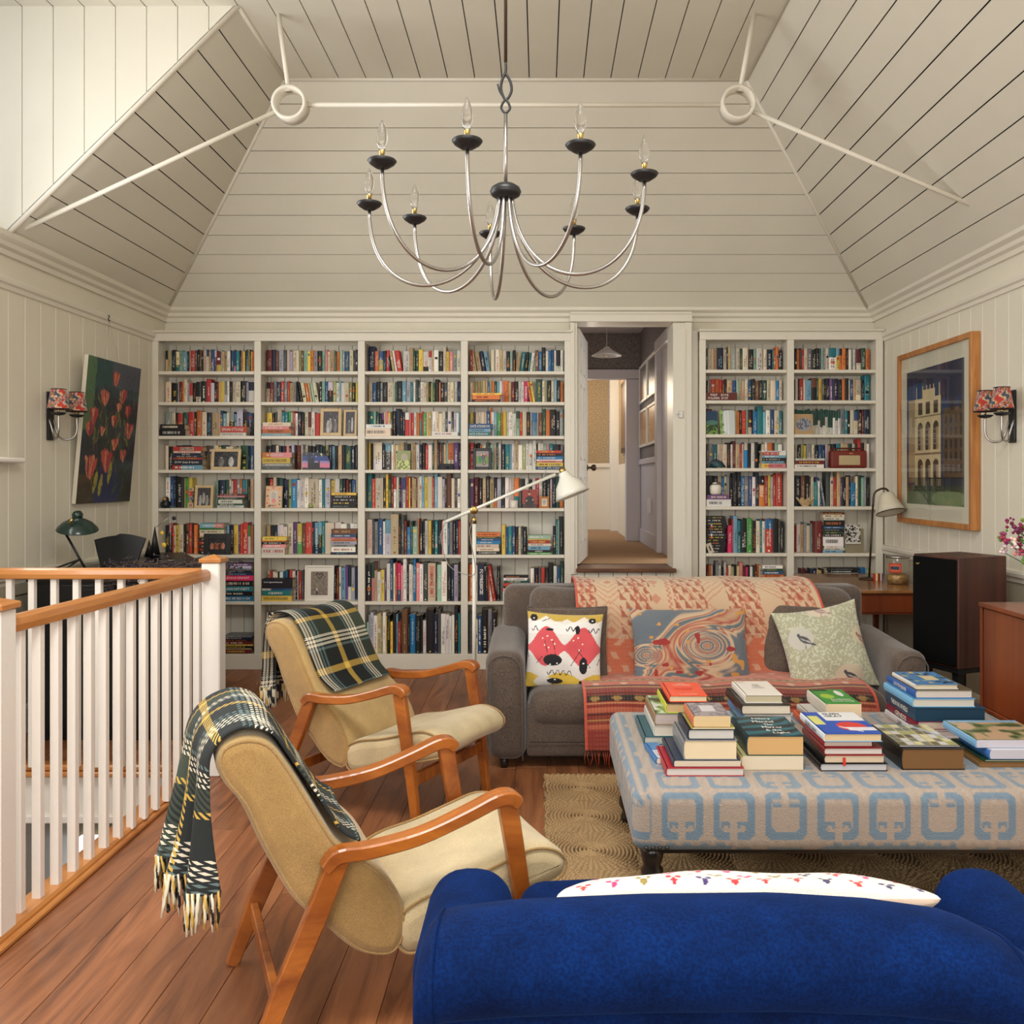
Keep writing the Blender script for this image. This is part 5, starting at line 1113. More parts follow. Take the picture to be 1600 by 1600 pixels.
def birds(cv):
    n=vnoise(cv.X*60,cv.Y*60,4); cv.m(n>.62,srgb(206,206,184),.7)
    for x,y,r,c in ((.22,.36,.15,(196,192,180)),(.66,.86,.17,(196,180,156)),(.52,.02,.14,(206,192,172)),(.95,.42,.13,(196,184,156))): cv.ell(x,y,r,r*.85,srgb(*c))
    for x,y,c in ((.26,.38,(84,84,88)),(.68,.86,(70,68,74)),(.95,.47,(150,96,80)),(.54,.05,(166,130,120))):
        cv.ell(x,y,.07,.035,srgb(*c),rot=.6); cv.ell(x-.06,y-.06,.018,.02,srgb(*c)); cv.line(x-.06,y-.05,x-.03,y-.01,.01,srgb(*c)); cv.line(x+.03,y+.03,x+.1,y+.07,.012,srgb(*c)); cv.line(x,y+.03,x-.01,y+.09,.004,srgb(*c))
        for k in range(5): cv.line(x-.04+k*.02,y-.02+k*.01,x-.01+k*.02,y+.0+k*.012,.004,srgb(190,186,176))
    return cv
cvb=birds(CV(200,200,srgb(170,168,140)))
pillow('brown_cushion','plain brown cushion half hidden behind the bird cushion',.46,.44,.12,(1.50,5.17,.41),(tint(-16),tint(2),tint(0)),M_brown,M_brown,ears=.05,nu=40,flange=1)
pillow('brown_cushion','plain brown cushion half hidden behind the abstract print cushion',.46,.43,.10,(.15,5.10,.41),(tint(-14),tint(0),tint(-2)),M_brown,M_brown,ears=.05,nu=40,flange=1)
pillow('bird_cushion','sage green cushion with birds in pale roundels, standing tilted',.50,.50,.14,(1.65,4.99,.375),(tint(-20),tint(-9),tint(4)),M_attrf,M_attrf,lambda u,v:cvb.sample(u,v),nu=170,ears=.10)
# ================================================================ brown sofa
def sofa_brown():
    t=thing('brown_sofa','brown two-seat fabric sofa facing the room with a patterned throw over it','sofa',(0.9,4.81,0)); ox=.9; oy=4.81
    def L(x,y,z): return (x-ox,y-oy,z)
    mb=MB(); rbox(mb,L(.905,5.23,.21),(1.96,.80,.28),.02,n=6); mb.build('base',M_brown,t)
    mb=MB(); mb.box(-.96,.97,-.004,.0,.155,.158); mb.build('seam',mat('dark_stitch_line',(.02,.016,.014),.9),t)
    for s,x0,x1 in ((-1,-.285,-.075),(1,1.885,2.075)):
        def fn(p,s=s):
            q=p.copy(); f=(q[...,2]+.3)/.6; q[...,0]+= s*.02*np.clip(f,0,1)**2
            q[...,2]+=np.where(q[...,2]>.1,.03*np.clip((q[...,1]+.2)/.6,0,1),0); return q
        mb=MB(); rbox(mb,L((x0+x1)/2,5.22,.345),(x1-x0,.84,.59),.075,n=8,fn=fn); mb.build('arm',M_brown,t)
        xc=(x0+x1)/2-ox; hw=(x1-x0)/2-.012; q=[(xc-hw+s*.01,-.009,.06),(xc-hw+s*.01,-.009,.50),(xc-hw*.8+s*.015,-.009,.585),(xc-hw*.3+s*.018,-.005,.615),(xc+hw*.3+s*.018,-.005,.615),(xc+hw*.8+s*.018,-.009,.585),(xc+hw+s*.015,-.009,.50),(xc+hw+s*.01,-.009,.06)]
        mb=MB(); mb.tube(catmull(q,5),.004,5); mb.build('piping',M_brown,t)
    mb=MB(); rbox(mb,L(.88,5.62,.50),(2.22,.22,.82),.06,n=8); mb.build('back_frame',M_brown,t)
    for i,(a,b) in enumerate(((-.07,.905),(.91,1.885))):
        def fn(p):
            q=p.copy(); q[...,2]+=.025*(1-(q[...,0]/.5)**2)*(q[...,2]>0); return q
        mb=MB(); rbox(mb,L((a+b)/2,5.13,.322),(b-a,.66,.19),.085,n=10,fn=fn); mb.build('seat_cushion',M_brown,t)
        def fb(p):
            q=p.copy(); q[...,1]-=.04*(1-(q[...,0]/.5)**2)*(1-(q[...,2]/.25)**2).clip(0)*(q[...,1]<0); q[...,1]+=q[...,2]*.22; q[...,2]+=.008*np.sin(q[...,0]*9); return q
        mb=MB(); rbox(mb,L((a+b)/2,5.42,.66),(b-a,.20,.50),.085,n=12,fn=fb); mb.build('back_cushion',M_brown,t)
    for x in (-.2,2.0):
        for y in (4.88,5.6): mb=MB(); mb.lathe([(.022,0),(.028,.06)],L(x,y,0),n=10); mb.build('foot',M_leg,t)
sofa_brown()
# kilim throw over the sofa
def kilim():
    W=1.46; path=[(5.755,.60),(5.75,.80),(5.735,.915),(5.68,.945),(5.58,.948),(5.50,.955),(5.42,.945),(5.335,.895),(5.272,.80),(5.232,.68),(5.205,.56),(5.165,.462),(5.08,.450),(5.0,.455),(4.88,.450),(4.795,.422),(4.765,.36),(4.758,.29),(4.752,.20),(4.75,.13)]
    pr=np.array(catmull(path,9)); d=np.concatenate([[0],np.cumsum(np.linalg.norm(np.diff(pr,axis=0),axis=1))]); nv=len(pr)
    dd=np.linspace(0,d[-1],300); py=np.interp(dd,d,pr[:,0]); pz=np.interp(dd,d,pr[:,1]); nu=260
    Sx=np.linspace(0,1,nu); U,D=np.meshgrid(Sx,dd); N_=len(dd)
    y=np.repeat(py[:,None],nu,1); z=np.repeat(pz[:,None],nu,1)
    # left edge x goes .18 (back) -> .26 (front), right edge 1.63 -> 1.74
    f=D/d[-1]; x=(.185+.05*f)*(1-U)+(1.62+.20*np.clip(f*1.5-.45,0,1))*U
    y+=.008*np.sin(U*23)*np.sin(D*9)-.01; z+=.005*np.sin(U*17+D*7)
    # dip at the cushion boundary on the seat
    seat=np.exp(-((D-d[-1]*.62)/.22)**2); z-=.03*np.exp(-((x-.905)/.05)**2)*seat
    mm=U*W; v=D
    cream=np.array(srgb(204,182,150)); red=np.array(srgb(188,96,68)); dred=np.array(srgb(140,48,36)); org=np.array(srgb(206,140,96)); blk=np.array(srgb(40,30,28)); yel=np.array(srgb(190,150,80))
    out=np.ones(U.shape+(3,))*cream
    def put(m,c,a=1.0):
        k=(m.astype(float)*a)[...,None]; out[:]=out*(1-k)+c*k
    # diamonds lattice on the back
    def dia(cx,cy,rx,ry): return np.abs(mm-cx)/rx+np.abs(v-cy)/ry
    back=v<1.02
    for cx in (.20,.76,1.26):
        for cy in (.30,.66,.98):
            q=dia(cx,cy,.20,.17)
            for k in (1.0,.78,.56,.34): put(back&(np.abs(q-k)<.035)&(((mm*160).astype(int)+(v*160).astype(int))%2==0),red,.85)
            put(back&(q<.14),red,.7)
    # vertical dotted bands and zigzags
    for cx in (.04,.09,.36,.42,.56,.60,.94,.98,1.08,1.40): put(back&(np.abs(mm-cx-.006*np.sign(np.sin(v*170)))<.007),red,.8)
    for cx in (.48,1.02,1.33):
        tr=np.abs(((v*14)%1)-.5)*.08; put(back&(np.abs(mm-cx)<tr*.8)&(np.sin(v*50)>-.2),red,.6)
    put(back&(mm>.66)&(mm<.86)&(v>.12)&(v<.40),org); put(back&(np.abs(v-.42)<.008),red,.6); put(back&(np.abs(v-.47)<.006),red,.5)
    # lower back & seat: stronger red with triangles
    put(back&(np.abs(mm-.80)>.1)&(((mm*24+np.floor(v*26)*.5)%1)<.42*((v*26)%1))&(((mm*3.1)%1)<.34),red,.55)
    k=np.clip((v-.62)/.35,0,1); out[:]=out*(1-.45*k[...,None])+(np.array(srgb(176,110,78))*.45)*k[...,None]
    put((v>.55)&(v<1.05)&(((mm*17+np.floor(v*20)*.5)%1)<.62*((v*20)%1))&(((mm*3.1+.2)%1)<.6),np.array(srgb(150,62,44)),.8)
    seatm=(v>=1.02)&(v<1.46); put(seatm,np.array(srgb(190,100,70))); put(seatm&(np.sin(mm*60+np.sin(v*30)*2)>.5)&(np.sin(v*80)>0),cream,.45); 
    fr=v>=1.43; put(fr,dred)
    w=v-1.43
    for a,b,c in ((0,.012,blk),(.02,.03,yel),(.045,.09,red),(.095,.105,blk),(.11,.118,yel),(.125,.155,dred*.8),(.16,.17,blk),(.175,.21,blk),(.215,.222,org),(.24,.265,red),(.27,.28,blk),(.30,.31,yel),(.33,.35,red)): put(fr&(w>a)&(w<b),c)
    put(fr&(w>.003)&(w<.009)&(np.sin(mm*150)>.2),cream,.9); put(fr&(w>.05)&(w<.085)&(np.abs(((mm*7)%1)-.5)<.14-np.abs(w-.068)*4),cream,.7); put(fr&(w>.18)&(w<.205)&(np.abs(((mm*9)%1)-.5)<.25-np.abs(w-.192)*12),yel,.6)
    put(fr&(np.sin(mm*400)>.3)&(w>.12)&(w<.35),blk,.25)
    put((mm<.012)|(mm>W-.012),np.array(srgb(200,80,60)))
    put(((mm*230).astype(int)%2==0)&((v*230).astype(int)%2==0),cream*.8,.12)
    t=thing('kilim_throw','orange-red and cream patterned throw spread over the back and seat of the brown sofa','throw',(.9,4.81,0))
    pts=np.stack([x-.9,y-4.81,z],-1); mb=MB(); mb.grid(pts,out); o=mb.build('woven_cloth',M_attrf,t)
    m=o.modifiers.new('s','SOLIDIFY'); m.thickness=.006
    mb=MB(); r=random.Random(4)
    for k in range(110):
        xx=(.24+(1.82-.24)*k/109)-.9; yy=4.745-4.81; z0=.135; L_=r.uniform(.07,.1)
        mb.tube([(xx,yy,z0),(xx+r.uniform(-.01,.01),yy-.004,z0-L_*.5),(xx+r.uniform(-.02,.02),yy-.006,z0-L_)],[.004,.003,.002],4,col=srgb(150+r.randint(-30,20),60,36))
    mb.build('fringe',M_attr,t)
kilim()
# ================================================================ ottoman
OX0,OX1,OY0,OY1=.315,2.07,3.06,4.15; OZ0,OZ1=.288,.50
def ottoman():
    cx,cy=(OX0+OX1)/2,(OY0+OY1)/2; t=thing('ottoman','large upholstered ottoman in beige and pale blue patterned wool, covered with books','ottoman',(cx,cy,0))
    A=np.array(srgb(164,148,134)); Bc=np.array(srgb(108,128,144))
    def colf(p,fi):
        x=p[...,0]+ (cx-OX0); z=p[...,2]+(OZ1-OZ0)/2; y=p[...,1]+(OY1-OY0)/2
        front=(p[...,1]<-(OY1-OY0)/2+.055)
        a=np.where(fi<2, x, np.where(np.abs(p[...,0])>(OX1-OX0)/2-.06,y,x))
        # unrolled height: 0 at the bottom edge, growing over the top
        depth=np.where(np.abs(p[...,0])>(OX1-OX0)/2-.05,np.abs(np.abs(p[...,0])-(OX1-OX0)/2),p[...,1]+(OY1-OY0)/2)
        h=z+np.where(z>(OZ1-OZ0)-.05,depth,0)
        out=np.ones(p.shape)*A
        u=(a+.10)/.178; k=np.floor(u).astype(int); fu=u-np.floor(u); row=np.floor((h-.035)/.20).astype(int); fv=((h-.035)%.20)/.20
        flip=((k%3)==0)^((row%2)==1); fv2=np.where(flip,1-fv,fv)
        ob=(np.abs(fu-.5)<.40)&(np.abs(fv2-.5)<.43)&((np.abs(fu-.5)+np.abs(fv2-.5))<.74)
        ib=(np.abs(fu-.5)<.27)&(np.abs(fv2-.5)<.30)&((np.abs(fu-.5)+np.abs(fv2-.5))<.49)
        stem=(np.abs(fu-.5)<.07)&(fv2<.42)
        hook=(np.abs(np.abs(fu-.5)-.16)<.09)&(np.abs(fv2-.32)<.06); hook2=(np.abs(np.abs(fu-.5)-.16)<.04)&(np.abs(fv2-.26)<.05)
        blue=(ob&~ib&~stem)|(hook&~hook2)
        bot=(h<.035+.006*np.sign(np.sin(a*110)))&(np.sin(a*8.2+.6)>-.25)
        m=(blue|bot); tw=.5+.5*np.sin(a*1400+h*900)
        out=np.where(m[...,None],Bc,out)
        return out*(.86+.10*tw+.14*np.random.rand(*m.shape))[...,None]
    def fn(p):
        q=p.copy(); f=(1-(q[...,0]/((OX1-OX0)/2))**4).clip(0)*(1-(q[...,1]/((OY1-OY0)/2))**4).clip(0)
        return q
    mb=MB(); rbox(mb,(0,0,(OZ0+OZ1)/2),(OX1-OX0,OY1-OY0,OZ1-OZ0),.045,fn=fn,colf=colf,nn=(330,150,60)); mb.build('upholstered_top',M_attrf,t)
    mb=MB(); mb.bbox(-(OX1-OX0)/2+.05,(OX1-OX0)/2-.05,-(OY1-OY0)/2+.05,(OY1-OY0)/2-.05,OZ0-.02,OZ0+.01); mb.build('frame',M_leg,t)
    for x in (OX0+.075,OX1-.075):
        for y in (OY0+.085,OY1-.075):
            mb=MB(); mb.lathe([(.020,.0),(.026,.004),(.026,.03),(.018,.045),(.024,.06),(.036,.08),(.034,.11),(.026,.125),(.032,.135),(.038,.165),(.040,.19),(.030,.205),(.040,.235),(.041,.278)],(x-cx,y-cy,.012),n=20); mb.build('leg',M_leg,t)
    for k in range(4):
        mb=MB(); mb.lathe([(.008,0),(.006,.004),(.001,.006)],M=Matrix.Translation((OX0+.045+k*.024-cx,OY0-cy,OZ0+.02))@Matrix.Rotation(PI/2,4,'X'),n=10); mb.build('nail_head',M_leg,t)
ottoman()
# ================================================================ blue sofa
def sofa_blue():
    X0,X1=-.27,1.15; t=thing('blue_sofa','deep blue velvet loveseat seen from behind at the bottom of the picture','sofa',(.44,1.6,0)); ox,oy=.44,1.6
    prof=[(1.88,.40),(1.87,.55),(1.84,.66),(1.79,.725),(1.73,.757),(1.655,.775),(1.585,.765),(1.545,.72),(1.545,.665),(1.58,.62),(1.635,.60),(1.665,.56),(1.675,.45),(1.675,.10),(1.90,.10)]
    pr=np.array(catmull(prof,4,True)); xs=np.concatenate([[-.225,-.222,-.212,-.19],np.linspace(-.16,.80,30),[.86,.91,.95,.98,.992]])
    ztop=np.interp(xs,[-.225,-.2,-.166,-.05,.2,.45,.63,.78,.863,.93,1.0],[.755,.775,.785,.800,.812,.815,.803,.780,.735,.69,.65])
    rows=[]; c=np.array([1.75,.55])
    for i,x in enumerate(xs):
        k=ztop[i]/.80; q=pr.copy(); q[:,1]=np.where(q[:,1]>.3,.3+(q[:,1]-.3)*(ztop[i]-.3)/.5,q[:,1])
        e=min((x+.225)/.05,1) if x<0 else min((.992-x)/.05,1); s=.80+.20*math.sqrt(max(0,1-(1-e)**2)); cc=np.array([1.70,q[:,1].mean()])
        q=cc+(q-cc)*s
        rows.append(np.stack([np.full(len(q),x-ox),q[:,0]-oy,q[:,1]],1))
    rows=np.array(rows); mb=MB(); mb.grid(rows,wrapu=True)
    for row in (rows[0],rows[-1]):
        c2=row.mean(0); mb.grid(np.array([c2+(row-c2)*s_ for s_ in np.linspace(1,.02,6)]),wrapu=True)
    mb.build('backrest',M_blue,t)
    for row in (rows[3],rows[-5]):
        mb=MB(); cc=row.mean(0); mb.tube([tuple(cc+(p-cc)*1.004) for p in row],.0045,6,closed=True); mb.build('piping',M_blue,t)
    for s,xa,xb in ((-1,X0,-.065),(1,.95,X1)):
        def fn(p,s=s):
            q=p.copy(); f=np.clip((q[...,2]+.1)/.4,0,1); q[...,2]-=.05*np.clip((-q[...,1]-.0)/.4,0,1)*0; q[...,0]+=s*0; return q
        mb=MB(); rbox(mb,((xa+xb)/2-ox,2.02-oy,.36),(xb-xa,.44,.535),.09,n=10,fn=fn); mb.build('arm',M_blue,t)
    def fs(p):
        q=p.copy(); q[...,2]+=.03*(1-(q[...,0]/.7)**2)*(q[...,2]>0); return q
    mb=MB(); rbox(mb,(.44-ox,2.22-oy,.36),(1.005,.62,.16),.07,n=14,fn=fs); mb.build('seat_cushion',M_blue,t)
    mb=MB(); rbox(mb,(.44-ox,2.05-oy,.19),(1.30,.80,.20),.03,n=6); mb.build('base',M_blue,t)
    for x in (-.15,1.02):
        for y in (1.75,2.38): mb=MB(); mb.lathe([(.016,0),(.026,.10)],(x-ox,y-oy,0),n=12); mb.build('foot',M_leg,t)
sofa_blue()
cve=CV(240,120,srgb(236,228,216))
r_=random.Random(5)
for j in range(8):
    for i in range(12):
        c=srgb(*r_.choice([(196,30,50),(206,40,120),(46,36,90),(150,130,60),(60,40,110),(200,34,44)])); x=(i+.5+(j%2)*.5)/12.4; y=(j+.5)/8
        for a,b,w,h in ((0,-.012,.009,.026),(-.013,.022,.007,.018),(.013,.022,.007,.018)): cve.ell(x+a,y+b,w,h,c)
pillow('embroidered_cushion','white cushion embroidered with small bright flowers, peach backed, on the blue loveseat',.80,.36,.12,(.43,2.175,.53),(tint(-62),0,PI),M_attrf,M_pinkb,lambda u,v:cve.sample(u,v),nu=200,ears=.03,puff=.35)
# ================================================================ railing, chandelier, lamps, pictures, desk, speaker ...
def newel(t,x,y,z1=1.127,w=.096):
    mb=MB(); mb.bbox(x-w/2,x+w/2,y-w/2,y+w/2,0,z1,.006); mb.build('newel_post',M_white,t)
    mb=MB(); h=w/2+.011; mb.bbox(x-h,x+h,y-h,y+h,z1,z1+.022,.004); mb.add([(x-h+.004,y-h+.004,z1+.022),(x+h-.004,y-h+.004,z1+.022),(x+h-.004,y+h-.004,z1+.022),(x-h+.004,y+h-.004,z1+.022),(x,y,z1+.042)],[(0,1,4),(1,2,4),(2,3,4),(3,0,4)]); mb.build('post_cap',M_rail,t)
RP=[(-.031,-.022),(-.033,.0),(-.026,.022),(-.010,.032),(.010,.032),(.026,.022),(.033,0),(.031,-.022),(.018,-.028),(-.018,-.028)]
def handrail(t,a,b,m):
    a=Vector(a);b=Vector(b);d=(b-a).normalized(); s=Vector((d.y,-d.x,0)); vs=[a+s*p[0]+Vector((0,0,p[1])) for p in RP]+[b+s*p[0]+Vector((0,0,p[1])) for p in RP]; n=len(RP)
    mb=MB(); mb.add([tuple(v) for v in vs],[(i,(i+1)%n,n+(i+1)%n,n+i) for i in range(n)]+[tuple(range(n))[::-1],tuple(range(n,2*n))],smooth=False); mb.build('handrail',m,t)
def railing():
    t=thing('stair_railing','white stair balustrade with oak handrail running beside the armchairs','railing',(-1.83,3.9,.036)); 
    root=t; base=Matrix.Translation((1.83,-3.9,-.036))
    class W: pass
    ax,ay=-1.85,3.085; bx,by=-1.768,4.715
    def shift(o): o.location=(1.83,-3.9,-.036); return o
    n0=len(bpy.data.objects)
    newel(t,-1.852,3.037); newel(t,-1.739,4.763)
    handrail(t,(ax,ay,1.062),(bx,by,1.062),M_rail)
    for k in range(14):
        f=(k+.75)/14.6; x=ax+(bx-ax)*f; y=ay+(by-ay)*f
        mb=MB(); mb.bbox(x-.016,x+.016,y-.016,y+.016,.03,1.036,.002); mb.build('baluster',M_white,t)
    for c in t.children: shift(c)
    t2=thing('stair_railing','white balustrade crossing in front of the black cabinet, pale-lit oak handrail','railing',(-2.5,4.79,.036))
    handrail(t2,(-3.19,4.79,1.062),(-1.785,4.775,1.062),M_railx)
    for k in range(12):
        x=-1.886-.1188*k
        mb=MB(); mb.bbox(x-.016,x+.016,4.79-.016,4.79+.016,.03,1.036,.002); mb.build('baluster',M_white,t2)
    for c in t2.children: c.location=(2.5,-4.79,-.036)
railing()
def chandelier():
    dz=.905; zc=EYE+dz; cx,cy=-.112,2.85
    t=thing('chandelier','nine-armed steel chandelier with black saucers and candle bulbs hanging from a rod','chandelier',(cx,cy,zc))
    mb=MB(); mb.tube([(0,0,.42),(0,0,ZT-zc)],.0055,8); mb.lathe([(.045,ZT-zc-.03),(.05,ZT-zc)],n=20); mb.build('suspension_rod',M_dbrass,t)
    mb=MB(); mb.tube(catmull([(0,0,.42),(.0,0,.39),(-.012,0,.36),(-.014,0,.33),(0,0,.30),(.018,0,.325),(.016,0,.355),(0,0,.385)],5),.0045,7); mb.tube(catmull([(-.0,0,.30),(-.018,0,.325),(-.025,0,.35)],4),.003,6)
    mb.tube(catmull([(0,0,.255),(-.014,0,.275),(0,0,.30),(.014,0,.275),(0,0,.255)],5),.004,6); mb.build('hook',M_black,t)
    mb=MB(); mb.tube([(0,0,.255),(0,0,.03)],.006,8); mb.build('stem',M_steel,t)
    mb=MB(); mb.lathe([(.001,.032),(.03,.03),(.045,.02),(.05,.008),(.045,-.004),(.028,-.014),(.001,-.016)],n=28); mb.build('hub',M_black,t)
    M_bulb=mat('clear_bulb_glass',(1,1,1),.02,trans=1,ior=1.2)
    for px,py in ((577,321),(597,255),(648,343),(730,224),(766,367),(897,360),(907,230),(1007,275),(996,329)):
        Y=FP*dz/(VY-py); x=(px-VX)*Y/FP-cx; y=Y-cy; r=math.hypot(x,y); c,s=x/r,y/r
        P0,P1,P2,P3=(.022,-.005),(.045,-.355),(r+.005,-.375),(r,-.012); pts=[]
        for i in range(33):
            q=i/32; a=(1-q)**3*P0[0]+3*(1-q)**2*q*P1[0]+3*(1-q)*q*q*P2[0]+q**3*P3[0]; b=(1-q)**3*P0[1]+3*(1-q)**2*q*P1[1]+3*(1-q)*q*q*P2[1]+q**3*P3[1]; pts.append((a*c,a*s,b))
        mb=MB(); mb.tube(pts,.0058,8); arm=mb.build('arm',M_steel,t)
        mb=MB(); mb.lathe([(.001,-.016),(.018,-.014),(.036,-.002),(.042,.006),(.040,.009),(.02,.010),(.001,.010)],(x,y,0),n=24); mb.build('saucer',M_black,arm)
        mb=MB(); mb.lathe([(.0075,.008),(.0075,.03),(.009,.032),(.009,.036),(.001,.036)],(x,y,0),n=14); mb.build('candle_socket',M_brass,arm)
        mb=MB(); mb.lathe([(.007,.036),(.013,.05),(.0165,.068),(.0145,.088),(.008,.108),(.002,.122),(.0005,.124)],(x,y,0),n=16); mb.build('bulb',M_bulb,arm)
chandelier()
# ---- shell sconces
cvs=CV(90,30,srgb(196,170,150)); 
f=np.sin(cvs.X*40+np.sin(cvs.Y*9+cvs.X*12)*2.6+cvs.Y*10); cvs.m(f>.35,srgb(176,52,40)); cvs.m(f<-.6,srgb(60,70,84)); cvs.m((f>-.1)&(f<.12),srgb(206,160,60))
def sconce(label,loc,rz):
    t=thing('wall_sconce',label,'wall light',loc,rz)   # local: +y away from the wall
    mb=MB(); mb.bbox(-.035,.035,.0,.016,-.165,.15,.004); mb.build('back_plate',M_black,t)
    for sx,yy in ((-.105,.125),(.105,.118)):
        mb=MB(); mb.tube(catmull([(sx*.25,.014,-.03),(sx*.25,.04,-.12),(sx*.5,.06,-.155),(sx*.8,yy-.02,-.15),(sx,yy,-.10),(sx,yy,.0)],6),.0065,8); mb.build('arm',M_steel,t)
        mb=MB(); mb.lathe([(.001,-.012),(.03,-.008),(.046,.004),(.044,.008),(.001,.006)],(sx,yy,0),n=20); mb.build('saucer',M_black,t)
        mb=MB(); mb.tube([(sx,yy,.005),(sx,yy,.035)],.007,8); mb.build('candle_socket',M_brass,t)
        U,V=np.meshgrid(np.linspace(0,1,61),np.linspace(0,1,20)); rr=.044+.022*V; p=np.stack([sx+rr*np.cos(U*2*PI),yy+rr*np.sin(U*2*PI),.155-V*.125],-1)
        mb=MB(); mb.grid(p,cvs.sample(U%1,V)); sh=mb.build('lamp_shade',M_attrf,t)
        mb=MB(); 
        for z,r in ((.155,.044),(.03,.066)): mb.tube([(sx+r*math.cos(a*PI/15),yy+r*math.sin(a*PI/15),z) for a in range(30)],.003,5,closed=True)
        mb.build('rim',M_black,sh)
sconce('double wall light with red marbled shades left of the tulip painting',(XL+.001,5.82,1.985),-PI/2)
sconce('double wall light with red marbled shades beside the framed building print',(XR-.001,5.36,1.95),PI/2)
# ---- tulip painting
def tulips():
    w,h=.80,1.02; cv=CV(150,184,srgb(34,44,52)); 
    n=vnoise(cv.X*5,cv.Y*6,2); cv.m(n>.5,srgb(40,66,72),.6); cv.m((cv.Y<.25),srgb(30,90,90),.55); cv.m((cv.X<.16)&(cv.Y<.5),srgb(90,130,80),.7); cv.m((cv.Y<.18)&(cv.X>.45),srgb(96,90,110),.5)
    for i in range(9): cv.line(.35+i*.07,.19,.5+i*.06,.33,.012,srgb(30,26,50),.8)
    cv.m((cv.Y>.8)&(cv.X<.3),srgb(90,70,40),.8); cv.m(cv.Y>.86,srgb(30,36,24),.5); cv.ell(.52,.90,.26,.16,srgb(20,40,90))
    r=random.Random(8)
    for i in range(130):
        x=r.uniform(.15,.9);y=r.uniform(.3,.95);a=r.uniform(-1,1); cv.line(x,y,x+.10*math.sin(a),y-.1*math.cos(a),r.uniform(.004,.014),srgb(*r.choice([(30,60,46),(50,80,50),(20,36,34),(70,96,60),(60,40,50),(120,120,50)])),.75)
    for x,y,s in ((.52,.12,.9),(.35,.27,1.1),(.68,.24,1),(.18,.40,1.1),(.8,.34,.9),(.55,.42,.7),(.13,.5,1),(.85,.48,1.2),(.35,.5,.7),(.6,.58,.9),(.78,.66,.9),(.2,.75,1.5),(.47,.70,1.5),(.62,.32,.7)):
        for k in range(5):
            a=(k-2)*.28; c=r.choice([(196,74,62),(176,52,56),(206,110,84),(150,40,60),(214,140,100)])
            cv.ell(x+.018*s*(k-2),y,.020*s,.055*s,srgb(*c),.95,rot=a)
        cv.line(x-.02*s,y-.04*s,x-.01*s,y+.04*s,.004,srgb(230,190,150),.8); cv.line(x+.02*s,y-.03*s,x+.015*s,y+.03*s,.004,srgb(90,20,40),.8)
    for x,y in ((.55,.78),(.3,.85),(.4,.88)): cv.ell(x,y,.03,.08,srgb(170,160,60),.9,rot=.3)
    for i in range(260):
        x=r.uniform(0,1);y=r.uniform(0,1);a=r.uniform(-1.4,1.4); l_=r.uniform(.02,.06); cv.line(x,y,x+l_*math.sin(a),y-l_*math.cos(a),r.uniform(.002,.006),srgb(*r.choice([(28,34,40),(50,66,60),(24,30,50),(110,70,60),(60,84,70),(30,40,30),(130,90,80)])),.55)
    ju=cv.X+.012*(vnoise(cv.X*22,cv.Y*22,31)-.5)*2; jv=cv.Y+.012*(vnoise(cv.X*22,cv.Y*22,37)-.5)*2; cv.a=cv.sample(ju.clip(0,.999),jv.clip(0,.999))*.9
    y0=6.09; t=thing('tulip_painting','unframed dark painting of red and pink tulips leaning off the left wall','painting',(XL+.005,y0,1.40)); t.rotation_euler=(0,math.radians(5),0)
    mb=MB(); mb.box(0,.028,0,w,0,h,col=srgb(206,196,178)); mb.build('canvas_edge',M_attr,t)
    for k in range(12): pass
    mb=MB(); art_plane(mb,cv,(.0285,0,h),(0,1,0),(0,0,-1),w,h,150,184); mb.build('painted_canvas',M_glossattr,t)
    t=thing('picture_hook','small black picture hook hanging on the left picture rail','hook',(XL+.036,6.54,2.74)); mb=MB(); mb.tube(catmull([(0,0,.02),(.006,0,.022),(.010,0,.016),(.006,0,.004),(.003,0,-.006),(.008,0,-.018),(.014,0,-.012)],5),.0035,7); mb.build('hook',M_black,t); mb=MB(); mb.tube([(.01,0,-.016),(.05,.05,-.31)],.0009,4); mb.tube([(.01,0,-.016),(.05,-.15,-.31)],.0009,4); mb.build('picture_wire',M_steel,t)
tulips()
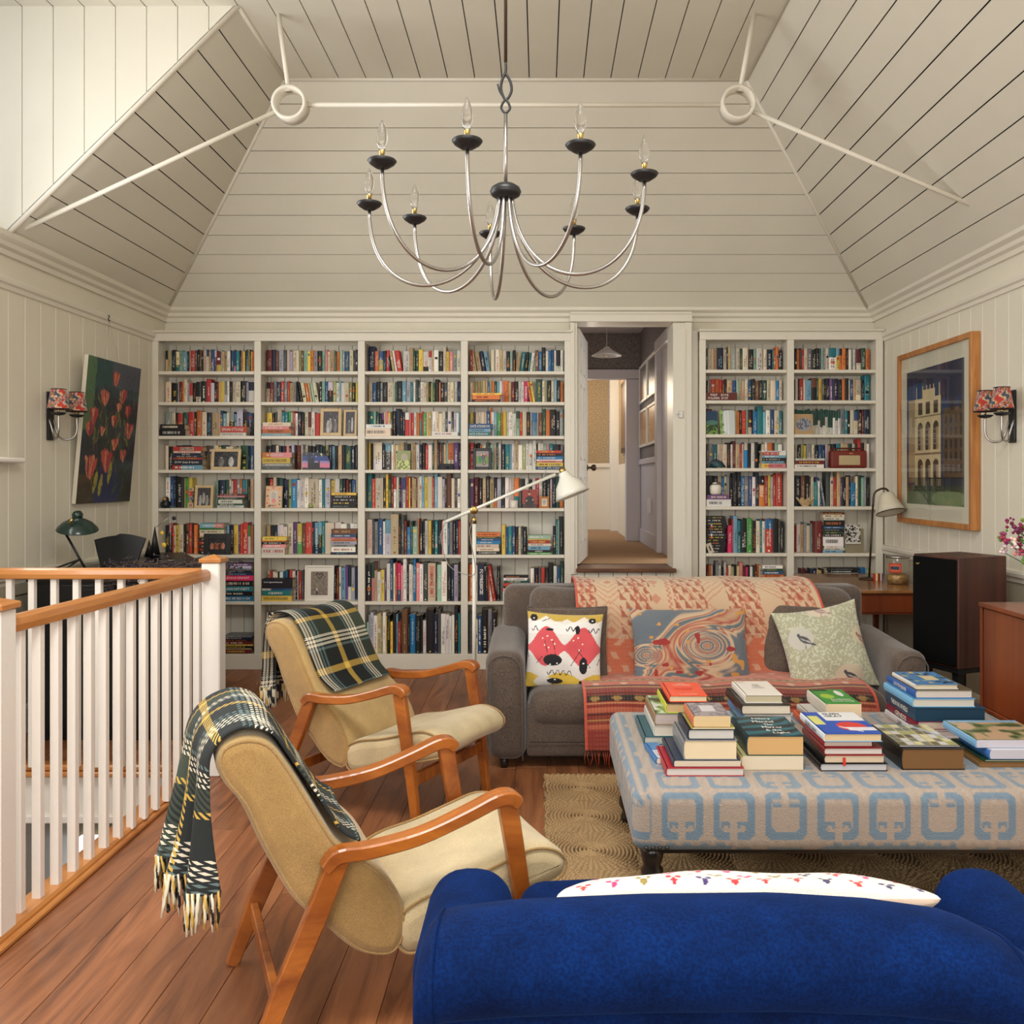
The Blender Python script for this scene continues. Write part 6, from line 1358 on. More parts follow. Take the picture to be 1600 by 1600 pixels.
def buildingprint():
    Yn,Yf=5.76,6.96; w=Yf-Yn; z0,z1=1.235,2.52; h=z1-z0; D=.062
    t=thing('framed_print','large oak-framed print of a pale arched building at dusk on the right wall','framed print',(XR-.002,Yn,z0))   # local x toward the wall
    b=.038; mb=MB()
    mb.bbox(-D,0,0,b*.9,0,h,.003); mb.bbox(-D,0,w-b,w,0,h,.003); mb.bbox(-D,0,b*.9,w-b,0,b,.003); mb.bbox(-D,0,b*.9,w-b,h-b,h,.003); mb.build('frame',woodmat('ash_frame',srgb(150,92,42),srgb(196,134,72),.4,4,(1,1,.15),dist=5),t)
    mb=MB(); mb.box(-D+.022,-D+.026,b,w-b,b,h-b,col=srgb(196,192,172)); mb.build('mount',M_attr,t)
    cv=CV(130,200,srgb(22,44,86)); cv.m(cv.Y<.25,srgb(14,26,54),.8); cv.m((cv.X<.35)&(cv.Y<.5),srgb(28,30,52),.7); cv.ell(.2,.3,.35,.2,srgb(40,100,150),.35)
    # the print is seen with its far end on the viewer's left
    st=srgb(196,180,140); sh=srgb(60,46,34)
    cv.rect(.66,.32,1,.80,srgb(84,64,44)); 
    for i in range(4):
        for j in range(5): cv.rect(.69+i*.08,.37+j*.085,.73+i*.08,.43+j*.085,srgb(34,30,30))
    cv.rect(.78,.24,.84,.34,srgb(40,34,34)); cv.rect(.92,.27,.97,.34,srgb(40,34,34))
    cv.rect(.04,.22,.2,.84,srgb(150,130,96)); cv.rect(.16,.22,.62,.86,st)
    cv.rect(.30,.16,.52,.24,st); 
    for x in (.19,.31,.38,.44,.5,.6): cv.rect(x-.008,.13,x+.008,.24,st)
    for x in (.22,.36,.50): 
        cv.rect(x,.25,x+.08,.34,sh); cv.rect(x-.005,.43,x+.085,.60,sh); cv.ell(x+.04,.43,.045,.035,sh); cv.rect(x+.045,.44,x+.085,.60,srgb(150,130,96)); cv.rect(x-.005,.70,x+.085,.86,sh); cv.ell(x+.04,.70,.045,.035,sh); cv.rect(x+.05,.71,x+.085,.86,srgb(140,120,90))
        for k in range(4): cv.rect(x,.45+k*.035,x+.04,.455+k*.035,srgb(150,140,120))
    cv.rect(.16,.62,.62,.635,srgb(120,100,76)); cv.rect(.16,.35,.62,.36,srgb(130,110,84))
    cv.rect(0,.86,1,1,srgb(70,90,62)); cv.ell(.75,.95,.28,.06,srgb(110,130,90)); cv.rect(0,.80,1,.90,srgb(30,34,28),.6)
    for i in range(16): cv.rect(.4+i*.04,.80,.405+i*.04,.90,srgb(16,16,18))
    cv.rect(.4,.80,1,.808,srgb(16,16,18)); cv.line(.15,.86,.4,.97,.006,srgb(20,20,20)); cv.rect(.42,.8,.435,.98,srgb(20,20,20))
    m=.10; U,V=np.meshgrid(np.linspace(0,1,130),np.linspace(0,1,200)); 
    p=np.stack([np.full(U.shape,-D+.0215),(w-b-m)-(U)*(w-2*b-2*m),(h-b-.11)-V*(h-2*b-.22)],-1); mb=MB(); mb.grid(p,cv.sample(U,V),smooth=False); mb.build('print',M_glossattr,t)
    mb=MB(); mb.quad((-D+.009,w-b,b),(-D+.009,b*.9,b),(-D+.009,b*.9,h-b),(-D+.009,w-b,h-b)); mb.build('glass',M_pane,t)
buildingprint()
# ---- white floor lamp
def floor_lamp():
    Y=5.9; x=(741-VX)*Y/FP; jz=EYE-(797-VY)*Y/FP; t=thing('floor_lamp','white swing-arm floor lamp with brass joints standing before the bookcase','floor lamp',(x,Y,0))
    W=mat('white_lamp_enamel',srgb(228,226,214),.3)
    mb=MB(); mb.lathe([(.14,.001),(.145,.006),(.14,.018),(.02,.026),(.012,.05)],n=36); mb.build('base',W,t)
    mb=MB(); mb.tube([(0,0,.03),(0,0,jz-.05)],.0135,12); mb.build('pole',W,t)
    mb=MB(); mb.tube([(0,0,jz-.09),(0,0,jz-.045)],.0155,12); mb.lathe([(.001,-.022),(.022,-.022),(.026,-.016),(.026,.016),(.022,.022),(.001,.022)],M=Matrix.Translation((0,-.012,jz))@Matrix.Rotation(PI/2,4,'X'),n=24); mb.lathe([(.008,.022),(.008,.03),(.001,.03)],M=Matrix.Translation((0,-.012,jz))@Matrix.Rotation(PI/2,4,'X'),n=12); mb.build('brass_joint',M_brass,t)
    a=P(697,815,Y);b=P(868,741,Y); a=(a[0]-x,-.02,a[2]); b=(b[0]-x,-.02,b[2])
    mb=MB(); mb.tube([a,b],.0105,10); mb.build('arm',W,t)
    c=P(880,738,Y); c=Vector((c[0]-x,-.02,c[2])); ax=Vector((.40,-.12,-1)).normalized(); R=ax.to_track_quat('Z','Y').to_matrix().to_4x4(); M=Matrix.Translation(c)@R
    mb=MB(); mb.tube([(0,0,-.03),(0,0,.012)],.022,12,M=M); mb.tube([(-.02,0,-.0),(.02,0,0)],.012,8,M=M); mb.build('brass_fitting',M_brass,t)
    mb=MB(); pr=[(.034,.0),(.036,.02),(.05,.045),(.085,.085),(.105,.135),(.118,.165)]; mb.lathe(pr+[(r-.003,z) for r,z in pr[::-1]],M=M,n=36,cap=False); s=mb.build('lamp_shade',W,t)
    mb=MB(); mb.lathe([(.001,.13),(.02,.125),(.028,.105),(.02,.07),(.012,.05)],M=M,n=16); mb.build('bulb',M_fwhite,s)
    mb=MB(); q=[a,(a[0]-.03,-.03,a[2]-.1),(a[0]+.02,-.04,a[2]-.28),(-.05,-.04,jz-.42),(.01,-.03,jz-.40),(-.02,-.03,jz-.20),(-.025,-.03,jz-.12),(0,-.02,jz-.06)]; mb.tube(catmull(q,6),.0028,6); mb.build('cord',mat('grey_flex',srgb(150,146,140),.5),t); mb=MB(); k=Vector(b); mb.tube(catmull([(k.x-.09,-.03,k.z-.03),(k.x-.05,-.03,k.z+.04),(k.x-.0,-.03,k.z+.06),(k.x+.03,-.03,k.z+.05)],5),.0022,5); mb.build('cord',mat('grey_flex',srgb(150,146,140),.5),t)
floor_lamp()
# ---- desk by the right wall with chair and its things
def desk():
    z=.795; x0,x1,y0,y1=2.07,2.79,6.2,7.345
    t=thing('writing_desk','mid-brown wooden desk against the right wall behind the speaker','desk',((x0+x1)/2,(y0+y1)/2,0)); cx,cy=(x0+x1)/2,(y0+y1)/2
    mb=MB(); mb.bbox(x0-cx,x1-cx,y0-cy,y1-cy,z-.022,z,.005); mb.build('desk_top',M_desk,t)
    mb=MB(); mb.bbox(x0-cx+.04,x1-cx-.04,y0-cy+.03,y1-cy-.04,z-.17,z-.024,.004); mb.build('apron',M_teak,t)
    mb=MB(); mb.bbox(x0-cx+.1,x1-cx-.1,y0-cy+.02,y0-cy+.032,z-.155,z-.04,.003); d=mb.build('drawer',M_teak,t); 
    for x in (x0+.07,x1-.07):
        for y in (y0+.07,y1-.07): mb=MB(); sweep(mb,[(x-cx,y-cy,z-.03),(x-cx,y-cy,0)],[.05,.03],[.05,.03],side=(1,0,0)); mb.build('leg',M_teak,t)
    # chair back peeping over the sofa
    c=thing('desk_chair','orange-brown wooden chair back showing above the sofa back','chair',(1.62,6.75,0),math.radians(70))
    wood=woodmat('orange_ply',srgb(150,96,46),srgb(184,126,66),.35,6,(1,1,.2))
    mb=MB(); pts=[];
    U,V=np.meshgrid(np.linspace(-1,1,21),np.linspace(0,1,8)); p=np.stack([-.20-.05*V+.07*(1-U**2)*-1,U*(.20-.02*V),.68+V*.18-.035*U**2*V*2],-1); mb.grid(p); o=mb.build('backrest',wood,c); m=o.modifiers.new('s','SOLIDIFY'); m.thickness=.012
    mb=MB(); rbox(mb,(0,0,.44),(.42,.42,.03),.012,n=4); mb.build('seat',wood,c)
    for x,y in ((.17,.17),(.17,-.17),(-.17,.17),(-.17,-.17)): mb=MB(); mb.tube([(x,y,.43),(x*1.15,y*1.15,0)],[.014,.009],8); mb.build('leg',wood,c)
    mb=MB(); 
    for s in (-1,1): mb.tube([(-.19,s*.1,.44),(-.27,s*.1,.72)],.009,8)
    mb.build('back_strut',wood,c)
    # gooseneck lamp
    Y=6.9; lx=(1358-VX)*Y/FP; l=thing('desk_lamp','bronze gooseneck desk lamp with cream shade standing on the desk','lamp',(lx,Y,z+.001))
    mb=MB(); mb.lathe([(.075,0),(.078,.006),(.06,.014),(.01,.018)],n=28); mb.build('base',M_dbrass,l)
    def Lp(px,py,dy=0): q=P(px,py,Y+dy); return (q[0]-lx,dy,q[2]-z)
    top=Lp(1364,790)
    mb=MB(); mb.tube([(0,0,.012),top],.008,10); mb.tube(catmull([top,Lp(1366,772),Lp(1374,765),Lp(1384,764),Lp(1391,772)],6),.008,10); mb.build('neck',M_dbrass,l)
    M_cr=mat('cream_lamp_shade',srgb(208,200,178),.5); c=Vector(Lp(1385,771)); ax=(Vector(Lp(1395,801,-.02))-c).normalized(); ax=Vector((.10,-.30,-.9)).normalized(); R=ax.to_track_quat('Z','Y').to_matrix().to_4x4(); M=Matrix.Translation(c)@R; 
    pr=[(.045,.0),(.055,.02),(.085,.10),(.108,.155)]
    mb=MB(); mb.lathe([(.001,0)]+pr+[(r-.003,zz+.001) for r,zz in pr[::-1]],M=M,n=36,cap=False); s=mb.build('lamp_shade',M_cr,l)
    mb=MB(); r,zz=pr[-1]; mb.tube([M@Vector((r*math.cos(a*PI/18),r*math.sin(a*PI/18),zz)) for a in range(36)],.0035,6,closed=True); mb.build('rim',M_dbrass,s)
    mb=MB(); mb.lathe([(.012,.03),(.02,.05),(.032,.085),(.026,.11),(.001,.122)],M=M,n=18); mb.build('bulb',M_fwhite,s)
    # glass jar
    Y=6.62; jx=(1403-VX)*Y/FP; j=thing('glass_jar','tall clear glass jar with orange-red label on the desk','jar',(jx,Y,z+.001))
    mb=MB(); pr=[(.001,.002),(.078,.002),(.082,.01),(.082,.19),(.078,.195)]; mb.lathe(pr+[(r-.003 if r>.01 else r,zz+.002) for r,zz in pr[::-1]],n=36,cap=False); mb.build('jar',M_pane,j)
    mb=MB(); mb.lathe([(.084,.19),(.084,.205),(.001,.208)],n=36); mb.build('lid_rim',M_steel,j)
    mb=MB(); 
    def lab(a0,a1,za,zb,r,c):
        n=10
        for i in range(n): 
            a=a0+(a1-a0)*i/n;b=a0+(a1-a0)*(i+1)/n; mb.quad((r*math.cos(a),r*math.sin(a),za),(r*math.cos(b),r*math.sin(b),za),(r*math.cos(b),r*math.sin(b),zb),(r*math.cos(a),r*math.sin(a),zb),col=c)
    lab(math.radians(200),math.radians(265),.085,.155,.0832,srgb(186,52,36)); lab(math.radians(206),math.radians(260),.095,.145,.0838,srgb(206,100,60)); lab(math.radians(212),math.radians(254),.108,.132,.0842,srgb(40,60,80)); mb.build('label',M_attr,j)
    mb=MB(); mb.lathe([(.001,.005),(.074,.005),(.076,.06),(.06,.075),(.001,.08)],n=24); mb.build('tealights',mat('gold_foil_contents',srgb(170,136,84),.4,.4,var=.5,vs=60),j)
    b=thing('bookmark_block','small block of coloured striped cards at the lamp foot','block',((1372-VX)*6.8/FP,6.8,z+.001)); mb=MB()
    for i,c in enumerate('rwykrwb'): mb.box(-.03+i*.009,-.0215+i*.009,-.01,.02,0,.055,col=srgb(*PAL[c]))
    mb.build('striped_cards',M_attr,b)
desk()
def speaker():
    C=Vector((2.36,5.06)); al=math.radians(68); u=Vector((-math.cos(al),math.sin(al))); v=Vector((math.sin(al),math.cos(al)))   # u along the front, v going back
    z0,z1=.49,1.122; t=thing('loudspeaker','large walnut loudspeaker with black grille on a black stand','speaker',(C.x,C.y,0),math.atan2(v.y,v.x))
    # local x = back direction v, local y = u
    w,d=.336,.37
    mb=MB(); mb.bbox(0,d,0,w,z0,z1,.004); mb.build('cabinet',M_walnut,t)
    mb=MB(); mb.bbox(-.012,.002,.012,w-.004,z0+.012,z1-.012,.005); mb.build('grille',mat('black_grille_cloth',(.004,.004,.004),.9,spec=.1),t)
    mb=MB(); 
    G=Matrix(((0,0,-1,-.0135),(-1,0,0,w-.045),(0,1,0,z1-.055),(0,0,0,1))) 
    for a,b in (((-.013,.007),(-.006,-.008)),((-.006,-.008),(0,.004)),((0,.004),(.006,-.008)),((.006,-.008),(.013,.007))): mb.tube([G@Vector((a[0],a[1],0)),G@Vector((b[0],b[1],0))],.0016,5)
    mb.build('emblem',M_brass,t)
    mb=MB(); mb.bbox(.01,d-.01,.01,w-.01,z0-.03,z0,.003); mb.bbox(.02,d-.02,.02,w-.02,.0,.025,.003); 
    for x,y in ((.05,.05),(d-.05,.05),(.05,w-.05),(d-.05,w-.05)): mb.box(x-.025,x+.025,y-.02,y+.02,.02,z0-.02)
    mb.build('stand',M_black,t)
speaker()
def sideboard():
    x0,x1,y0,y1=2.155,2.66,2.6,4.40; z0,z1=.44,.965; t=thing('sideboard','reddish teak sideboard standing by the right wall in front of the speaker','sideboard',(x0,y0,0)); w,l=x1-x0,y1-y0
    mb=MB(); mb.bbox(-.008,w,0,l,z1-.022,z1,.004); mb.bbox(0,w,0,.02,z0,z1-.02,.003); mb.bbox(0,w,l-.02,l,z0,z1-.02,.003); mb.bbox(0,w,.02,l-.02,z0,z0+.02,.003); mb.bbox(w-.01,w,.02,l-.02,z0,z1-.02); mb.build('body',M_teak,t)
    for k in range(3):
        a=.024+k*(l-.048)/3; b=a+(l-.048)/3-.004; mb=MB(); mb.bbox(.006,.022,a,b,z0+.022,z1-.026,.002); d=mb.build('sliding_door',M_teak,t); mb=MB(); mb.lathe([(.014,0),(.012,.004),(.001,.004)],M=Matrix.Translation((.006,a+.04,(z0+z1)/2))@Matrix.Rotation(-PI/2,4,'Y'),n=14); mb.build('finger_pull',M_dbrass,d)
    for x in (.06,w-.06):
        for y in (.1,l-.1): mb=MB(); sweep(mb,[(x,y,z0),(x,y,0)],[.045,.028],[.045,.028],side=(1,0,0)); mb.build('leg',M_teak,t)
    mb=MB(); 
    for x in (.06,w-.06): mb.bbox(x-.012,x+.012,.1,l-.1,z0-.06,z0-.01,.003)
    mb.build('rail',M_teak,t)
    # flowers
    v=thing('flower_vase','vase of pink and green garden flowers on the sideboard at the picture edge','flowers',(2.42,4.2,z1+.001)); mb=MB(); pr=[(.04,0),(.055,.02),(.06,.1),(.035,.17),(.045,.2)]; mb.lathe(pr+[(r-.004,z+.001) for r,z in pr[::-1]],n=24,cap=False); mb.build('vase',M_fwhite,v)
    r=random.Random(3); stems=MB(); lv=MB()
    for k in range(26):
        tip=(r.uniform(-.22,.14),r.uniform(-.12,.12),r.uniform(.22,.42)); 
        if k<9: tip=(-.19+r.uniform(-.05,.06),r.uniform(-.05,.05),.25+r.uniform(0,.16))
        stems.tube(catmull([(0,0,.03),(tip[0]*.3,tip[1]*.3,tip[2]*.6),tip],5),.0022,5,col=srgb(60,90,50))
        cc=r.choice([(206,130,140),(150,40,80),(226,200,196),(96,130,60),(120,30,70)])
        mb=MB()
        for q in range(9 if k<9 else 7):
            a=r.uniform(0,6.3); rr=r.uniform(.004,.022); p=(tip[0]+rr*math.cos(a),tip[1]+rr*math.sin(a),tip[2]+r.uniform(-.02,.03)); s=r.uniform(.006,.011)
            mb.lathe([(.001,-s),(s,-s*.3),(s*.9,s*.4),(.001,s)],p,n=7,col=srgb(*[min(255,max(0,z+r.randint(-20,20))) for z in cc]))
        mb.build('blossom',M_attr,v)
    stems.build('stems',M_attr,v)
sideboard()
# ---- black cabinet behind the far railing and the things on it
def blackcab():
    x0,x1,y0,y1=-3.05,-2.02,5.35,7.10; z=.985; t=thing('black_cabinet','tall black cabinet standing in the corner behind the far railing','cabinet',(x0,y0,0)); w,l=x1-x0,y1-y0
    pl=lambda o:[(-o,-o),(w+o,-o),(w+o,.27),(.2+o,l+o),(-o,l+o)]
    mb=MB(); mb.prism(pl(0),.06,z-.03,'z'); mb.build('body',M_blackw,t); mb=MB(); mb.prism(pl(.015),z-.03,z,'z'); mb.build('cabinet_top',M_blackw,t); mb=MB(); mb.prism(pl(-.03),0,.06,'z'); mb.build('plinth',M_blackw,t)
    for a in (.02,w/2+.005): mb=MB(); mb.bbox(a,a+w/2-.025,-.014,0,.09,z-.05,.003); d=mb.build('cabinet_door',M_blackw,t); mb=MB(); mb.lathe([(.01,0),(.008,.014),(.001,.016)],M=Matrix.Translation((a+(w/2-.06 if a<.1 else .04),-.014,.55))@Matrix.Rotation(PI/2,4,'X'),n=12); mb.build('knob',M_steel,d)
    Y=5.72; bx=(130-VX)*Y/FP; l_=thing('table_lamp','dark green dish-shaped lamp on slanted tripod legs on the black cabinet','lamp',(bx,Y,z+.001)); M_gr=mat('dark_green_enamel',srgb(14,40,34),.25,coat=.3)
    def Lp(px,py,dy=0): q=P(px,py,Y+dy); return Vector((q[0]-bx,dy,q[2]-z))
    foot=Lp(134,882); foot.z=.004; hd=Lp(102,833)
    mb=MB(); mb.tube([foot,hd],.008,8); k=foot.lerp(hd,.28); 
    for e in (Lp(84,884,.05),Lp(96,884,-.12)): e.z=.004; mb.tube([k,e],.006,8)
    mb.tube([hd,Lp(113,812)],.009,8); mb.build('legs',M_black,l_)
    c=Lp(121,819); ax=Vector((.12,-.22,1)).normalized(); M=Matrix.Translation(c)@ax.to_track_quat('Z','Y').to_matrix().to_4x4()
    pr=[(.124,-.038),(.120,-.028),(.09,.005),(.05,.028),(.03,.036)]; mb=MB(); mb.lathe(pr+[(.031,.05),(.033,.065),(.022,.083),(.001,.088)],M=M,n=40,cap=False); mb.lathe([(r-.002,zz-.002) for r,zz in pr],M=M,n=40); mb.build('lamp_shade',M_gr,l_)
    mb=MB(); q=Lp(113,811,-.09); mb.tube([q,q+Vector((-.018,-.0,-.028))],.008,8); mb.build('brass_switch',M_brass,l_)
    Y=6.0; fx_=(185-VX)*Y/FP; f=thing('fan_shaped_board','black fan-shaped board with curved top edge standing on the cabinet','ornament',(fx_,Y,z+.001)); H=EYE-(834-VY)*Y/FP-z; wt=.172;wb=.118
    poly=[(-wb,0),(wb,0)]+[(wt+0-(2*wt)*i/12,H-.03+.03*math.sin(PI*i/12)+ (.012 if i>6 else 0)*(-1)) for i in range(13)]
    mb=MB(); mb.prism(poly,-.008,.008,'y',M=Matrix.Rotation(-.15,4,'X')); mb.build('board',M_blackw,f)
    Y=6.5; c_=thing('black_cone','tall thin black cone beside the bookcase edge','ornament',((242-VX)*Y/FP,Y,z+.001)); mb=MB(); mb.lathe([(.042,0),(.001,EYE-(822-VY)*Y/FP-z)],n=20); mb.build('cone',M_blackw,c_)
    c_=thing('black_cone','shorter black cone touching the taller one','ornament',((233-VX)*6.7/FP,6.7,z+.001)); mb=MB(); mb.lathe([(.035,0),(.001,.13)],n=20); mb.build('cone',M_blackw,c_)
    # mobile with discs
    Y=6.4; m=thing('wire_mobile','wire table mobile with yellow, black and red discs before the lower left books','ornament',((266-VX)*Y/FP,Y,z+.001)); 
    def Mp(px,py,dy=0): q=P(px,py,Y+dy); return Vector((q[0]-(266-VX)*Y/FP,dy,q[2]-z))
    mb=MB(); mb.lathe([(.03,0),(.03,.004),(.001,.006)],n=16); mb.tube([(0,0,.004),Mp(266,790)],.0016,5); mb.tube([Mp(244,824),Mp(265,808)],.0025,5,col=(1,1,1)); mb.tube([Mp(266,826),Mp(272,812)],.0016,5); mb.tube([Mp(256,850),Mp(270,818)],.001,4); mb.build('wire',M_steel,m)
    for px,py,r,c in ((253,833,.014,'y'),(256,852,.017,'y'),(272,810,.015,'k'),(271,836,.010,'r')):
        mb=MB(); mb.lathe([(.001,-.001),(r,-.001),(r,.001),(.001,.001)],M=Matrix.Translation(Mp(px,py))@Matrix.Rotation(PI/2,4,'X'),n=20,col=srgb(*PAL[c])); mb.build('disc',M_attr,m)
    # dried flowers spilling over the cabinet edge
    d=thing('dried_flowers','heap of dark dried lavender stems spilling over the cabinet top','dried flowers',(-2.35,5.5,z+.001)); r=random.Random(9); mb=MB(); mh=MB()
    for k in range(420):
        x=r.uniform(-.28,.42); y=r.uniform(-.12,.10); z_=r.uniform(0.006,.11)*r.random(); a=r.uniform(0,6.3); L_=r.uniform(.05,.14); dz=r.uniform(-.01,.03); 
        if r.random()<.25: y=-.165; z_=r.uniform(-.10,.02); dz=r.uniform(-.06,0.02)
        p=(x,y,z_); q=(x+L_*math.cos(a),y+L_*math.sin(a)*.35*(0.1 if y<-.15 else 1),z_+dz); c=r.choice([(66,50,44),(46,36,36),(90,74,60),(56,44,56)]); mb.tube([p,q],.0022,4,col=srgb(*c)); mh.lathe([(.001,-.01),(.006,0),(.001,.012)],q,n=6,col=srgb(*r.choice([(60,46,54),(46,36,44),(84,66,60)])))
    mb.build('stems',M_attr,d); mh.build('flower_heads',M_attr,d)['kind']='stuff'
    s=thing('white_string','loops of white string hanging over the dried flowers','string',(-2.32,5.315,z-.02)); mb=MB(); mb.tube(catmull([(-.16,0,-.13),(-.1,0,-.08),(-.05,.0,-.04),(-.07,0,.0),(-.03,0,.0),(-.03,0,-.07),(.03,0,-.05),(.12,0,-.08)],7),.0022,5); mb.tube([(.12+.035*math.cos(a*PI/8),.0,.01+.035*math.sin(a*PI/8)) for a in range(12)],.0018,5); mb.build('cord',M_fwhite,s)
blackcab()
# ---- hallway pendant and pictures
def hallthings():
    Y=9.0; x=(948-VX)*Y/FP; zt=EYE+195*Y/FP; t=thing('pendant_lamp','white conical pendant lamp hanging in the hallway','pendant lamp',(x,Y,zt)); 
    mb=MB(); mb.tube([(0,0,.07),(0,0,3.3-zt)],.003,6); mb.build('cord',M_fwhite,t); mb=MB(); pr=[(.022,.07),(.03,.06),(.09,.02),(.150,-.012),(.152,-.02)]; mb.lathe(pr+[(r-.003,z-.002) for r,z in pr[::-1]],n=36,cap=False); mb.build('lamp_shade',M_white,t)
    mb=MB(); mb.lathe([(.001,-.03),(.022,-.015),(.026,.005),(.012,.03)],n=16); mb.build('bulb',M_glass,t)
    HX=1.18
    def hp(label,ya,yb,za,zb,c1,c2):
        t=thing('hall_picture',label,'framed picture',(HX-.002,ya,za),0,'pictures on the hallway wall'); w,h=yb-ya,zb-za; mb=MB(); b=.03
        mb.bbox(-.025,0,0,b,0,h,.003); mb.bbox(-.025,0,w-b,w,0,h,.003); mb.bbox(-.025,0,b,w-b,0,b,.003); mb.bbox(-.025,0,b,w-b,h-b,h,.003); mb.build('frame',M_fwhite,t)
        cv=CV(30,30,srgb(*c1)); cv.rect(0,.55,1,1,srgb(*c2)); cv.line(.2,.6,.6,.9,.01,srgb(60,50,40)); mb=MB(); art_plane(mb,cv,(-.012,w-b,h-b),(0,-1,0),(0,0,-1),w-2*b,h-2*b,30,30); mb.build('picture',M_glossattr,t)
    hp('white-framed glass picture, upper nearer one in the hallway',8.95,9.75,2.44,2.88,(120,112,108),(110,100,96)); hp('white-framed glass picture, upper farther one in the hallway',9.8,10.55,2.44,2.88,(130,120,112),(170,120,80))
    hp('white-framed picture with tan paper, lower nearer one in the hallway',8.95,9.75,1.93,2.36,(196,150,100),(206,160,110)); hp('white-framed picture with tan paper, lower farther one in the hallway',9.8,10.55,1.93,2.36,(190,140,90),(206,160,110))
    t=thing('narrow_mirror','narrow dark-framed picture on the wall of the farthest room','framed picture',(1.065,10.95,1.9)); mb=MB(); mb.bbox(-.025,0,0,.7,0,.9,.004); mb.build('frame',M_dbrass,t); mb=MB(); mb.bbox(-.027,-.02,.05,.65,.06,.84,.002); mb.build('picture',mat('brown_print',srgb(120,90,66),.4),t)
    t=thing('light_switch','white switch on the hallway panelling','light switch',(HX-.022,9.6,1.20)); t['category']='light switch'; mb=MB(); mb.bbox(-.01,.02,-.05,.05,0,.16,.003); mb.build('switch_plate',M_white,t)
    t=thing('door_latch','small metal latch on the door casing','latch',((1063-VX)/190,YF+.008,EYE+(748-649)/190)); mb=MB(); mb.bbox(-.012,.022,-.012,0,-.02,.035,.002); mb.bbox(-.03,.0,-.018,-.008,.006,.014,.002); mb.build('latch_plate',M_steel,t)
hallthings()
# ---- jute rug
def rug():
    X0,X1,Y0,Y1=.02,2.30,2.42,4.72; n=5; t=thing('jute_rug','chunky braided jute rug of square tiles under the ottoman','rug',((X0+X1)/2,(Y0+Y1)/2,0))
    nu,nv=480,420; U,V=np.meshgrid(np.linspace(0,1,nu),np.linspace(0,1,nv)); W,H=X1-X0,Y1-Y0
    x=U*W;y=V*H; s=.38; fx_=(x%s)-s/2; fy_=(y%s)-s/2; r=np.hypot(fx_,fy_)+.15*np.maximum(np.abs(fx_),np.abs(fy_)); an=np.arctan2(fy_,fx_)
    ring=np.sin(r*2*PI/.019+an); twist=np.sin(an*46*np.clip(r*6,.3,2).round()+ring*1.5)
    z=.014+.0055*ring+.003*twist; edge=.006*np.sin(x*40)*((V<.01)|(V>.99)); ex=.006*np.sin(y*43)
    A=np.array(srgb(196,162,116));B=np.array(srgb(82,56,34)); k=np.clip(.55+.36*ring+.25*twist+.25*(vnoise(x*3,y*3,3)-.5),0,1)[...,None]; c=A*k+B*(1-k)
    x2=x+np.where(U<.01,ex-0.004,0)
    p=np.stack([x2-W/2,y-H/2,z],-1); p[0,:,2]=.001;p[-1,:,2]=.001;p[:,0,2]=.001;p[:,-1,2]=.001
    mb=MB(); mb.grid(p,c); mb.build('braided_jute',mat('jute_fibre',(1,1,1),.9,attr=True,bump=.6,bs=180),t)
rug()
# ================================================================ books on the ottoman
TOPZ=OZ1+.0005
def obook(label,x0,y0,w,d,z,h,c,top=None,pages=(222,210,186),soft=False,title=None,tcol='w',spine=None,scol=None,cover=None,rz=0,ribbon=False):
    """x0,y0 near-left corner; spine on the left (-x) side"""
    cx,cy=x0+w/2,y0+d/2; t=thing('book',label,'book',(cx,cy,z),math.radians(rz),'books piled on the ottoman'); a,b=-w/2,w/2; e,f=-d/2,d/2; ct=.0015 if soft else .0028; ov=0 if soft else .004
    cc=srgb(*c); tc=srgb(*(top or c)); mb=MB(); 
    mb.bbox(a+.004,b,e,f,.0,ct,.0006,col=cc); mb.bbox(a+.004,b,e,f,h-ct,h,.0006,col=tc)
    # rounded spine
    ps=[(a+.006,0),(a+.001,h*.12),(a-.001,h*.5),(a+.001,h*.88),(a+.006,h),(a+.009,h),(a+.005,h*.8),(a+.003,h*.5),(a+.005,h*.2),(a+.009,0)]
    mb.prism(ps,e,f,'y',col=srgb(*(scol or c))); mb.build('cover',M_glossattr,t)
    mb=MB(); g=srgb(*pages); x_,X_=a+.005,b-ov; 
    mb.box(x_,X_,e+ov,f-ov,ct,h-ct,col=g)
    n=max(3,int(h/.004)); dk=tuple(q*.86 for q in g)
    for i in range(n): zz=ct+(h-2*ct)*(i+.5)/n; mb.box(x_+.002,X_-.002,e+ov-.0004,e+ov+.001,zz-.0004,zz+.0004,col=dk)
    mb.build('pages',M_attr,t)
    if cover is not None:
        U,V=np.meshgrid(np.linspace(0,1,cover.w),np.linspace(0,1,cover.h)); p=np.stack([a+.008+U*(w-.01),f-.002-V*(d-.004),np.full(U.shape,h+.0004)],-1); mb=MB(); mb.grid(p,cover.sample(U,V),smooth=False); mb.build('cover_art',M_glossattr,t)
    if title:
        mb=MB(); 
        for tx,u,v,mw,hh,cl in title: put_text(mb,tx,(a+u*w,e+v*d,h+.0010),(1,0,0),(0,1,0),mw*w,hh*d,srgb(*PAL[cl]) if isinstance(cl,str) else srgb(*cl))
        mb.build('cover_title',M_attr,t)
    if spine:
        mb=MB(); put_text(mb,spine[0],(a-.0025,0,h*.5),(0,-1,0),(0,0,1),d*spine[1],h*spine[2],srgb(*PAL[tcol])); mb.build('spine_title',M_attr,t)
    if ribbon: mb=MB(); mb.box(a+.07,a+.08,e-.002,e,-.008,h*.7,col=srgb(200,40,30)); mb.build('ribbon_marker',M_attr,t)
    return t
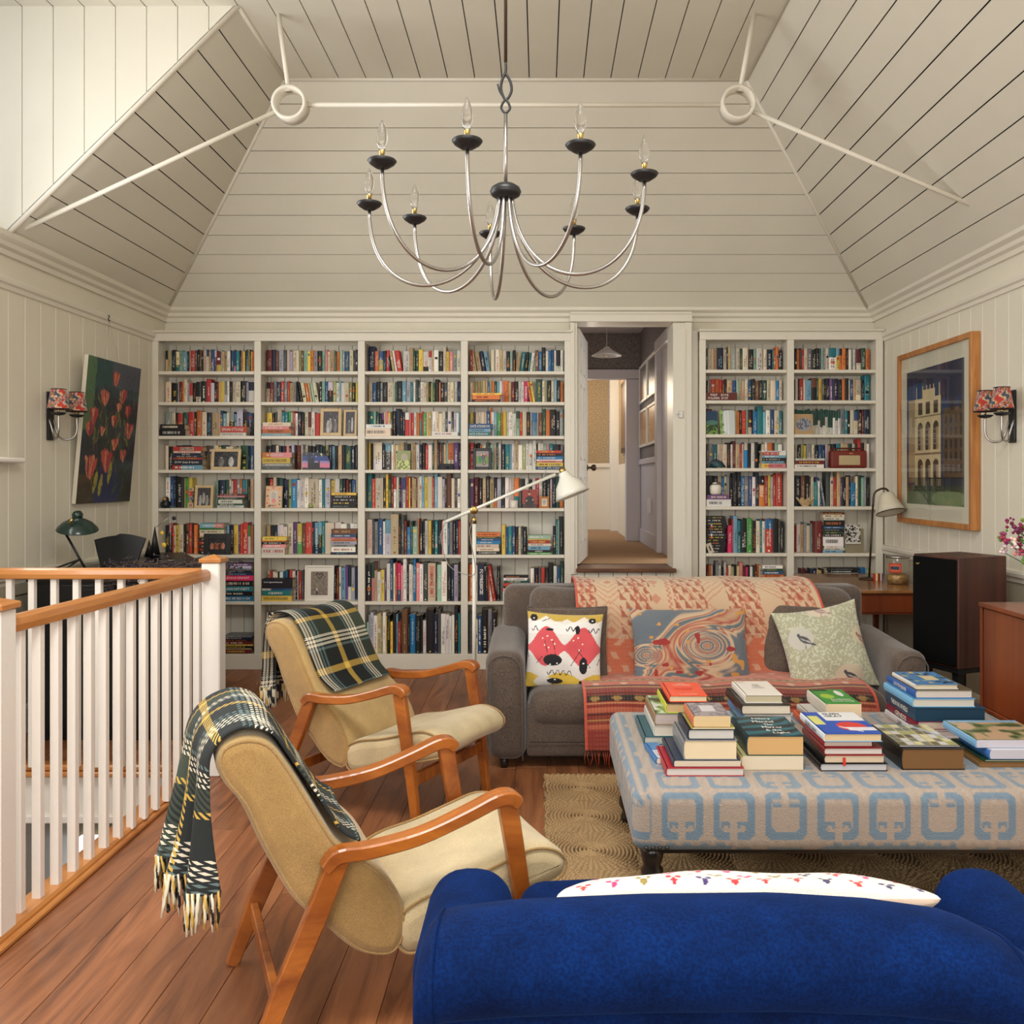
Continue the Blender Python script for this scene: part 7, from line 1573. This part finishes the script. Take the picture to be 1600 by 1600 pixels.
def pile(Y,px0,d,lst,zbase=None):
    """lst bottom->top: (label,px0,px1,thick_px,dict)"""
    z=zbase if zbase is not None else TOPZ
    for label,a,b,tp,kw in lst:
        s=FP/Y; x0=(a-VX)/s; w=(b-a)/s; h=tp/s; kw=dict(kw); dd=kw.pop('d',d); dy=kw.pop('dy',0); c=kw.pop('c')
        obook(label,x0,Y+dy,w,dd,z,h,c,**kw); z+=h+.0006
cov1=CV(40,30,srgb(150,140,140)); n=vnoise(cov1.X*12,cov1.Y*12,3); cov1.m(n>.5,srgb(110,104,112)); cov1.rect(.3,.25,.7,.65,srgb(196,190,190))
pile(3.22,0,.27,[
 ('thin red hardback at the bottom of the front left pile',1040,1163,13,dict(c=(160,30,44),pages=(206,196,190))),
 ('cream paperback with navy spine above the thin red hardback',1052,1158,10,dict(c=(40,52,72),soft=True,pages=(206,192,170),dy=.01,d=.29)),
 ('very thick grey hardback in the middle of the front left pile',1068,1154,31,dict(c=(120,122,126),d=.25,dy=.015,pages=(224,204,170))),
 ('navy hardback with a white spine label on the thick grey one',1076,1150,16,dict(c=(26,34,54),d=.24,dy=.02,pages=(200,196,190))),
 ('thin olive notebook near the top of the front left pile',1082,1150,3,dict(c=(150,150,60),soft=True,d=.2,dy=.02)),
 ('thick orange-spined paperback topping the front left pile',1083,1143,18,dict(c=(206,110,70),top=(150,140,140),soft=True,d=.19,dy=.02,cover=cov1,pages=(214,188,140)))])
cov2=CV(30,50,srgb(60,120,170)); cov2.rect(0,.5,1,1,srgb(190,196,206)); 
for i in range(6): cov2.rect(.2+.12*(i%3),.6+.15*(i//3),.26+.12*(i%3),.66+.15*(i//3),srgb(30,34,40))
obook('small blue and white pocket guide lying at the left of the front pile',(1018-VX)*3.40/FP,3.36,.055,.20,TOPZ,.022,(50,110,170),soft=True,cover=cov2,rz=6)
cov3=CV(40,40,srgb(120,150,90)); n=vnoise(cov3.X*7,cov3.Y*9,6); cov3.m(n>.55,srgb(196,196,190)); cov3.m(n<.25,srgb(60,60,50))
pile(3.60,0,.30,[
 ('large teal hardback at the bottom of the back left pile',1006,1092,13,dict(c=(24,84,96),d=.33,pages=(190,190,180))),
 ('large white hardback second from bottom of the back left pile',1021,1094,18,dict(c=(196,198,190),d=.32,dy=.005,pages=(214,206,192))),
 ('illustrated graphic hardback in the middle of the back left pile',1022,1100,18,dict(c=(150,120,90),top=(120,150,90),d=.30,dy=.0,cover=cov3,pages=(190,176,170))),
 ('yellow-green hardback under the orange-red book',1040,1112,15,dict(c=(196,200,60),top=(30,34,36),d=.26,dy=.0,pages=(206,176,130))),
 ('orange-red hardback with small white title topping the back left pile',1046,1107,10,dict(c=(226,76,42),d=.24,dy=.02,title=[('YANIS',.5,.86,.2,.06,'w'),('VAROUFAKIS',.5,.76,.5,.06,'w'),('TALKING TO MY DAUGHTER\nABOUT THE ECONOMY',.5,.48,.5,.18,(200,50,30)),('bestseller',.55,.1,.5,.05,'w')],pages=(226,206,170)))])
cov4=CV(50,50,srgb(18,18,18)); n=vnoise(cov4.X*5,cov4.Y*8,6); cov4.m(n>.7,srgb(70,64,58),.8)
pile(3.66,0,.30,[
 ('teal-covered book low in the middle back pile',1162,1243,26,dict(c=(30,96,100),d=.28,pages=(196,190,176))),
 ('thick white book in the middle back pile',1160,1238,14,dict(c=(70,130,176),top=(200,196,190),d=.29,pages=(206,200,196))),
 ('glossy black photo book under the white one',1158,1236,15,dict(c=(14,14,14),d=.30,cover=cov4,pages=(214,204,186))),
 ('white hardback with faint grey title topping the middle back pile',1166,1226,13,dict(c=(222,216,206),d=.25,dy=.03,title=[('EVERY\nTHIRD\nTHOUGHT',.55,.6,.35,.3,(150,146,140)),('Robert',.2,.9,.2,.06,(200,80,70))],pages=(190,180,150)))])
obook('pale striped magazine half under the middle back pile',(1118-VX)*3.8/FP,3.72,.09,.22,TOPZ,.05,(176,186,196),soft=True)
cov5=CV(60,60,srgb(24,56,66)); f=np.sin(cov5.X*6+cov5.Y*22+3*vnoise(cov5.X*4,cov5.Y*4,2)); cov5.m(f>.4,srgb(40,104,116),.8); cov5.m(f<-.6,srgb(12,26,34),.8)
pile(3.29,0,.26,[
 ('thick cream paperback under the teal novel',1157,1255,22,dict(c=(190,184,130),soft=True,d=.25,pages=(214,200,176))),
 ('very thick dark teal novel with white lettering at the front of the ottoman',1166,1257,31,dict(c=(18,54,64),d=.27,cover=cov5,title=[('Hilary',.52,.86,.34,.10,'w'),('Mantel',.50,.71,.38,.10,'w'),('The',.55,.56,.16,.09,'w'),('Mirror',.58,.42,.36,.10,'w'),('& the',.56,.28,.28,.09,'w'),('Light',.66,.14,.3,.10,'w')],pages=(206,166,110)))])
cov6=CV(60,50,srgb(40,80,170)); cov6.rect(.28,0,1,.42,srgb(222,222,222)); cov6.rect(0,.2,.2,.6,srgb(206,206,120)); cov6.ell(.62,.68,.26,.2,srgb(206,60,54)); cov6.rect(.5,.72,1,.86,srgb(214,214,220)); cov6.line(.4,.7,.7,.9,.02,srgb(220,220,230))
pile(3.275,0,.27,[
 ('black hardback with red ribbon marker at the bottom of the front pile',1281,1387,12,dict(c=(18,18,20),pages=(190,188,190),ribbon=False)),
 ('black-spined book with pinkish cover third from bottom of front pile',1287,1383,13,dict(c=(22,18,18),top=(150,50,50),pages=(206,186,160),ribbon=True)),
 ('dark red book with white pages in the front pile',1287,1380,11,dict(c=(120,24,28),pages=(206,196,190))),
 ('short red-spined book directly under the blue art book',1288,1366,9,dict(c=(140,30,40),pages=(206,190,176),d=.24,dy=.01)),
 ('blue and white art book with a red shape topping the front pile',1287,1379,13,dict(c=(120,170,206),top=(40,80,170),scol=(206,214,220),cover=cov6,title=[('EILEEN',.52,.90,.3,.08,'k'),('GRAY',.52,.79,.34,.08,'k')],spine=('EILEEN GRAY',.5,.5),tcol='n',d=.30,pages=(214,190,150)))])
cov7=CV(40,40,srgb(52,140,52)); cov7.rect(0,0,.5,.12,srgb(20,60,30)); cov7.ell(.3,.5,.2,.15,srgb(150,190,60)); cov7.ell(.75,.3,.1,.2,srgb(220,220,210))
pile(3.80,0,.24,[
 ('orange-edged magazine under the green paperback',1262,1352,12,dict(c=(206,90,50),soft=True,d=.22,pages=(196,170,150))),
 ('white thin book under the green paperback',1268,1348,10,dict(c=(190,186,180),soft=True,d=.22,pages=(200,190,180))),
 ('bright green paperback with white and yellow title behind the art book',1289,1346,20,dict(c=(206,200,186),top=(52,140,52),soft=True,d=.26,cover=cov7,title=[('WHOEVER',.35,.9,.4,.07,(16,50,24)),('BOOKSHOP\nBOOK CLUB',.6,.22,.6,.2,'w'),('THE',.3,.6,.2,.08,'y')],pages=(226,204,170)))])
cov8=CV(60,40,srgb(70,120,170)); 
r_=random.Random(2)
for k in range(40): cov8.ell(r_.random(),r_.random(),.06,.05,srgb(*r_.choice([(90,140,190),(190,170,110),(40,50,70),(150,160,130)])))
cov8.rect(.42,.35,.75,.7,srgb(206,190,150))
pile(3.70,0,.31,[
 ('white exhibition book at the bottom of the right-hand back pile',1432,1530,12,dict(c=(206,200,200),d=.34,pages=(206,190,186),spine=('203',.2,.6),tcol='k')),
 ('maroon hardback lettered GENESIS in the right-hand back pile',1433,1540,13,dict(c=(122,22,50),d=.33,spine=('GENESIS',.42,.62),pages=(206,186,170))),
 ('thick dark teal hardback lettered THE BOOK OF KELLS',1430,1541,21,dict(c=(20,60,82),d=.32,spine=('THE BOOK OF KELLS',.55,.36),pages=(20,56,78))),
 ('pale blue hardback above the dark teal one',1427,1526,13,dict(c=(110,170,206),d=.31,dy=.01,pages=(206,200,186))),
 ('bright blue book lettered SOUTH BANK in the right-hand back pile',1432,1523,13,dict(c=(28,88,160),top=(90,80,60),d=.30,dy=.015,spine=('SOUTH BANK',.45,.5),pages=(206,196,186))),
 ('blue and tan patterned book topping the right-hand back pile',1434,1503,8,dict(c=(206,204,196),top=(70,120,170),d=.24,dy=.03,cover=cov8,pages=(206,196,170)))])
cov9=CV(60,50,srgb(170,160,110)); 
for i in range(7):
    for j in range(6): cov9.rect(i/7+.01,j/6+.01,i/7+.125,j/6+.15,srgb(*random.Random(i*7+j).choice([(196,190,150),(110,110,100),(150,150,90),(190,190,190),(90,80,60)])))
cov9.line(.6,0,1,.7,.03,srgb(150,160,190))
obook('very old thick leather-bound book with worn brown pages at the front of the ottoman',(1408-VX)*3.29/FP,3.29,.235,.30,TOPZ,.078,(22,16,15),pages=(120,84,46),scol=(18,14,14))
obook('thin picture book lying on the old leather-bound book',(1404-VX)*3.31/FP,3.31,.225,.28,TOPZ+.0786,.006,(30,30,34),cover=cov9,pages=(200,200,200),soft=True)
cova=CV(60,40,srgb(110,120,80)); n=vnoise(cova.X*9,cova.Y*7,12); cova.m(n>.5,srgb(180,150,120)); cova.m(n<.3,srgb(60,80,50)); cova.rect(0,0,1,.12,srgb(120,160,190))
pile(3.32,0,.27,[
 ('flat brown folder at the bottom of the pile by the right edge',1530,1640,8,dict(c=(120,90,50),d=.28,pages=(140,100,60))),
 ('dark green book on the brown folder by the right edge',1538,1650,4,dict(c=(20,60,44),d=.27,dy=.0)),
 ('white-paged softcover with blue spine label near the right edge',1545,1655,15,dict(c=(60,110,176),top=(206,204,210),soft=True,d=.24,dy=.0,pages=(196,192,200))),
 ('pale blue-spined landscape photo book topping the right edge pile',1528,1650,13,dict(c=(120,166,200),top=(110,120,80),soft=True,d=.27,dy=.02,cover=cova,pages=(200,196,206)))])
# ================================================================ camera, lights, world
sc=bpy.context.scene
cd=bpy.data.cameras.new('camera'); cam=bpy.data.objects.new('camera',cd); COL.objects.link(cam)
cam.location=(0,0,EYE); cam.rotation_euler=(PI/2,0,0); cd.sensor_width=36; cd.lens=36*FP/1600; cd.shift_x=-(VX-800)/1600; cd.shift_y=-(800-VY)/1600; cd.clip_start=.05
sc.camera=cam
w=bpy.data.worlds.new('world'); sc.world=w; w.use_nodes=True; bg=w.node_tree.nodes['Background']; bg.inputs[0].default_value=(.75,.85,1,1); bg.inputs[1].default_value=1.0
def area(nm,loc,rot,sx,sy,e,c=(1,1,1)):
    l=bpy.data.lights.new(nm,'AREA'); l.shape='RECTANGLE'; l.size=sx; l.size_y=sy; l.energy=e; l.color=c
    o=bpy.data.objects.new(nm,l); COL.objects.link(o); o.location=loc; o.rotation_euler=rot; return o
area('daylight_dormer',(-3.42,3.1,3.68),(0,-PI/2,0),1.2,2.0,28,(.97,.99,1))
area('skylight_fill',(-.17,1.15,4.50),(0,0,0),1.5,1.6,120,(1,.985,.955))  # fill light added overhead, out of view, to brighten tops more than fronts
area('daylight_stair_window',(-3.17,3.95,2.15),(0,-PI/2,0),.9,2.4,42,(1,.98,.94))
area('daylight_rear_left',(-1.32,-1.25,1.9),(PI/2,0,0),1.7,1.5,42,(1,.98,.94))
area('daylight_rear_right',(1.02,-1.25,1.9),(PI/2,0,0),1.7,1.5,42,(1,.98,.94))
def point(nm,loc,e,c,r=.1):
    l=bpy.data.lights.new(nm,'POINT'); l.energy=e; l.color=c; l.shadow_soft_size=r; o=bpy.data.objects.new(nm,l); COL.objects.link(o); o.location=loc; return o
area('daylight_hall_side',(2.1,8.4,1.9),(0,PI/2,0),1.6,1.2,22,(.9,.93,1))
point('lamp_far_room',(.5,11.8,2.7),22,(1,.82,.58),.2)
point('lamp_hall',(.4,9.6,2.4),5,(1,.9,.8),.2)
vs=sc.view_settings; vs.view_transform='Standard'; vs.look='None'; vs.exposure=0.38; vs.gamma=1; vs.use_curve_mapping=False
sc.cycles.max_bounces=8; sc.cycles.diffuse_bounces=5
